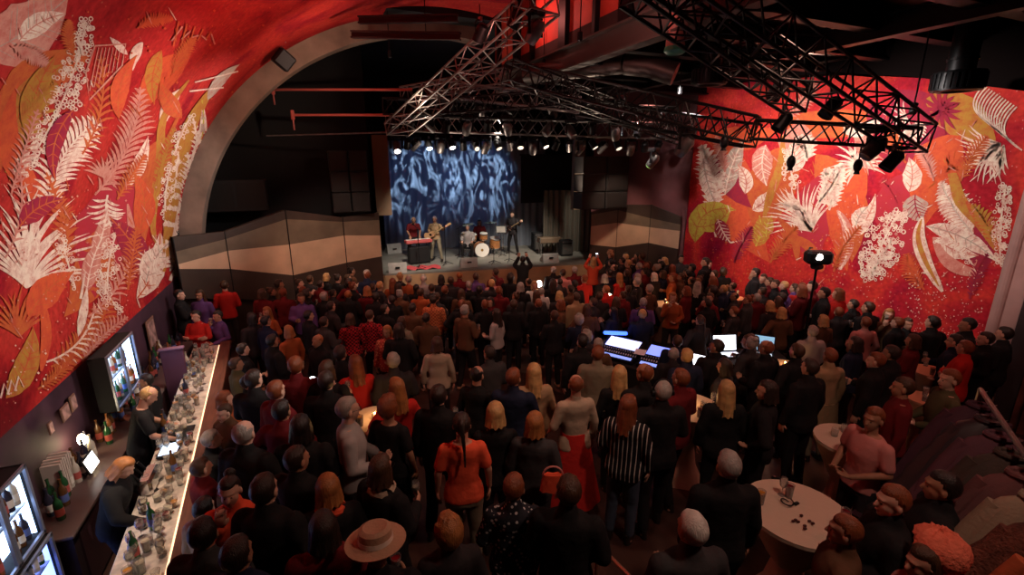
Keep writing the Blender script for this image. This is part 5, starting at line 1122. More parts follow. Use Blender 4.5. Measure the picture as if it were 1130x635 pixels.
TB = [(761, 449, .38, 1.1, 'round standing table in pale cloth beside the mixing desk, candle glowing on it', (0, .05)), (880, 565, .42, 1.05, 'largest round table in pale cloth, alone near the open dark floor', None),
      (937, 486, .33, 1.05, 'round table with reddish pale top between the big table and the mural crowd', None), (1028, 410, .3, 1.05, 'small round table lit orange, closest to the pale column', None), (1020, 440, .22, 1.05, 'smallest round table glowing orange just in front of the column table', None),
      (735, 336, .35, 1.05, 'candlelit round table deep in the crowd behind the desk', (0, .0)), (866, 404, .3, 1.05, 'candlelit small table behind the laptops', (0, 0)), (414, 462, .3, 1.05, 'candlelit table in the middle of the floor between standing guests', (0, 0)), (346, 428, .25, 1.05, 'small table with a white light on the bar side of the floor', (0, 0)),
      (826, 326, .3, 1.05, 'small orange-lit table in the back crowd near the mural', (.05, 0)), (668, 337, .28, 1.05, 'candlelit table in the crowd close to the stage', (0, 0)), (592, 322, .25, 1.05, 'bright little table among the people at the stage front', (0, 0))]
TPOS = []; DR = random.Random(9)
for i, (u, v, r, h, lb, cd) in enumerate(TB):
    mm = CREAM if i not in (3, 4, 9) else mat('orange_lit_cloth', (.7, .3, .17), .7)  # cream cloth with the orange light put into its colour
    p = high_table(u, v, r, lb, h, m_=mm); TPOS.append((p.x, p.y, r))
    if cd is not None: candle((p.x+cd[0], p.y+cd[1], p.z+.006), 'small tea light burning on the '+['table by the mixing desk', 0, 0, 0, 0, 'table deep in the crowd', 'table behind the laptops', 'table in mid-floor', 'small table on the bar side', 'table near the mural', 'table close to the stage', 'little table at the stage front'][i] if i else 'tea light burning on the pale table beside the mixing desk')
    for k in range(5 if i < 3 else 2):
        a = DR.uniform(0, 6.28); rr = r*DR.uniform(.4, .8); kd = DR.randrange(3)
        drink((p.x+rr*math.cos(a), p.y+rr*math.sin(a), p.z+.006), kd, DR.choice((None, 0, 1)), '%s standing on the %s' % (('beer glass', 'wine glass', 'tumbler')[kd], ' '.join(lb.split(',')[0].replace('round ', '').replace('in pale cloth ', '').split()[:10])), 'drinks on table %s %s' % ('ABCDEFGHIJKL'[i], kd))
for (i, lb) in ((11, 'bright white lamp on the little table at the stage front'), (10, 'small warm-white lamp on the table close to the stage'), (3+5, None)):
    if lb:
        x, y, r = TPOS[i]; z_ = 1.106+fz(x, y); t = thing('table_lamp', lb, 'lamp', (x+.06, y-.05, z_), 0, None, True); t['_o'] = [0, 0, 0]
        b = MB(); b.lathe([(.05, 0), (.05, .012), (.01, .02), (.01, .1)], n=12); b.build('base', BLACK, t); b = MB(); b.lathe([(.05, .1), (.075, .12), (.07, .26), (.04, .27)], n=14); b.build('lamp_shade', mat('lamp_glow%d' % i, (1, .95, .9), .5, emit=(1, .96, .9) if i == 11 else (1, .75, .5), es=22 if i == 11 else 6), t, True)
x, y, r = TPOS[8+0]
t = thing('table_lamp', 'small cool-white light on the bar-side table', 'lamp', (TPOS[-4][0], TPOS[-4][1], 1.06+fz(TPOS[-4][0], TPOS[-4][1])), 0, None, True); t['_o'] = [0, 0, 0]
b = MB(); b.lathe([(.04, 0), (.04, .012), (.01, .02), (.01, .08)], n=12); b.build('base', BLACK, t); b = MB(); b.sph((0, 0, .12), .05, 12, 8); b.build('bulb', mat('cool_bulb', (.9, .97, 1), .4, emit=(.8, .95, 1), es=12), t, True)
# scattered dark items on the big table
p = pzf(868, 556, 1.06)[0]; m = MB(); [m.path([p+Vector((.05*math.cos(a)*(.5+.1*a), .05*math.sin(a), .01+.002*a)) for a in [k*.5 for k in range(14)]], .006) for _ in (0,)]
m.bbox(p+Vector((.07, -.04, .01)), (.05, .03, .02), .006); single('necklace', m, BLACK, 'dark curled cord lying on the largest pale table', 'cord', p)
p = pzf(885, 578, 1.06)[0]; m = MB()
for k in range(8): m.sph(p+Vector((DR.uniform(-.08, .08), DR.uniform(-.06, .06), .008)), (.018, .014, .009), 6, 5)
single('snack_crumbs', m, mat('dark_snack', (.06, .01, .01), .6), 'few dark snacks spilled on the largest pale table', 'snacks', p); bpy.context.scene.objects[-1] if False else None
# lamp on a pole by the tan panel
p = Vector((10.55, 13.0, 0)); q0 = pt(728, 248, 13.0); t = thing('floor_lamp', 'thin pole lamp with a bright white head before the tan panel', 'lamp', (q0.x, 13.0, 0), 0, None, True); t['_o'] = [0, 0, 0]
b = MB(); b.tube((0, 0, .03), (0, 0, q0.z-.08), .025); b.build('pole', BLACK, t); b = MB(); b.lathe([(.25, 0), (.24, .03), (.03, .05)], n=16); b.build('base', BLACK, t); b = MB(); b.sph((0, 0, q0.z), .075, 10, 8); b.build('bulb', mat('white_bulb', (.9, .95, 1), .4, emit=(.8, .92, 1), es=22), t, True)
# follow spot by the mural
fs = ps(903, 284, 9.9); t = thing('follow_spot', 'spotlight on a tall tripod against the red mural, lamp glaring', 'spotlight', (fs.x, fs.y, 0), 0, None, True); t['_o'] = [0, 0, 0]; z = fs.z
b = MB(); [b.tube((0, 0, 1.0), (.45*math.cos(a), .45*math.sin(a), .02), .02) for a in (0, 2.1, 4.2)]; b.tube((0, 0, .9), (0, 0, z-.2), .025); b.build('tripod', BLACK, t)
b = MB(); b.bbox((0, 0, z), (.5, .3, .28), .05, rz=-.6); b.bbox((0, 0, z-.2), (.2, .2, .12), .03); b.build('housing', BLACK, t)
b = MB(); dv = (O-Vector((fs.x, fs.y, z))).normalized(); b.tube(dv*.14+Vector((.03, 0, z)), dv*.2+Vector((.03, 0, z)), .07, n=12); b.build('lens', mat('spot_lens', (1, .9, .8), .4, emit=(1, .9, .75), es=9), t)
m = MB(); q0 = fs+Vector((.02, .25, 0)); m.path([(q0.x, q0.y, z), (q0.x+.1, q0.y+.05, z+.15), (q0.x+.25, q0.y+.1, z+.12)], .02); single('spot_cable', m, BLACK, 'thick cable looping behind the spotlight at the mural', 'cable', q0)
# handrail pieces at the lower edge
p0, p1 = pzf(660, 602, .9)[0], pzf(708, 650, 1.0)[0]; m = MB(); m.tube(p0, p1, .018); m.tube(p0, (p0.x, p0.y, fz(p0.x, p0.y)), .018); single('handrail', m, mat('rail', (.5, .28, .2), .3, .6), 'thin metal handrail rising from the dark floor at the lower edge', 'handrail', (p0.x, p0.y, 0))
# ================================================================ CROWD
# u v height face pose hair haircolour top colour bottom colour skin extras | short name | label
ROWS = '''
566 233 1.78 150 bassist short dark jacket dark trousers black 0 - |tall guitarist|tall guitarist in dark clothes standing by the kick drum on stage
480 238 1.76 165 bassist short white sweater tan trousers khaki 0 glasses |bass player|bass player in a tan top and cap-pale hair, long guitar neck pointing out
455 242 1.76 -160 keys balding grey tshirt maroon trousers dark 0 - |keyboard player|keyboard player in a maroon top bending over the pink-red keyboard
516 249 1.72 180 drummer short grey jacket lightgrey trousers black 0 - |seated player|seated player with open grey jacket beside the drum kit
529 243 1.74 180 drummer long dark sweater maroon trousers black 0 - |drummer|long-haired drummer in a dark reddish top sitting behind the kick drum
577 284 1.8 0 phone short black jacket black trousers black 0 - |photographer|dark photographer standing tall at the stage front with arms raised
510 461 1.7 8 frest pony dark tshirt orange trousers khaki 0 - |orange top|woman in a bright orange top with a long dark ponytail and khaki trousers
700 440 1.66 -25 fhold long auburn blouse striped trousers denim 0 - |striped blouse|woman with long auburn hair in a black and white striped loose blouse
636 418 1.70 15 fhold balding auburn sweater beige longskirt red 0 glasses |red skirt|person with glasses, beige top and a long bright red skirt
548 450 1.66 5 frest bob blonde sweater black trousers black 0 - |blonde bob|woman with a blonde bob in black beside the orange top
588 460 1.63 -10 frest bob ginger jacket charcoal trousers dark 0 - |ginger bob|woman with a short ginger bob in a charcoal jacket
567 530 1.64 0 fhold short auburn jacket speckled trousers black 0 - |speckled jacket|person with reddish curls in a dark jacket with silvery speckles
628 533 1.78 -12 rest short brown jacket black trousers black 0 - |dark suit|broad man in a black jacket at the lower edge beside the speckled jacket
495 578 1.60 20 frest curly ginger jacket dark trousers black 0 - |wild curls|person with wild gingery curls at the lower edge
411 596 1.74 10 rest none dark jacket black trousers black 0 hat |straw hat|person under a reddish brimmed hat at the lower edge
408 512 1.68 -30 drink bob brown jacket black trousers black 0 glasses,scarf |beige collar|woman in glasses with a pale scarf, just behind the hat wearer
340 535 1.64 25 frest bob ginger jacket black trousers black 0 scarf,orange |orange scarf|woman with gingery hair and an orange scarf over a black coat
300 530 1.78 -5 rest short dark jacket black trousers black 0 - |black back|man with dark hair and a broad black back beside the orange scarf
224 555 1.74 -12 hold short black jacket lightgrey trousers dark 0 - |pale jacket|man with black hair in a pale lilac-grey jacket leaning at the bar ledge
249 568 1.68 5 hold short black jacket charcoal trousers black 0 - |dark head low|dark-haired person in charcoal at the lower edge beside the pale jacket
258 530 1.62 200 face bun dark coat orange trousers black 0 - |orange coat|person in an orange-brown coat lifting a drink to the mouth
262 600 1.72 -5 rest short dark jacket navy trousers black 0 - |navy back|person with a navy back cut off by the lower edge
232 479 1.72 -60 hold short grey jacket black trousers black 0 - |grey hair bar|grey-haired person in black turned to the bar
268 470 1.76 -10 rest balding grey jacket black trousers black 0 - |balding grey|balding grey-haired man in a black coat two steps from the bar
212 517 1.70 -40 drink short brown jacket maroon trousers black 0 - |maroon at bar|brown-haired person in a maroon jacket at the bar ledge
238 520 1.66 -20 rest bob auburn coat brown trousers black 0 - |brown coat|person in a rust-brown coat behind the grey-haired one at the bar
236 446 1.68 160 frest short brown jacket brown trousers black 0 - |facing bar person|person in brown facing back from the bar
330 398 1.76 10 drink short auburn jacket maroon trousers denim 0 - |maroon pair|person in a maroon leather jacket and pale jeans beside the white light
356 402 1.72 -8 rest bob brown sweater black trousers black 0 collar |white collar|person with brown bob and a pale collar beside the small white light
385 443 1.78 -70 hold short grey shirt lightgrey trousers dark 0 glasses |grey shirt|grey-haired man with glasses in a pale grey shirt, turned sideways
426 443 1.66 -20 frest curly auburn tshirt black trousers black 0 - |auburn curls|woman with auburn curls and bare neck in black next to the grey shirt
330 470 1.72 5 rest bob black jacket black trousers black 0 collar |black bob|person with black hair over a pale collar in black
272 418 1.74 -70 hold short black jacket black trousers black 0 collar |smoking profile|dark-haired man in profile with white collar by the far bar
482 375 1.70 5 frest bob brown sweater beige trousers dark 0 - |beige back|woman in a beige top and dark trousers in the middle of the floor
440 360 1.80 0 rest bob dark jacket black trousers black 0 - |tall dark|tall person in black with mousy hair beside the beige back
513 339 1.86 -35 drink short grey sweater brown trousers black 0 - |big brown sweater|big grey-haired man in a tight brown sweater turned sideways
548 343 1.68 60 fhold long dark shirt lightgrey trousers black 0 - |pale shirt|person in a pale grey shirt facing the big brown sweater
541 330 1.62 150 face bob dark sweater maroon trousers dark 0 - |face between|dark-haired woman with lit face between the brown sweater and the pale shirt
390 348 1.70 10 frest bob brown sweater redcheck trousers dark 0 - |red check|person in a red checked top on the bar side of the floor
404 345 1.72 -5 rest short brown sweater redcheck trousers dark 0 - |second red check|second person in a red checked top, shoulder to shoulder with the first
427 362 1.66 180 fhold bob ginger blouse patterned trousers dark 0 - |patterned blouse|person in an orange patterned blouse facing the bar
478 328 1.74 -5 rest short dark jacket orangecheck trousers dark 0 - |orange check|broad person in an orange checked jacket near the stage front
466 305 1.74 0 rest short white jacket lightgrey trousers dark 0 - |white hair|white-haired person in pale clothes lit from the stage
405 301 1.76 30 rest balding auburn jacket navy trousers black 0 - |bald by panel|bald person standing at the corner of the stage and side panel
405 318 1.74 5 rest bob ginger sweater maroon trousers dark 0 - |ginger maroon|ginger-haired person in maroon close to the stage corner
384 322 1.72 5 rest balding ginger jacket black trousers black 0 - |red face|reddish bald head in black close to the side panel
452 306 1.72 0 rest short grey shirt rust trousers dark 0 - |rust shirt|grey-haired person in a rust shirt below the stage front
433 309 1.70 5 frest long auburn sweater rust trousers dark 0 - |auburn rust|long-haired person in rust beside the grey-haired rust shirt
464 320 1.7 0 rest short brown jacket rust trousers dark 0 - |rust back|person with a tan-orange back in the second row from the stage
455 337 1.7 0 rest short dark jacket brown trousers dark 0 - |brown back|person with a dull brown back behind the orange checks
470 348 1.68 0 rest short dark jacket brown trousers dark 0 - |second brown back|person with a wide brown back two rows behind the white hair
617 298 1.74 -15 rest short brown shirt pink trousers black 0 - |pink shirt|person in a pink shirt close to the stage front
602 296 1.76 15 rest balding grey jacket black trousers black 0 - |grey balding front|balding person in black between the photographer and the pink shirt
590 312 1.66 170 hold bob blonde tshirt white trousers black 0 - |white top|fair person in a white top lit by the small bright table
597 319 1.6 20 hold short grey sweater white trousers black 0 - |second white top|second person in white leaning over the bright little table
655 285 1.76 -10 phone long blonde sweater orange trousers dark 0 - |raised arms blonde|blonde person with orange-lit top at the stage corner, hands raised
567 333 1.72 0 rest short brown jacket black trousers black 0 - |black jacket mid|brown-haired person in a black jacket behind the white tops
643 372 1.80 10 rest short black coat black trousers black 0 - |tall black coat|tall person in a long black coat in the middle of the crowd
660 385 1.74 -10 rest short auburn jacket khaki trousers dark 0 - |khaki jacket|person in a khaki-brown jacket before the mixing desk
684 408 1.66 0 frest long blonde sweater black trousers black 0 - |long blonde|woman with long blonde hair in black between desk and red skirt
722 405 1.80 15 rest balding auburn jacket black trousers black 0 - |bald head desk|bald man in black close behind the mixing desk
726 426 1.76 5 rest short grey jacket black trousers black 0 headphones |rim lit head|grey-haired man in black with a bright rim of light on the head
748 373 1.66 -20 rest short brown jacket navy trousers black 0 - |desk operator|operator seen between the blue lights of the mixing desk
792 378 1.74 30 hold short dark jacket black trousers black 0 - |laptop operator|operator in black reaching to the white laptop
849 379 1.78 30 rest balding auburn jacket black trousers black 0 - |bald behind laptops|bald red-faced man in black behind the laptops
801 424 1.64 -5 frest long blonde jacket black trousers black 0 - |rim lit blonde|blonde woman with a rim of light beside the candle table
840 424 1.68 60 rest bob dark jacket black trousers black 0 - |dark by candle|dark-haired woman in profile behind the rim-lit blonde
697 352 1.70 0 rest short blonde jacket navy trousers black 0 headphones |headphones|person wearing headphones in front of the mixing desk
710 331 1.70 -10 rest short grey jacket purple trousers dark 0 - |purple lit|person with purplish lit hair near the blue lights
743 325 1.70 160 face bob ginger sweater rust trousers dark 0 - |candle face|ginger-haired person whose face glows over a candle
717 316 1.72 40 rest short grey sweater brown trousers dark 0 - |profile by candle|person in profile across the candle from the ginger hair
880 383 1.74 20 rest short brown jacket black trousers black 0 - |black by flame|person in black beside the flame-lit table
915 388 1.70 5 frest short auburn coat tan trousers khaki 0 - |tan coat|woman in a knee-length tan coat with bare-looking legs
805 505 1.78 0 rest short grey jacket black trousers black 0 - |grey head dark floor|grey-haired man in a black coat at the edge of the open floor
765 574 1.76 8 rest short white jacket charcoal trousers dark 0 - |white head|white-haired man in a dark grey jacket, low in front of the dark floor
965 535 1.74 70 hold short auburn jacket black trousers black 0 - |red profile|man with red-lit face in profile beside the big table
958 580 1.62 60 rest short auburn jacket brown trousers black 0 - |small head|short-haired person low between the big table and the coats
988 592 1.60 80 hold bob brown tshirt pink trousers dark 0 - |pink shoulders|person with pink-lit shoulders and brown bob beside the coats
960 445 1.66 100 hold short auburn tshirt pink trousers dark 0 - |bent arms|person with pink-lit bare arms leaning on the reddish table
985 422 1.70 60 rest short brown sweater maroon trousers dark 0 - |maroon at small table|person in maroon at the smallest orange table
1050 412 1.72 70 hold short auburn shirt olive trousers dark 0 - |olive shirt|person in an olive shirt at the column-side table
978 343 1.74 150 face long ginger sweater brown trousers dark 0 - |long ginger|ginger-haired person holding up an arm before the mural
957 352 1.72 0 rest short auburn shirt pink trousers black 0 - |pink shirt mural|person in a pinkish shirt before the big mural
1000 352 1.70 160 rest short brown jacket black trousers black 0 collar |pale collar mural|person with pale collar turned away from the mural
1022 335 1.78 0 rest short black jacket black trousers black 0 - |tall silhouette|tall black silhouette against the dark red foot of the mural
1040 350 1.80 10 rest short black jacket black trousers black 0 - |silhouette pair|black silhouette with pale sleeve near the column end of the mural
977 321 1.78 0 rest short black jacket black trousers black 0 - |silhouette spot|black silhouette standing above the heads between spotlight and column
885 315 1.74 -20 hold long auburn sweater red trousers dark 0 - |red dress below spot|long-haired person in red below the spotlight
905 300 1.80 160 rest short dark jacket black trousers black 0 - |spot operator|dark figure operating the tripod spotlight
843 305 1.80 120 rest short brown jacket black trousers black 0 collar |tall by orange table|tall man with lit face in black beside the small orange-lit table
813 302 1.68 0 rest curly brown jacket black trousers black 0 - |round curls|person with a round halo of brown hair near the orange-lit table
860 330 1.66 20 frest bob brown sweater rust trousers dark 0 - |rust sweater|person in a rust sweater between the laptops and the mural
865 343 1.70 0 rest bob blonde jacket brown trousers dark 0 - |fair bob desk end|fair-haired person behind the end of the mixing desk
888 358 1.72 0 rest short grey jacket lightgrey trousers dark 0 - |pale jacket desk|grey-haired person in a pale jacket behind the laptops
909 350 1.70 10 rest bob blonde sweater brown trousers dark 0 - |fair head|fair-haired person in brown in front of the tan coat
928 341 1.70 0 rest short auburn jacket dark trousers dark 0 - |auburn head|auburn-haired person in dark clothes before the mural
785 274 1.86 170 rest short black coat black trousers black 0 - |wall silhouette|tall dark person leaning on the wall where mural and tan panel meet
752 283 1.84 175 rest short dark jacket charcoal trousers black 0 - |panel silhouette|tall dim person standing before the tan panel next to the pole lamp
247 312 1.84 20 hold short brown sweater red trousers dark 0 - |red shirt arch|person in a red shirt standing by the foot of the arch
312 320 1.76 0 rest short auburn jacket maroon trousers black 0 - |maroon panel|person in maroon before the dark foot of the side panel
294 341 1.66 170 face long ginger sweater rust trousers dark 0 - |orange long hair|long ginger-haired person in orange rust, lit from the front
332 326 1.76 200 rest bob brown jacket purple trousers black 0 - |violet light|person touched by violet light before the side panel
240 345 1.66 150 face short dark sweater purple trousers black 0 - |dark face bar end|dark-haired person with lit face behind the far end of the bar
216 345 1.70 180 rest short black sweater red trousers black 0 - |red top bar end|person in a bright red top at the far end of the bar
197 322 1.84 -60 rest short black jacket black trousers black 0 - |crossed arms|big dark person with folded arms near the arch and mural edge
220 322 1.78 180 frest long brown jacket purple trousers black 0 - |purple arch|long-haired person in purple before the arch foot
318 362 1.66 60 frest bob ginger sweater rust trousers dark 0 - |ginger rust|ginger-haired person in rust a row in front of the maroon jacket
350 372 1.66 150 rest balding ginger jacket black trousers black 0 - |lit small face|person with an orange-lit face on the bar side of the red checks
243 385 1.70 -50 hold short dark jacket black trousers black 0 - |far bar guest|guest in black leaning at the far part of the bar
257 398 1.70 -60 hold short brown jacket olive trousers black 0 - |olive bar guest|guest in olive drab at the far part of the bar
247 440 1.68 -60 drink bob auburn jacket rust trousers black 0 - |rust bar guest|guest with auburn hair and a rust jacket at the bar
568 410 1.72 -10 rest short auburn jacket navy trousers black 0 - |dark wide back|man with auburn hair and a wide dark back near the floor gap
588 406 1.68 10 frest long blonde blouse tan trousers dark 0 - |long fair hair|woman with long fair hair in a tan blouse beside the wide dark back
300 372 1.72 0 rest short black jacket black trousers black 0 - |x|-
288 350 1.72 0 rest short black jacket navy trousers black 0 - |x|-
270 350 1.70 60 rest bob black jacket dark trousers black 0 - |x|-
340 345 1.72 0 rest short black jacket black trousers black 0 - |x|-
357 352 1.70 -30 rest short dark jacket charcoal trousers black 0 - |x|-
365 335 1.72 0 rest short dark jacket dark trousers black 0 - |x|-
350 325 1.74 0 rest short grey jacket black trousers black 0 - |x|-
415 325 1.70 0 rest short dark jacket black trousers black 0 - |x|-
431 328 1.70 40 rest short dark jacket black trousers black 0 - |x|-
420 340 1.70 0 rest short dark jacket black trousers black 0 - |x|-
443 352 1.66 0 frest bob brown jacket khaki trousers black 0 - |x|-
496 307 1.72 0 rest short brown jacket dark trousers black 0 - |x|-
483 306 1.68 0 rest bob dark jacket dark trousers black 0 - |x|-
512 302 1.74 0 rest balding ginger jacket maroon trousers black 0 - |x|-
529 303 1.74 0 rest short brown jacket purple trousers black 0 - |x|-
546 299 1.78 0 rest short brown jacket maroon trousers black 0 - |x|-
560 304 1.72 0 rest curly dark jacket black trousers black 0 - |x|-
541 306 1.66 0 rest short brown jacket pink trousers black 0 - |x|-
495 318 1.70 0 rest short auburn jacket black trousers black 0 - |x|-
508 320 1.68 0 rest bob brown jacket brown trousers black 0 - |x|-
525 318 1.70 0 rest short dark jacket black trousers black 0 - |x|-
548 318 1.70 0 rest short auburn jacket maroon trousers black 0 - |x|-
536 332 1.70 0 rest short auburn jacket black trousers black 0 - |x|-
578 313 1.70 0 rest bob grey jacket black trousers black 0 - |x|-
595 332 1.68 0 rest short auburn jacket black trousers black 0 - |x|-
612 345 1.72 0 rest short brown jacket black trousers black 0 - |x|-
618 333 1.68 90 rest bob auburn jacket brown trousers black 0 - |x|-
634 296 1.74 20 rest short grey jacket maroon trousers black 0 - |x|-
645 305 1.72 0 rest short auburn sweater red trousers black 0 - |x|-
636 325 1.72 0 rest short brown jacket tan trousers black 0 - |x|-
648 338 1.70 0 rest bob brown jacket brown trousers black 0 - |x|-
668 306 1.72 0 rest bob grey jacket black trousers black 0 - |x|-
669 317 1.70 30 rest short ginger jacket red trousers black 0 - |x|-
680 330 1.68 0 rest bob brown jacket black trousers black 0 - |x|-
699 289 1.76 0 rest short blonde shirt brown trousers black 0 - |x|-
690 303 1.70 0 frest long ginger sweater red trousers black 0 - |x|-
714 292 1.76 0 rest short grey jacket purple trousers black 0 - |x|-
728 293 1.76 0 rest short grey jacket black trousers black 0 - |x|-
738 294 1.74 20 frest long auburn jacket rust trousers black 0 - |x|-
706 303 1.70 0 rest short grey jacket black trousers black 0 - |x|-
722 302 1.70 0 rest bob white jacket dark trousers black 0 - |x|-
745 305 1.74 0 rest short auburn sweater rust trousers black 0 - |x|-
758 318 1.70 0 rest bob auburn jacket maroon trousers black 0 - |x|-
770 313 1.72 -30 frest long grey jacket black trousers black 0 - |x|-
784 325 1.70 120 face short brown jacket maroon trousers black 0 - |x|-
782 306 1.74 0 rest bob auburn jacket black trousers black 0 - |x|-
795 298 1.76 0 rest short brown jacket maroon trousers black 0 - |x|-
797 287 1.80 0 rest short dark jacket black trousers black 0 - |x|-
817 286 1.82 0 rest short dark jacket black trousers black 0 - |x|-
828 297 1.76 0 rest short dark jacket dark trousers black 0 - |x|-
845 293 1.80 0 rest short brown jacket maroon trousers black 0 - |x|-
856 297 1.78 0 rest short brown jacket black trousers black 0 - |x|-
870 298 1.80 0 rest short brown jacket purple trousers black 0 - |x|-
862 312 1.74 0 rest short blonde jacket black trousers black 0 - |x|-
892 312 1.76 0 rest short dark jacket maroon trousers black 0 - |x|-
912 318 1.74 30 rest bob auburn jacket red trousers black 0 - |x|-
928 316 1.78 0 rest short dark jacket black trousers black 0 - |x|-
942 325 1.74 0 rest bob auburn jacket maroon trousers black 0 - |x|-
950 328 1.76 0 rest short brown jacket black trousers black 0 - |x|-
962 327 1.78 0 rest short black jacket black trousers black 0 - |x|-
992 338 1.76 0 rest short black jacket black trousers black 0 - |x|-
1010 335 1.78 30 rest short auburn jacket black trousers black 0 - |x|-
1050 372 1.76 0 rest short dark jacket navy trousers black 0 - |x|-
1062 378 1.72 40 rest short auburn jacket red trousers black 0 - |x|-
1074 368 1.78 0 rest short dark jacket black trousers black 0 - |x|-
1084 362 1.84 0 rest short black jacket black trousers black 0 - |x|-
1030 372 1.70 0 rest bob brown jacket maroon trousers black 0 - |x|-
945 375 1.70 0 rest bob dark jacket navy trousers black 0 - |x|-
960 392 1.70 40 rest short auburn jacket black trousers black 0 - |x|-
985 385 1.74 0 rest short dark jacket black trousers black 0 - |x|-
895 400 1.72 0 rest short dark jacket black trousers black 0 - |x|-
762 412 1.72 0 rest short auburn jacket maroon trousers black 0 - |x|-
540 385 1.70 0 rest short dark jacket charcoal trousers black 0 - |x|-
480 430 1.74 -10 rest short dark jacket black trousers black 0 - |x|-
300 450 1.68 0 rest short black jacket maroon trousers red 0 - |x|-
298 415 1.72 0 rest short dark jacket black trousers black 0 - |x|-
320 425 1.7 0 rest short auburn jacket maroon trousers black 0 - |x|-
375 385 1.74 0 rest short dark jacket black trousers black 0 - |x|-
372 410 1.74 0 rest short dark jacket black trousers black 0 - |x|-
395 405 1.68 0 frest long auburn sweater red trousers black 0 - |x|-
410 415 1.66 30 frest long ginger tshirt red trousers black 0 - |x|-
420 395 1.72 0 rest short grey jacket dark trousers black 0 - |x|-
325 505 1.70 0 rest short dark jacket black trousers black 0 - |x|-
375 560 1.70 20 rest bob dark jacket maroon trousers black 0 - |x|-
932 508 1.74 60 rest short black jacket black trousers black 0 - |x|-
700 600 1.3 0 rest none none none none none none 0 - |skip|-
'''
def clampR(u, v, H, base):
    p = pz(u, v, H+.012+base) if base else pzf(u, v, H+.012)[0]
    if base == 0 and p.x > 10.85:
        q = ps(u, v, 10.85)
        if q.z-fz(q.x, q.y) < 2.02: return Vector((q.x, q.y, fz(q.x, q.y))), q.z-fz(q.x, q.y)
        return Vector((10.85, q.y, fz(10.85, q.y))), H
    return Vector((p.x, p.y, base or fz(p.x, p.y))), H
PR = random.Random(21)
taken = []
for i, line in enumerate(ROWS.strip().split('\n')):
    a, nm, lab = line.split('|'); w = a.split()
    if nm == 'skip': continue
    u, v, H, face = float(w[0]), float(w[1]), float(w[2]), float(w[3]); base = 1.0 if v < 260 and 440 < u < 580 else 0.0
    if w[4] == 'drummer': pos, H2 = clampR(u, v, H-.46, base)[0], H
    elif w[4] == 'keys': pos, H2 = clampR(u, v, H-.2, base)[0], H
    else: pos, H2 = clampR(u, v, H, base)
    x = nm == 'x'; hs = H2/1.76
    pose = w[4]
    if pose == 'rest': pose = PR.choice(('rest', 'drink', 'drinkl', 'hold', 'cross', 'hip', 'rest', 'drink')); 
    if pose == 'face': pose = 'fface'
    if pose == 'frest' and x: pose = PR.choice(('frest', 'fhold', 'frest', 'fdrink'))
    if not base and pos.y > 3.2 and pos.x < -1.4 and pos.y < 11.0: pos.x = -1.32
    person(u, v, H2, None if (x and face == 0) else face, pose, w[5], w[6], w[7], w[8], w[9], w[10], PR.randrange(3), None if x else nm, None if lab == '-' else lab, () if w[12] == '-' else w[12].split(','), pos=pos, base=base, shoes=(base > 0 or pos.length < 9), scl=hs if w[4] != 'keys' else 1.0)
    if not base: taken.append((pos.x, pos.y))
    ALLP[-1]['hp'] = H2
bar = person(155, 432, 1.8, -48, 'barman', 'balding', 'blonde', 'tshirt', 'black', 'trousers', 'black', 1, 'bartender', 'bald bartender in a black T-shirt leaning towards the bar', ('apron',), pos=(-2.5, 7.25, 0), shoes=True)
person(178, 505, 1.66, -67, 'barman', 'bob', 'ginger', 'jacket', 'black', 'trousers', 'black', 0, 'ginger bartender', 'ginger-haired bartender in black working low behind the bar', pos=(-2.36, 5.75, 0), shoes=True)
person(95, 470, 1.68, 110, 'hold', 'short', 'black', 'jacket', 'black', 'trousers', 'black', 2, 'dark bartender', 'dark-haired bartender facing the back counter beside the warm lamp', pos=(-2.52, 8.05, 0), shoes=True)
# ---- fill the rest of the packed floor
def okspot(x, y, dmin=.5):
    if x < -1.3 or x > 10.8 or y > 14.6: return False
    if x > 8.6 and y > 15.25-2.07*(x-9.7)-.75: return False
    if y > 12.4 and x > 10.3: return False
    if y > 15.3-.14*(x-2) and x > 1.5: return False
    if x < 1.8 and y > 13.0+.55*(x+2): return False
    for (dc, da, hl) in ((dk, DA, 1.55), (dk2, DB, 1.05)):
        e = Vector((x-dc.x, y-dc.y)); lx, ly = e.x*math.cos(da)+e.y*math.sin(da), -e.x*math.sin(da)+e.y*math.cos(da)
        if abs(lx) < hl and abs(ly) < .8: return False
    for (tx, ty, tr) in TPOS:
        if (x-tx)**2+(y-ty)**2 < (tr+.3)**2: return False
    if (x-fs.x)**2+(y-fs.y)**2 < .35: return False
    for (a, b) in taken:
        if (x-a)**2+(y-b)**2 < dmin*dmin: return False
    u, v, px = proj((x, y, 1.7+fz(x, y)))
    if 405 < u < 670 and v < 303: return False
    for q in ALLP:
        if q['lab'] and q['v'] > 315 and not q['st'] and q['p'].length > 3 and q['nm'] not in ('laptop operator', 'desk operator'):
            k_ = proj(q['p']+Vector((0, 0, 1.7)))[2]
            if abs(u-q['u']) < .62*k_ and q['v']+4 < v < q['v']+1.15*k_: return False
    if v > 436 or u < 180 or u > 1095: return False
    if 560 < u < 600 and v > 470: return False
    if 640 < u < 930 and v > 455: return False           # open dark floor
    if u > 930 and v > 470: return False
    if 455 < u < 640 and v > 462: return False
    if 520 < u < 640 and 350 < v < 405: return False
    if 430 < u < 470 and 365 < v < 440: return False
    return True
FR = random.Random(77); tries = 0
poses_f = ['rest', 'drink', 'drinkl', 'hold', 'cross', 'hip', 'frest', 'fhold', 'fdrink', 'rest', 'drink', 'clap']
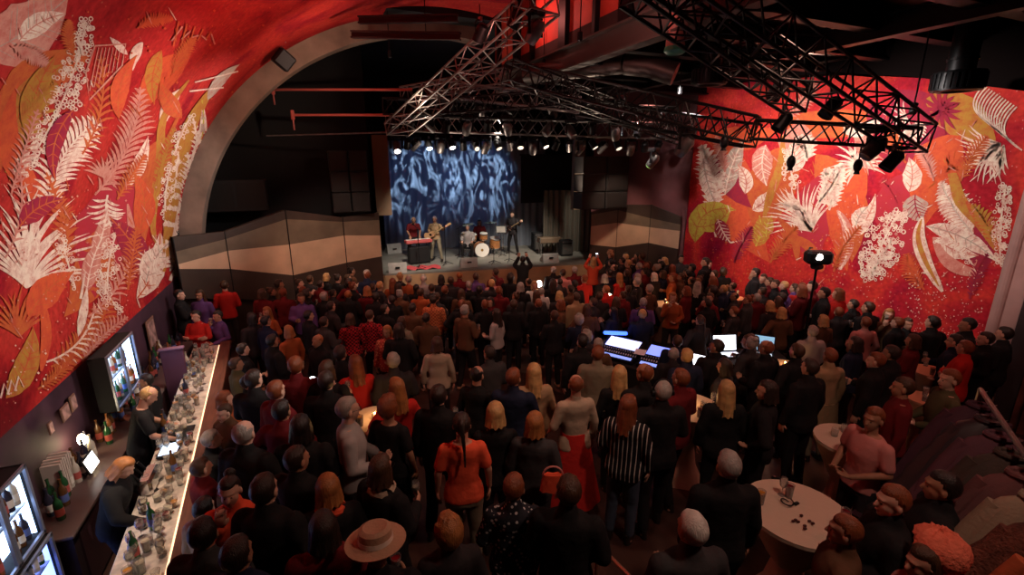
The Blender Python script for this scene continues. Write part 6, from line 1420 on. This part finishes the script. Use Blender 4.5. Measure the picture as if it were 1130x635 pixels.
while len(ALLP) < 292 and tries < 60000:
    tries += 1; x, y = FR.uniform(-1.35, 10.9), FR.uniform(3.4, 15.2)
    dm = .5 if tries < 20000 else .44
    if not okspot(x, y, dm): continue
    H = FR.uniform(1.58, 1.76); u, v, _ = proj((x, y, H+fz(x, y))); taken.append((x, y))
    hair = FR.choice(('short', 'short', 'short', 'balding', 'bob', 'long', 'curly', 'bun', 'pony')); hc = FR.choice(('dark', 'brown', 'dark', 'black', 'auburn', 'grey', 'brown', 'blonde'))
    tcx = FR.choice(('black', 'black', 'dark', 'charcoal', 'navy', 'maroon', 'black', 'dark', 'black', 'charcoal', 'dark', 'brown'))
    person(u, v, H, None, FR.choice(poses_f), hair, hc, FR.choice(('jacket', 'jacket', 'sweater')), tcx, 'trousers', 'black', FR.randrange(3), pos=(x, y, fz(x, y)), shoes=math.hypot(x, y) < 8)
# ---- keep shoulders apart
FIX = [(tx, ty, tr+.24) for (tx, ty, tr) in TPOS]+[(fs.x, fs.y, .5)]
M_ = [p for p in ALLP if not p['st'] and p['p'].x > -1.9]
for it in range(70):
    for i_ in range(len(M_)):
        a = M_[i_]['p']
        for j_ in range(i_+1, len(M_)):
            b_ = M_[j_]['p']; dx = b_.x-a.x
            if abs(dx) > .52: continue
            dy = b_.y-a.y
            if abs(dy) > .52: continue
            d = math.hypot(dx, dy)
            mn = .4 if (M_[i_]['lab'] and M_[j_]['lab']) else .5
            if d < mn:
                if d < 1e-3: dx, dy, d = .01, .01, .014
                la_, lb_ = bool(M_[i_]['lab']), bool(M_[j_]['lab']); wa, wb = (.5, .5) if la_ == lb_ else ((.02, .98) if la_ else (.98, .02)); k = (mn-d)/d/(wa+wb)*.6
                a.x -= dx*k*wa; a.y -= dy*k*wa; b_.x += dx*k*wb; b_.y += dy*k*wb
    for q in M_:
        a = q['p']
        for (tx, ty, tr) in FIX:
            d = math.hypot(a.x-tx, a.y-ty)
            if d < tr: a.x = tx+(a.x-tx)*tr/d; a.y = ty+(a.y-ty)*tr/d
        for (dc, da, hl) in ((dk, DA, 1.5), (dk2, DB, 1.0)):
            e = Vector((a.x-dc.x, a.y-dc.y)); lx, ly = e.x*math.cos(da)+e.y*math.sin(da), -e.x*math.sin(da)+e.y*math.cos(da)
            if abs(lx) < hl and abs(ly) < .72:
                ny = math.copysign(.72, ly)-ly; a.x += -math.sin(da)*ny; a.y += math.cos(da)*ny
        a.x = min(10.85 if a.y > 4.7 else 10.45, a.x)
        if 3 < a.y < 10.9: a.x = max(a.x, -1.35)
        if a.x > 8.6: a.y = min(a.y, 15.25-2.07*(a.x-9.7)-.7)
        if 1.6 < a.x < 10: a.y = min(a.y, 15.95-.152*(a.x-2))
for q in M_:
    q['p'].z = fz(q['p'].x, q['p'].y)
    q['o'].location = q['p']; q['W'] = Matrix.Translation(q['p']) @ Matrix.Rotation(q['o'].rotation_euler.z, 4, 'Z') @ Matrix.Scale(q['s'], 4)
# ---- labels for the rest of the crowd
HT = dict(short='short %s hair', balding='balding %s head', bob='%s bob', long='long %s hair', curly='curly %s hair', bun='%s hair in a bun', pony='%s ponytail', none='a hat')
LM = [(p['lab'], p['nm'], p['p']) for p in ALLP if p['lab']]
SHORT = {'orange top': 'the bright orange top', 'striped blouse': 'the striped blouse', 'red skirt': 'the long red skirt', 'photographer': 'the photographer', 'beige back': 'the beige-topped woman', 'red check': 'the red checked top', 'orange check': 'the orange checked jacket',
         'white hair': 'the white-haired person', 'pink shirt': 'the pink shirt', 'white top': 'the white-topped person', 'raised arms blonde': 'the raised-arms blonde', 'tan coat': 'the tan coat', 'long ginger': 'the ginger-haired person', 'tall silhouette': 'the tall silhouette', 'spot operator': 'the tripod spotlight',
         'wall silhouette': 'the wall-leaning person', 'red shirt arch': 'the red arch-foot shirt', 'orange long hair': 'the rust-dressed ginger', 'maroon pair': 'the maroon leather jacket', 'grey shirt': 'the pale grey shirt', 'patterned blouse': 'the patterned blouse', 'big brown sweater': 'the big brown sweater',
         'long fair hair': 'the tan blouse', 'headphones': 'the headphone wearer', 'candle face': 'the candle-lit face', 'tall by orange table': 'the tall collared man', 'bald behind laptops': 'the bald laptop man', 'rim lit blonde': 'the rim-lit blonde', 'olive shirt': 'the olive shirt',
         'balding grey': 'the balding coated man', 'smoking profile': 'the white-collared profile', 'tall black coat': 'the tall black coat', 'red profile': 'the red-lit profile', 'straw hat': 'the hat wearer', 'round curls': 'the round brown curls', 'pink shirt mural': 'the pink mural-side shirt', 'khaki jacket': 'the khaki jacket', 'silhouette pair': 'the pale-sleeved silhouette', 'rust sweater': 'the rust sweater', 'pale jacket desk': 'the pale laptop-side jacket', 'auburn curls': 'the auburn curls', 'bald by panel': 'the stage-corner bald head', 'violet light': 'the violet-lit person'}
LMK = [(SHORT[p['nm']], p['p']) for p in ALLP if p['nm'] in SHORT]
groups = {}
for p in ALLP:
    if p['lab']: p['o']['label'] = p['lab']; continue
    d = [((p['p']-q).length, s_, q) for s_, q in LMK if (p['p']-q).length > .05]; d.sort(key=lambda t: t[0]); _, s_, q = d[0]; dx, dy = p['p'].x-q.x, p['p'].y-q.y
    rel = ('stageward of' if dy > 0 else 'behind') if abs(dy) > abs(dx) else ('mural side of' if dx > 0 else 'bar side of')
    col = CLOTHN.get(p['tc'], p['tc']); hd = HT[p['hair']] % p['hc'] if '%' in HT[p['hair']] else HT[p['hair']]
    groups.setdefault((col, hd, p['top'], rel, s_), []).append((d[0][0], p))
ORD = ['closest', 'second', 'third', 'fourth', 'fifth', 'sixth']
for (col, hd, top, rel, s_), L_ in groups.items():
    L_.sort(key=lambda t: t[0])
    for k, (_, p) in enumerate(L_):
        p['o']['label'] = 'person in %s %s, %s, %s%s %s' % (col if col != 'dark' else 'dark', top, hd.replace('brown hair', 'brown hair'), (ORD[k]+' ') if len(L_) > 1 else '', rel, s_)
for p in ALLP:
    p['o']['category'] = 'person'; p['o']['group'] = 'musicians on the stage' if p['st'] else ('bartenders' if p['p'].x < -2.2 and p['p'].y < 9 else 'concert audience')
# ================================================================ THINGS HELD
def handpos(p, side):
    q, D, N_ = POSES[p['pose']]['hands'][side]; return p['W'] @ q, (p['W'].to_3x3() @ D).normalized()
PHS = mat('phone_screen', (.7, .8, 1), .4, emit=(.7, .82, 1), es=4)
def phone(p, label, side=1, em=PHS):
    q, D = handpos(p, side); n = (p['W'].to_3x3() @ Vector((0, -1, .1))).normalized(); X = D.cross(n).normalized(); M_ = Matrix((X, D, D.cross(X)*-1)).transposed()
    t = thing('phone', label, 'phone', q); b = MB(); b.bbox(q, (.075, .15, .009), .004, M=M_); b.build('case', BLACK, t); b = MB(); b.box(q+n*.006, (.066, .135, .002), M=M_); b.build('display', em, t)
cnt = 0
for p in ALLP:
    if p['st'] or p['p'].x < -2.2: continue
    if p['pose'] in ('drink', 'hip', 'fdrink', 'fface') and p['p'].length < 13 and cnt < 60:
        q, D = handpos(p, 1); k = cnt % 3; cnt += 1
        drink((q.x, q.y, q.z-.05), k, (0, 1, 2)[cnt % 3] if cnt % 4 else None, '%s in the hand of the %s' % (('beer glass', 'wine glass', 'tumbler')[k], ' '.join(p['o']['label'].split(',')[0].replace('person', 'guest').split()[:8])), 'glasses held by guests, %s' % ('beer', 'wine', 'tumbler')[k])
for p in ALLP:
    if p['nm'] in ('raised arms blonde', 'photographer'): phone(p, 'lit phone held up by the '+('blonde at the stage corner' if p['nm'][0] == 'r' else 'dark photographer'), 1, PHS if p['nm'][0] == 'r' else mat('camera_screen', (.1, .1, .12), .4))
# instruments on the players
def guitar(p, name, label, L_, body_m):
    W = p['W']; a = W @ Vector((.12, .19, 1.06)); b_ = W @ Vector((-.62, .32, 1.46)); d = (b_-a).normalized(); n = (W.to_3x3() @ Vector((0, 1, 0))).normalized(); s_ = d.cross(n).normalized(); n = s_.cross(d).normalized(); M_ = Matrix((d, s_, n)).transposed()
    t = thing(name, label, 'guitar', a); ol = [(.20, .02), (.17, .09), (.08, .11), (.0, .085), (-.08, .12), (-.19, .16), (-.28, .12), (-.30, 0), (-.28, -.12), (-.19, -.16), (-.08, -.12), (.0, -.085), (.1, -.1), (.19, -.06)]
    b = MB(); n0 = len(ol); vs = [a+M_ @ Vector((x, y, z)) for z in (-.02, .02) for x, y in ol]; b.add(vs, [tuple(range(n0-1, -1, -1)), tuple(range(n0, 2*n0))]+[(i, (i+1) % n0, n0+(i+1) % n0, n0+i) for i in range(n0)]); b.build('body', body_m, t)
    b = MB(); b.bbox(a+d*(.2+L_/2), (L_, .05, .022), .006, M=M_); b.build('neck', mat('maple', (.5, .33, .16), .4), t); b = MB(); b.bbox(a+d*(.2+L_+.08), (.18, .08, .016), .006, M=M_); [b.tube(a+d*(.2+L_+.03+k*.04)+s_*.04, a+d*(.2+L_+.03+k*.04)+s_*.06, .006) for k in range(4)]; b.build('headstock', MATS['maple'], t)
    b = MB(); [b.tube(a+n*.026-d*.15+s_*y, a+n*.018+d*(.2+L_)+s_*y, .0015, n=4) for y in (-.015, -.005, .005, .015)]; b.build('strings', STEEL, t); b = MB(); b.box(a+n*.024, (.08, .09, .01), M=M_); b.build('pickup', BLACK, t)
for p in ALLP:
    if p['nm'] == 'bass player': guitar(p, 'bass_guitar', 'pale wood bass guitar with its neck pointing up and out', .68, mat('bass_wood', (.5, .3, .15), .35))
    if p['nm'] == 'tall guitarist': guitar(p, 'electric_guitar', 'dark electric guitar held by the tall player near the kick drum', .5, mat('guitar_body', (.06, .03, .03), .25))
    if p['nm'] in ('seated player', 'drummer'):
        c = p['p']; t = thing('drum_stool', 'round black stool under the '+p['nm'], 'stool', c, 0, None, True); t['_o'] = [0, 0, 0]; b = MB(); b.lathe([(.17, .34), (.18, .37), (.17, .41), (.1, .42)], n=18); b.build('seat', BLACKM, t, True); b = MB(); b.tube((0, 0, .1), (0, 0, .35), .02); [b.tube((0, 0, .15), (.22*math.cos(k*2.1), .22*math.sin(k*2.1), .01), .012) for k in range(3)]; b.build('stand', CHROME, t)
        for sd in (-1, 1):
            q, D = handpos(p, sd); m = MB(); m.tube(q-D*.06, q+D*.32, .007, .005); single('drumstick', m, MATS['maple'], 'wooden drumstick in the '+('long-haired drummer' if p['nm'] == 'drummer' else 'grey-jacketed seated player')+'\'s '+('outer' if sd < 0 else 'inner')+' hand', 'drumstick', q)
# handbags / orange bag and napkin
for (u, v, z, m_, lb, nm, cat) in ((610, 532, 1.15, cloth('orange'), 'bright orange cloth bag held beside the long red skirt', 'cloth_bag', 'bag'), (566, 612, .85, mat('bag_orange', (.6, .2, .05), .6), 'orange shoulder bag under the speckled jacket', 'shoulder_bag', 'bag')):
    c = pzf(u, v, z)[0]; t = thing('hanging_'+nm, lb, cat, (c.x, c.y, c.z-.16)); b = MB(); N_ = 16; vs = []
    for k in range(6):
        tt = k/5
        for i in range(N_): a = 2*math.pi*i/N_; vs.append(c+Matrix.Rotation(-CT, 3, 'Z') @ Vector(((.12-.03*tt)*math.copysign(abs(math.cos(a))**.7, math.cos(a)), (.045-.015*tt)*math.sin(a)+.008*math.sin(i*3+k), -.09+.17*tt)))
    b.add(vs, [(k*N_+i, k*N_+(i+1) % N_, (k+1)*N_+(i+1) % N_, (k+1)*N_+i) for k in range(5) for i in range(N_)]+[tuple(range(N_-1, -1, -1)), tuple(range(5*N_, 6*N_))]); b.build('bag_body', m_, t, True)
    b = MB(); q = Matrix.Rotation(-CT, 3, 'Z'); b.path([c+q @ Vector((.09*math.cos(a), 0, .07+.09*math.sin(a))) for a in [math.pi*k/10 for k in range(11)]], .009, 6); b.build('strap', cloth('pink'), t)
# ================================================================ COAT RACK by the near column
r0, r1 = Vector((6.9, 2.75, 2.3)), Vector((5.6, .9, 2.3)); rd = (r1-r0).normalized(); rn = Vector((-rd.y, rd.x, 0))
r0 = pz(1082, 430, 2.8); r1 = r0+Vector((-2.0, -1.1, 0)) if False else pz(1225, 640, 2.8); rd = (r1-r0).normalized(); rn = Vector((-rd.y, rd.x, 0))
t = thing('coat_rack', 'metal coat rail crowded with hanging coats at the lower corner by the column', 'coat rack', ((r0.x+r1.x)/2, (r0.y+r1.y)/2, fz(r0.x, r0.y))); b = MB(); b.tube(r0, r1, .02); b.build('rail', STEEL, t)
for q in (r0, r1):
    b = MB(); b.tube(q, (q.x, q.y, fz(q.x, q.y)+.03), .02); b.build('upright', STEEL, t); b = MB(); b.tube(Vector((q.x, q.y, fz(q.x, q.y)+.03))-rn*.3, Vector((q.x, q.y, fz(q.x, q.y)+.03))+rn*.3, .02); b.build('foot', STEEL, t)
TL = Vector((-cT, sT, 0))
def coat(k, c, m_, label, L_=1.15, w=.24, puff=0, tilt=.55, name='hanging_coat'):
    p = r0.lerp(r1, k)-Vector((0, 0, .12)); t = thing(name, label, 'coat', (p.x, p.y, p.z-L_)); yv = rd; xv = rn
    b = MB(); N_ = 28; vs = []; prof = [(.0, .05, .05), (.06, .16, .08), (.14, .21, .11), (.35, w, .13), (.7, w*1.05, .14), (1.0, w*1.15, .16)]
    CR = random.Random(int(k*1000))
    rows = 16
    for j in range(rows+1):
        tt = j/rows
        for a_, b2 in zip(prof, prof[1:]):
            if a_[0] <= tt <= b2[0]+1e-6: f_ = (tt-a_[0])/(b2[0]-a_[0]); rx = a_[1]+(b2[1]-a_[1])*f_; ry = a_[2]+(b2[2]-a_[2])*f_
        for i in range(N_):
            a = 2*math.pi*i/N_; fw = 1+(.1*tt*math.sin(7*a+k*9)+.05*math.sin(13*a+3*tt))+puff*.1*abs(math.sin(tt*26))
            vs.append(p+xv*(rx*fw*math.cos(a))+yv*(ry*fw*math.sin(a))+Vector((0, 0, -tt*L_))+TL*(tilt*tt**1.3))
    b.add(vs, [(j*N_+i, (j+1)*N_+i, (j+1)*N_+(i+1) % N_, j*N_+(i+1) % N_) for j in range(rows) for i in range(N_)]+[tuple(range(N_)), tuple(range((rows+1)*N_-1, rows*N_-1, -1))]); b.build('coat_body', m_, t, True)
    for s_ in (-1, 1):
        b = MB(); q = p+xv*(s_*.17)-Vector((0, 0, .12)); b.path([q, q+xv*s_*.06-Vector((0, 0, .2))+TL*tilt*.08, q+xv*s_*.08-Vector((0, 0, .42))+TL*tilt*.25, q+xv*(s_*.06)-Vector((0, 0, .62))+TL*tilt*.42], .062, 12, .045); b.build('sleeve', m_, t, True)
    b = MB(); b.path([p+xv*(.075*math.cos(a))+yv*(.06*math.sin(a))+Vector((0, 0, .0)) for a in [k2*.63 for k2 in range(11)]], .024, 8); b.build('collar', m_, t, True)
    b = MB(); b.path([p+Vector((0, 0, .02)), p+Vector((0, 0, .1)), p+yv*.0+xv*.02+Vector((0, 0, .145)), p+xv*-.015+Vector((0, 0, .13))], .004, 5); b.build('hanger_hook', STEEL, t)
FURM = mat('brown_fur', (.13, .04, .025), .95, bump=1.0, bscale=60, var=.5, vscale=12)
for k, m_, lb, L_, w, pf in ((.04, mat('plum_cloth', (.05, .015, .028), .8, bump=.3), 'dark plum coat, first on the rail next to the crowd', 1.25, .25, 0), (.16, mat('black_quilt', (.03, .02, .024), .5), 'shiny black quilted coat with long folds', 1.3, .27, 1), (.28, mat('dusty_plum', (.09, .035, .05), .85, bump=.3), 'dusty plum coat behind the quilted one', 1.2, .24, 0),
                             (.40, mat('olive_coat', (.05, .035, .028), .8, bump=.3), 'olive grey coat in the middle of the rail', 1.3, .24, 0), (.52, mat('rose_brown', (.12, .045, .045), .8, bump=.3), 'rosy brown coat with a soft drape', 1.2, .25, 0), (.64, mat('cream_scarfed', (.25, .19, .13), .9, bump=.4), 'cream and grey knitted coat towards the end of the rail', 1.1, .23, 0),
                             (.76, FURM, 'thick brown fur coat near the frame edge', 1.1, .3, 0), (.88, mat('orange_coat', (.4, .09, .03), .8, bump=.3), 'orange-red coat at the far end of the rail', 1.35, .26, 0)):
    coat(k, None, m_, lb, L_, w, pf)
# coral knitted shawl on a person in the corner
q = pzf(1040, 588, 1.72)[0]; person(1040, 588, 1.66, 30, 'fhold', 'none', 'dark', 'jacket', 'pink', 'trousers', 'black', 0, 'coral', 'person under a fluffy coral knitted hood at the lower corner', pos=(q.x, q.y, fz(q.x, q.y)))
pp = ALLP[-1]; pp['o']['label'] = pp['lab']; pp['o']['category'] = 'person'; pp['o']['group'] = 'concert audience'
b = MB(); n, mm = 28, 18; vs = []
for k in range(mm+1):
    ph = math.pi*k/mm
    for i in range(n):
        a = 2*math.pi*i/n; d = Vector((math.sin(ph)*math.cos(a), math.sin(ph)*math.sin(a), -math.cos(ph))); r = 1.0+.1*noise.noise(d*9)+.04*math.sin(i*2.2)
        if d.y > .6 and abs(d.z) < .5: r *= .75
        vs.append(Vector((d.x*.15*r, -.02+d.y*.16*r, 1.64+d.z*.15*r)))
b.add(vs, [(k*n+i, k*n+(i+1) % n, (k+1)*n+(i+1) % n, (k+1)*n+i) for k in range(mm) for i in range(n)]); o = b.build('knitted_hood', mat('coral_wool', (.75, .17, .1), .95, bump=.8, bscale=40), None, True); o.parent = pp['o']; o.matrix_local = POSES['fhold']['head']
# ================================================================ LIGHT
def spot(name, p, tgt, e, col, ang=60, blend=.8, r=.12, gobo=None):
    L_ = bpy.data.lights.new(name, 'SPOT'); L_.energy = e; L_.color = col; L_.spot_size = rad(ang); L_.spot_blend = blend; L_.shadow_soft_size = r
    o = bpy.data.objects.new(name, L_); COL.objects.link(o); o.location = p; o.rotation_euler = (Vector(tgt)-Vector(p)).to_track_quat('-Z', 'Y').to_euler()
    if gobo:
        L_.use_nodes = True; N = L_.node_tree.nodes; K = L_.node_tree.links; em = N['Emission']; em.inputs['Strength'].default_value = 1
        tc = N.new('ShaderNodeTexCoord'); sp = N.new('ShaderNodeSeparateXYZ'); K.new(tc.outputs['Normal'], sp.inputs[0]); cb = N.new('ShaderNodeCombineXYZ')
        for ax in 'XY':
            d = N.new('ShaderNodeMath'); d.operation = 'DIVIDE'; K.new(sp.outputs[ax], d.inputs[0]); K.new(sp.outputs['Z'], d.inputs[1]); K.new(d.outputs[0], cb.inputs[ax])
        mp = N.new('ShaderNodeMapping'); mp.inputs['Scale'].default_value = (gobo, gobo*.42, 1); mp.inputs['Location'].default_value = (R.uniform(0, 9), R.uniform(0, 9), 0); K.new(cb.outputs[0], mp.inputs[0])
        n = N.new('ShaderNodeTexNoise'); n.inputs['Scale'].default_value = 1; n.inputs['Detail'].default_value = 2; n.inputs['Distortion'].default_value = 2.6; K.new(mp.outputs[0], n.inputs['Vector'])
        r_ = N.new('ShaderNodeValToRGB'); r_.color_ramp.elements[0].position = .5; r_.color_ramp.elements[0].color = (0.012, .02, .045, 1); r_.color_ramp.elements[1].position = .72; r_.color_ramp.elements[1].color = (*col, 1)
        K.new(n.outputs['Fac'], r_.inputs['Fac']); K.new(r_.outputs['Color'], em.inputs['Color'])
    return o
W_ = (1, .86, .72)
# mural washes from the trusses
W_ = (1, .9, .82)
for (p, t_, e) in (((7.2, 6.0, 6.3), (11.3, 5.6, 4.4), 690), ((7.2, 8.3, 6.3), (11.3, 8.0, 4.2), 880), ((7.2, 10.6, 6.2), (11.3, 10.6, 4.3), 800), ((8.0, 9.0, 5.0), (11.3, 9.4, 6.1), 150), ((8.4, 6.6, 5.2), (11.3, 6.8, 5.6), 80)):
    spot('mural_wash_light', p, t_, e, W_, 78, .7, .1)
for (p, t_, e) in (((2.2, 4.5, 4.9), (-3.1, 6.0, 3.9), 560), ((1.8, 8.0, 5.2), (-3.1, 9.0, 4.2), 760), ((1.6, 11.2, 5.4), (-3.1, 12.0, 4.6), 640), ((.6, 12.2, 4.6), (-3.2, 13.9, 3.8), 170)):
    spot('mural_wash_light', p, t_, e, W_, 84, .9, .1)
spot('vault_red_light', (3.2, 7.5, 5.0), (.2, 9.0, 8.4), 700, (1, .35, .28), 100, .9)
spot('vault_red_light', (4.4, 11.0, 8.0), (5.4, 10.6, 8.1), 90, (1, .25, .2), 120, .9)
# stage
for (x, e) in ((3.2, 900), (5.4, 900), (7.6, 650), (9.2, 260)):
    spot('stage_white_light', (x, 13.6, 6.0), (x+.3, 17.6, 1.2), e*2.3, (1, .87, .72), 40, .9, .1)
for i, (x, tx, e) in enumerate(((4.0, 4.5, 1700), (6.2, 7.0, 1700))):
    spot('curtain_gobo_light', (x, 15.8, 5.6), (tx, 20.4, 3.9), e*2.1, (.72, .86, 1.0), 46, .6, .005, gobo=7.5+1.5*i)
spot('curtain_blue_light', (4.6, 15.6, 5.7), (4.8, 20.6, 2.6), 40, (.25, .4, 1), 80, .9)
spot('panel_light', (.6, 11.8, 4.9), (.7, 15.4, 1.8), 300, (1, .76, .6), 70, .8); spot('panel_light', (8.8, 12.0, 4.9), (10.2, 14.6, 1.9), 220, (1, .74, .55), 60, .8)
# audience: dim warm fill from above, added spots without fixtures
for (p, t_, e, c_) in (((2.5, 3.5, 6.4), (1.0, 6.5, 1), 120, (1, .58, .42)), ((6.0, 4.5, 6.6), (5.0, 8, 1), 120, (1, .55, .4)), ((9.5, 5.5, 6.5), (8.6, 8.0, 1), 85, (1, .32, .25)), ((4.0, 11.0, 6.3), (4.5, 11.5, 1), 150, (1, .62, .46)), ((.0, 9.5, 6.2), (.4, 10.5, 1), 75, (1, .5, .42)), ((8.4, 10.5, 6.4), (8.6, 11.5, 1), 90, (1, .34, .26)), ((3.0, .5, 6.8), (3.6, 3.8, 1), 150, (1, .6, .46)), ((7.8, .8, 6.4), (6.4, 2.6, 1.2), 85, (1, .26, .2))):
    spot('audience_fill_light', p, t_, e*1.6, c_, 110, .9, .15)
for y_ in (3.9, 5.6, 7.3, 9.0): spot('bar_light', (-1.95, y_, 3.2), (-1.98, y_, 1.0), 150, (1, .8, .6), 58, .9, .05)
L_ = bpy.data.lights.new('arch_uplight', 'SPOT'); spot('arch_light', (2.6, 11.0, 6.0), (-.6, 14.6, 7.6), 520, (1, .7, .5), 80, .9)
spot('rig_fill_light', (3.6, 14.4, 3.6), (4.2, 13.0, 6.4), 260, (1, .78, .6), 120, .9); spot('rig_fill_light', (8.0, 14.0, 3.6), (7.0, 12.4, 6.4), 240, (1, .74, .55), 120, .9); spot('rig_fill_light', (4.2, 8.6, 4.0), (4.6, 9.6, 7.0), 110, (1, .6, .5), 120, .9); spot('clerestory_light', (4.0, 6.0, 6.6), (5.4, 7.4, 8.0), 110, (1, .4, .34), 110, .9)  # rig spots are added fill, brightening the trusses from below
spot('column_light', (8.6, 2.2, 4.6), (11.0, 3.0, 3.0), 110, (1, .5, .4), 70, .9)
bpy.data.lights.remove(L_)
w = bpy.data.worlds.new('World'); sc.world = w; w.use_nodes = True; w.node_tree.nodes['Background'].inputs[0].default_value = (.03, .012, .012, 1); w.node_tree.nodes['Background'].inputs[1].default_value = .3
cam = bpy.data.cameras.new('camera'); cam.sensor_width = 36; cam.lens = CF/1130*36; cam.clip_start = .05; co = bpy.data.objects.new('camera', cam); COL.objects.link(co)
co.location = O; co.rotation_euler = (math.pi/2-CP, 0, -CT); sc.camera = co
for o in bpy.data.objects:
    if '_o' in o: del o['_o']
sc.view_settings.view_transform = 'Standard'; sc.view_settings.look = 'None'; sc.view_settings.gamma = 1; sc.view_settings.use_curve_mapping = False; sc.view_settings.exposure = 0
sc.cycles.use_denoising = True
try: sc.cycles.denoiser = 'OPENIMAGEDENOISE'
except Exception: pass
sc.cycles.max_bounces = 5; sc.cycles.diffuse_bounces = 3; sc.cycles.sample_clamp_indirect = 4
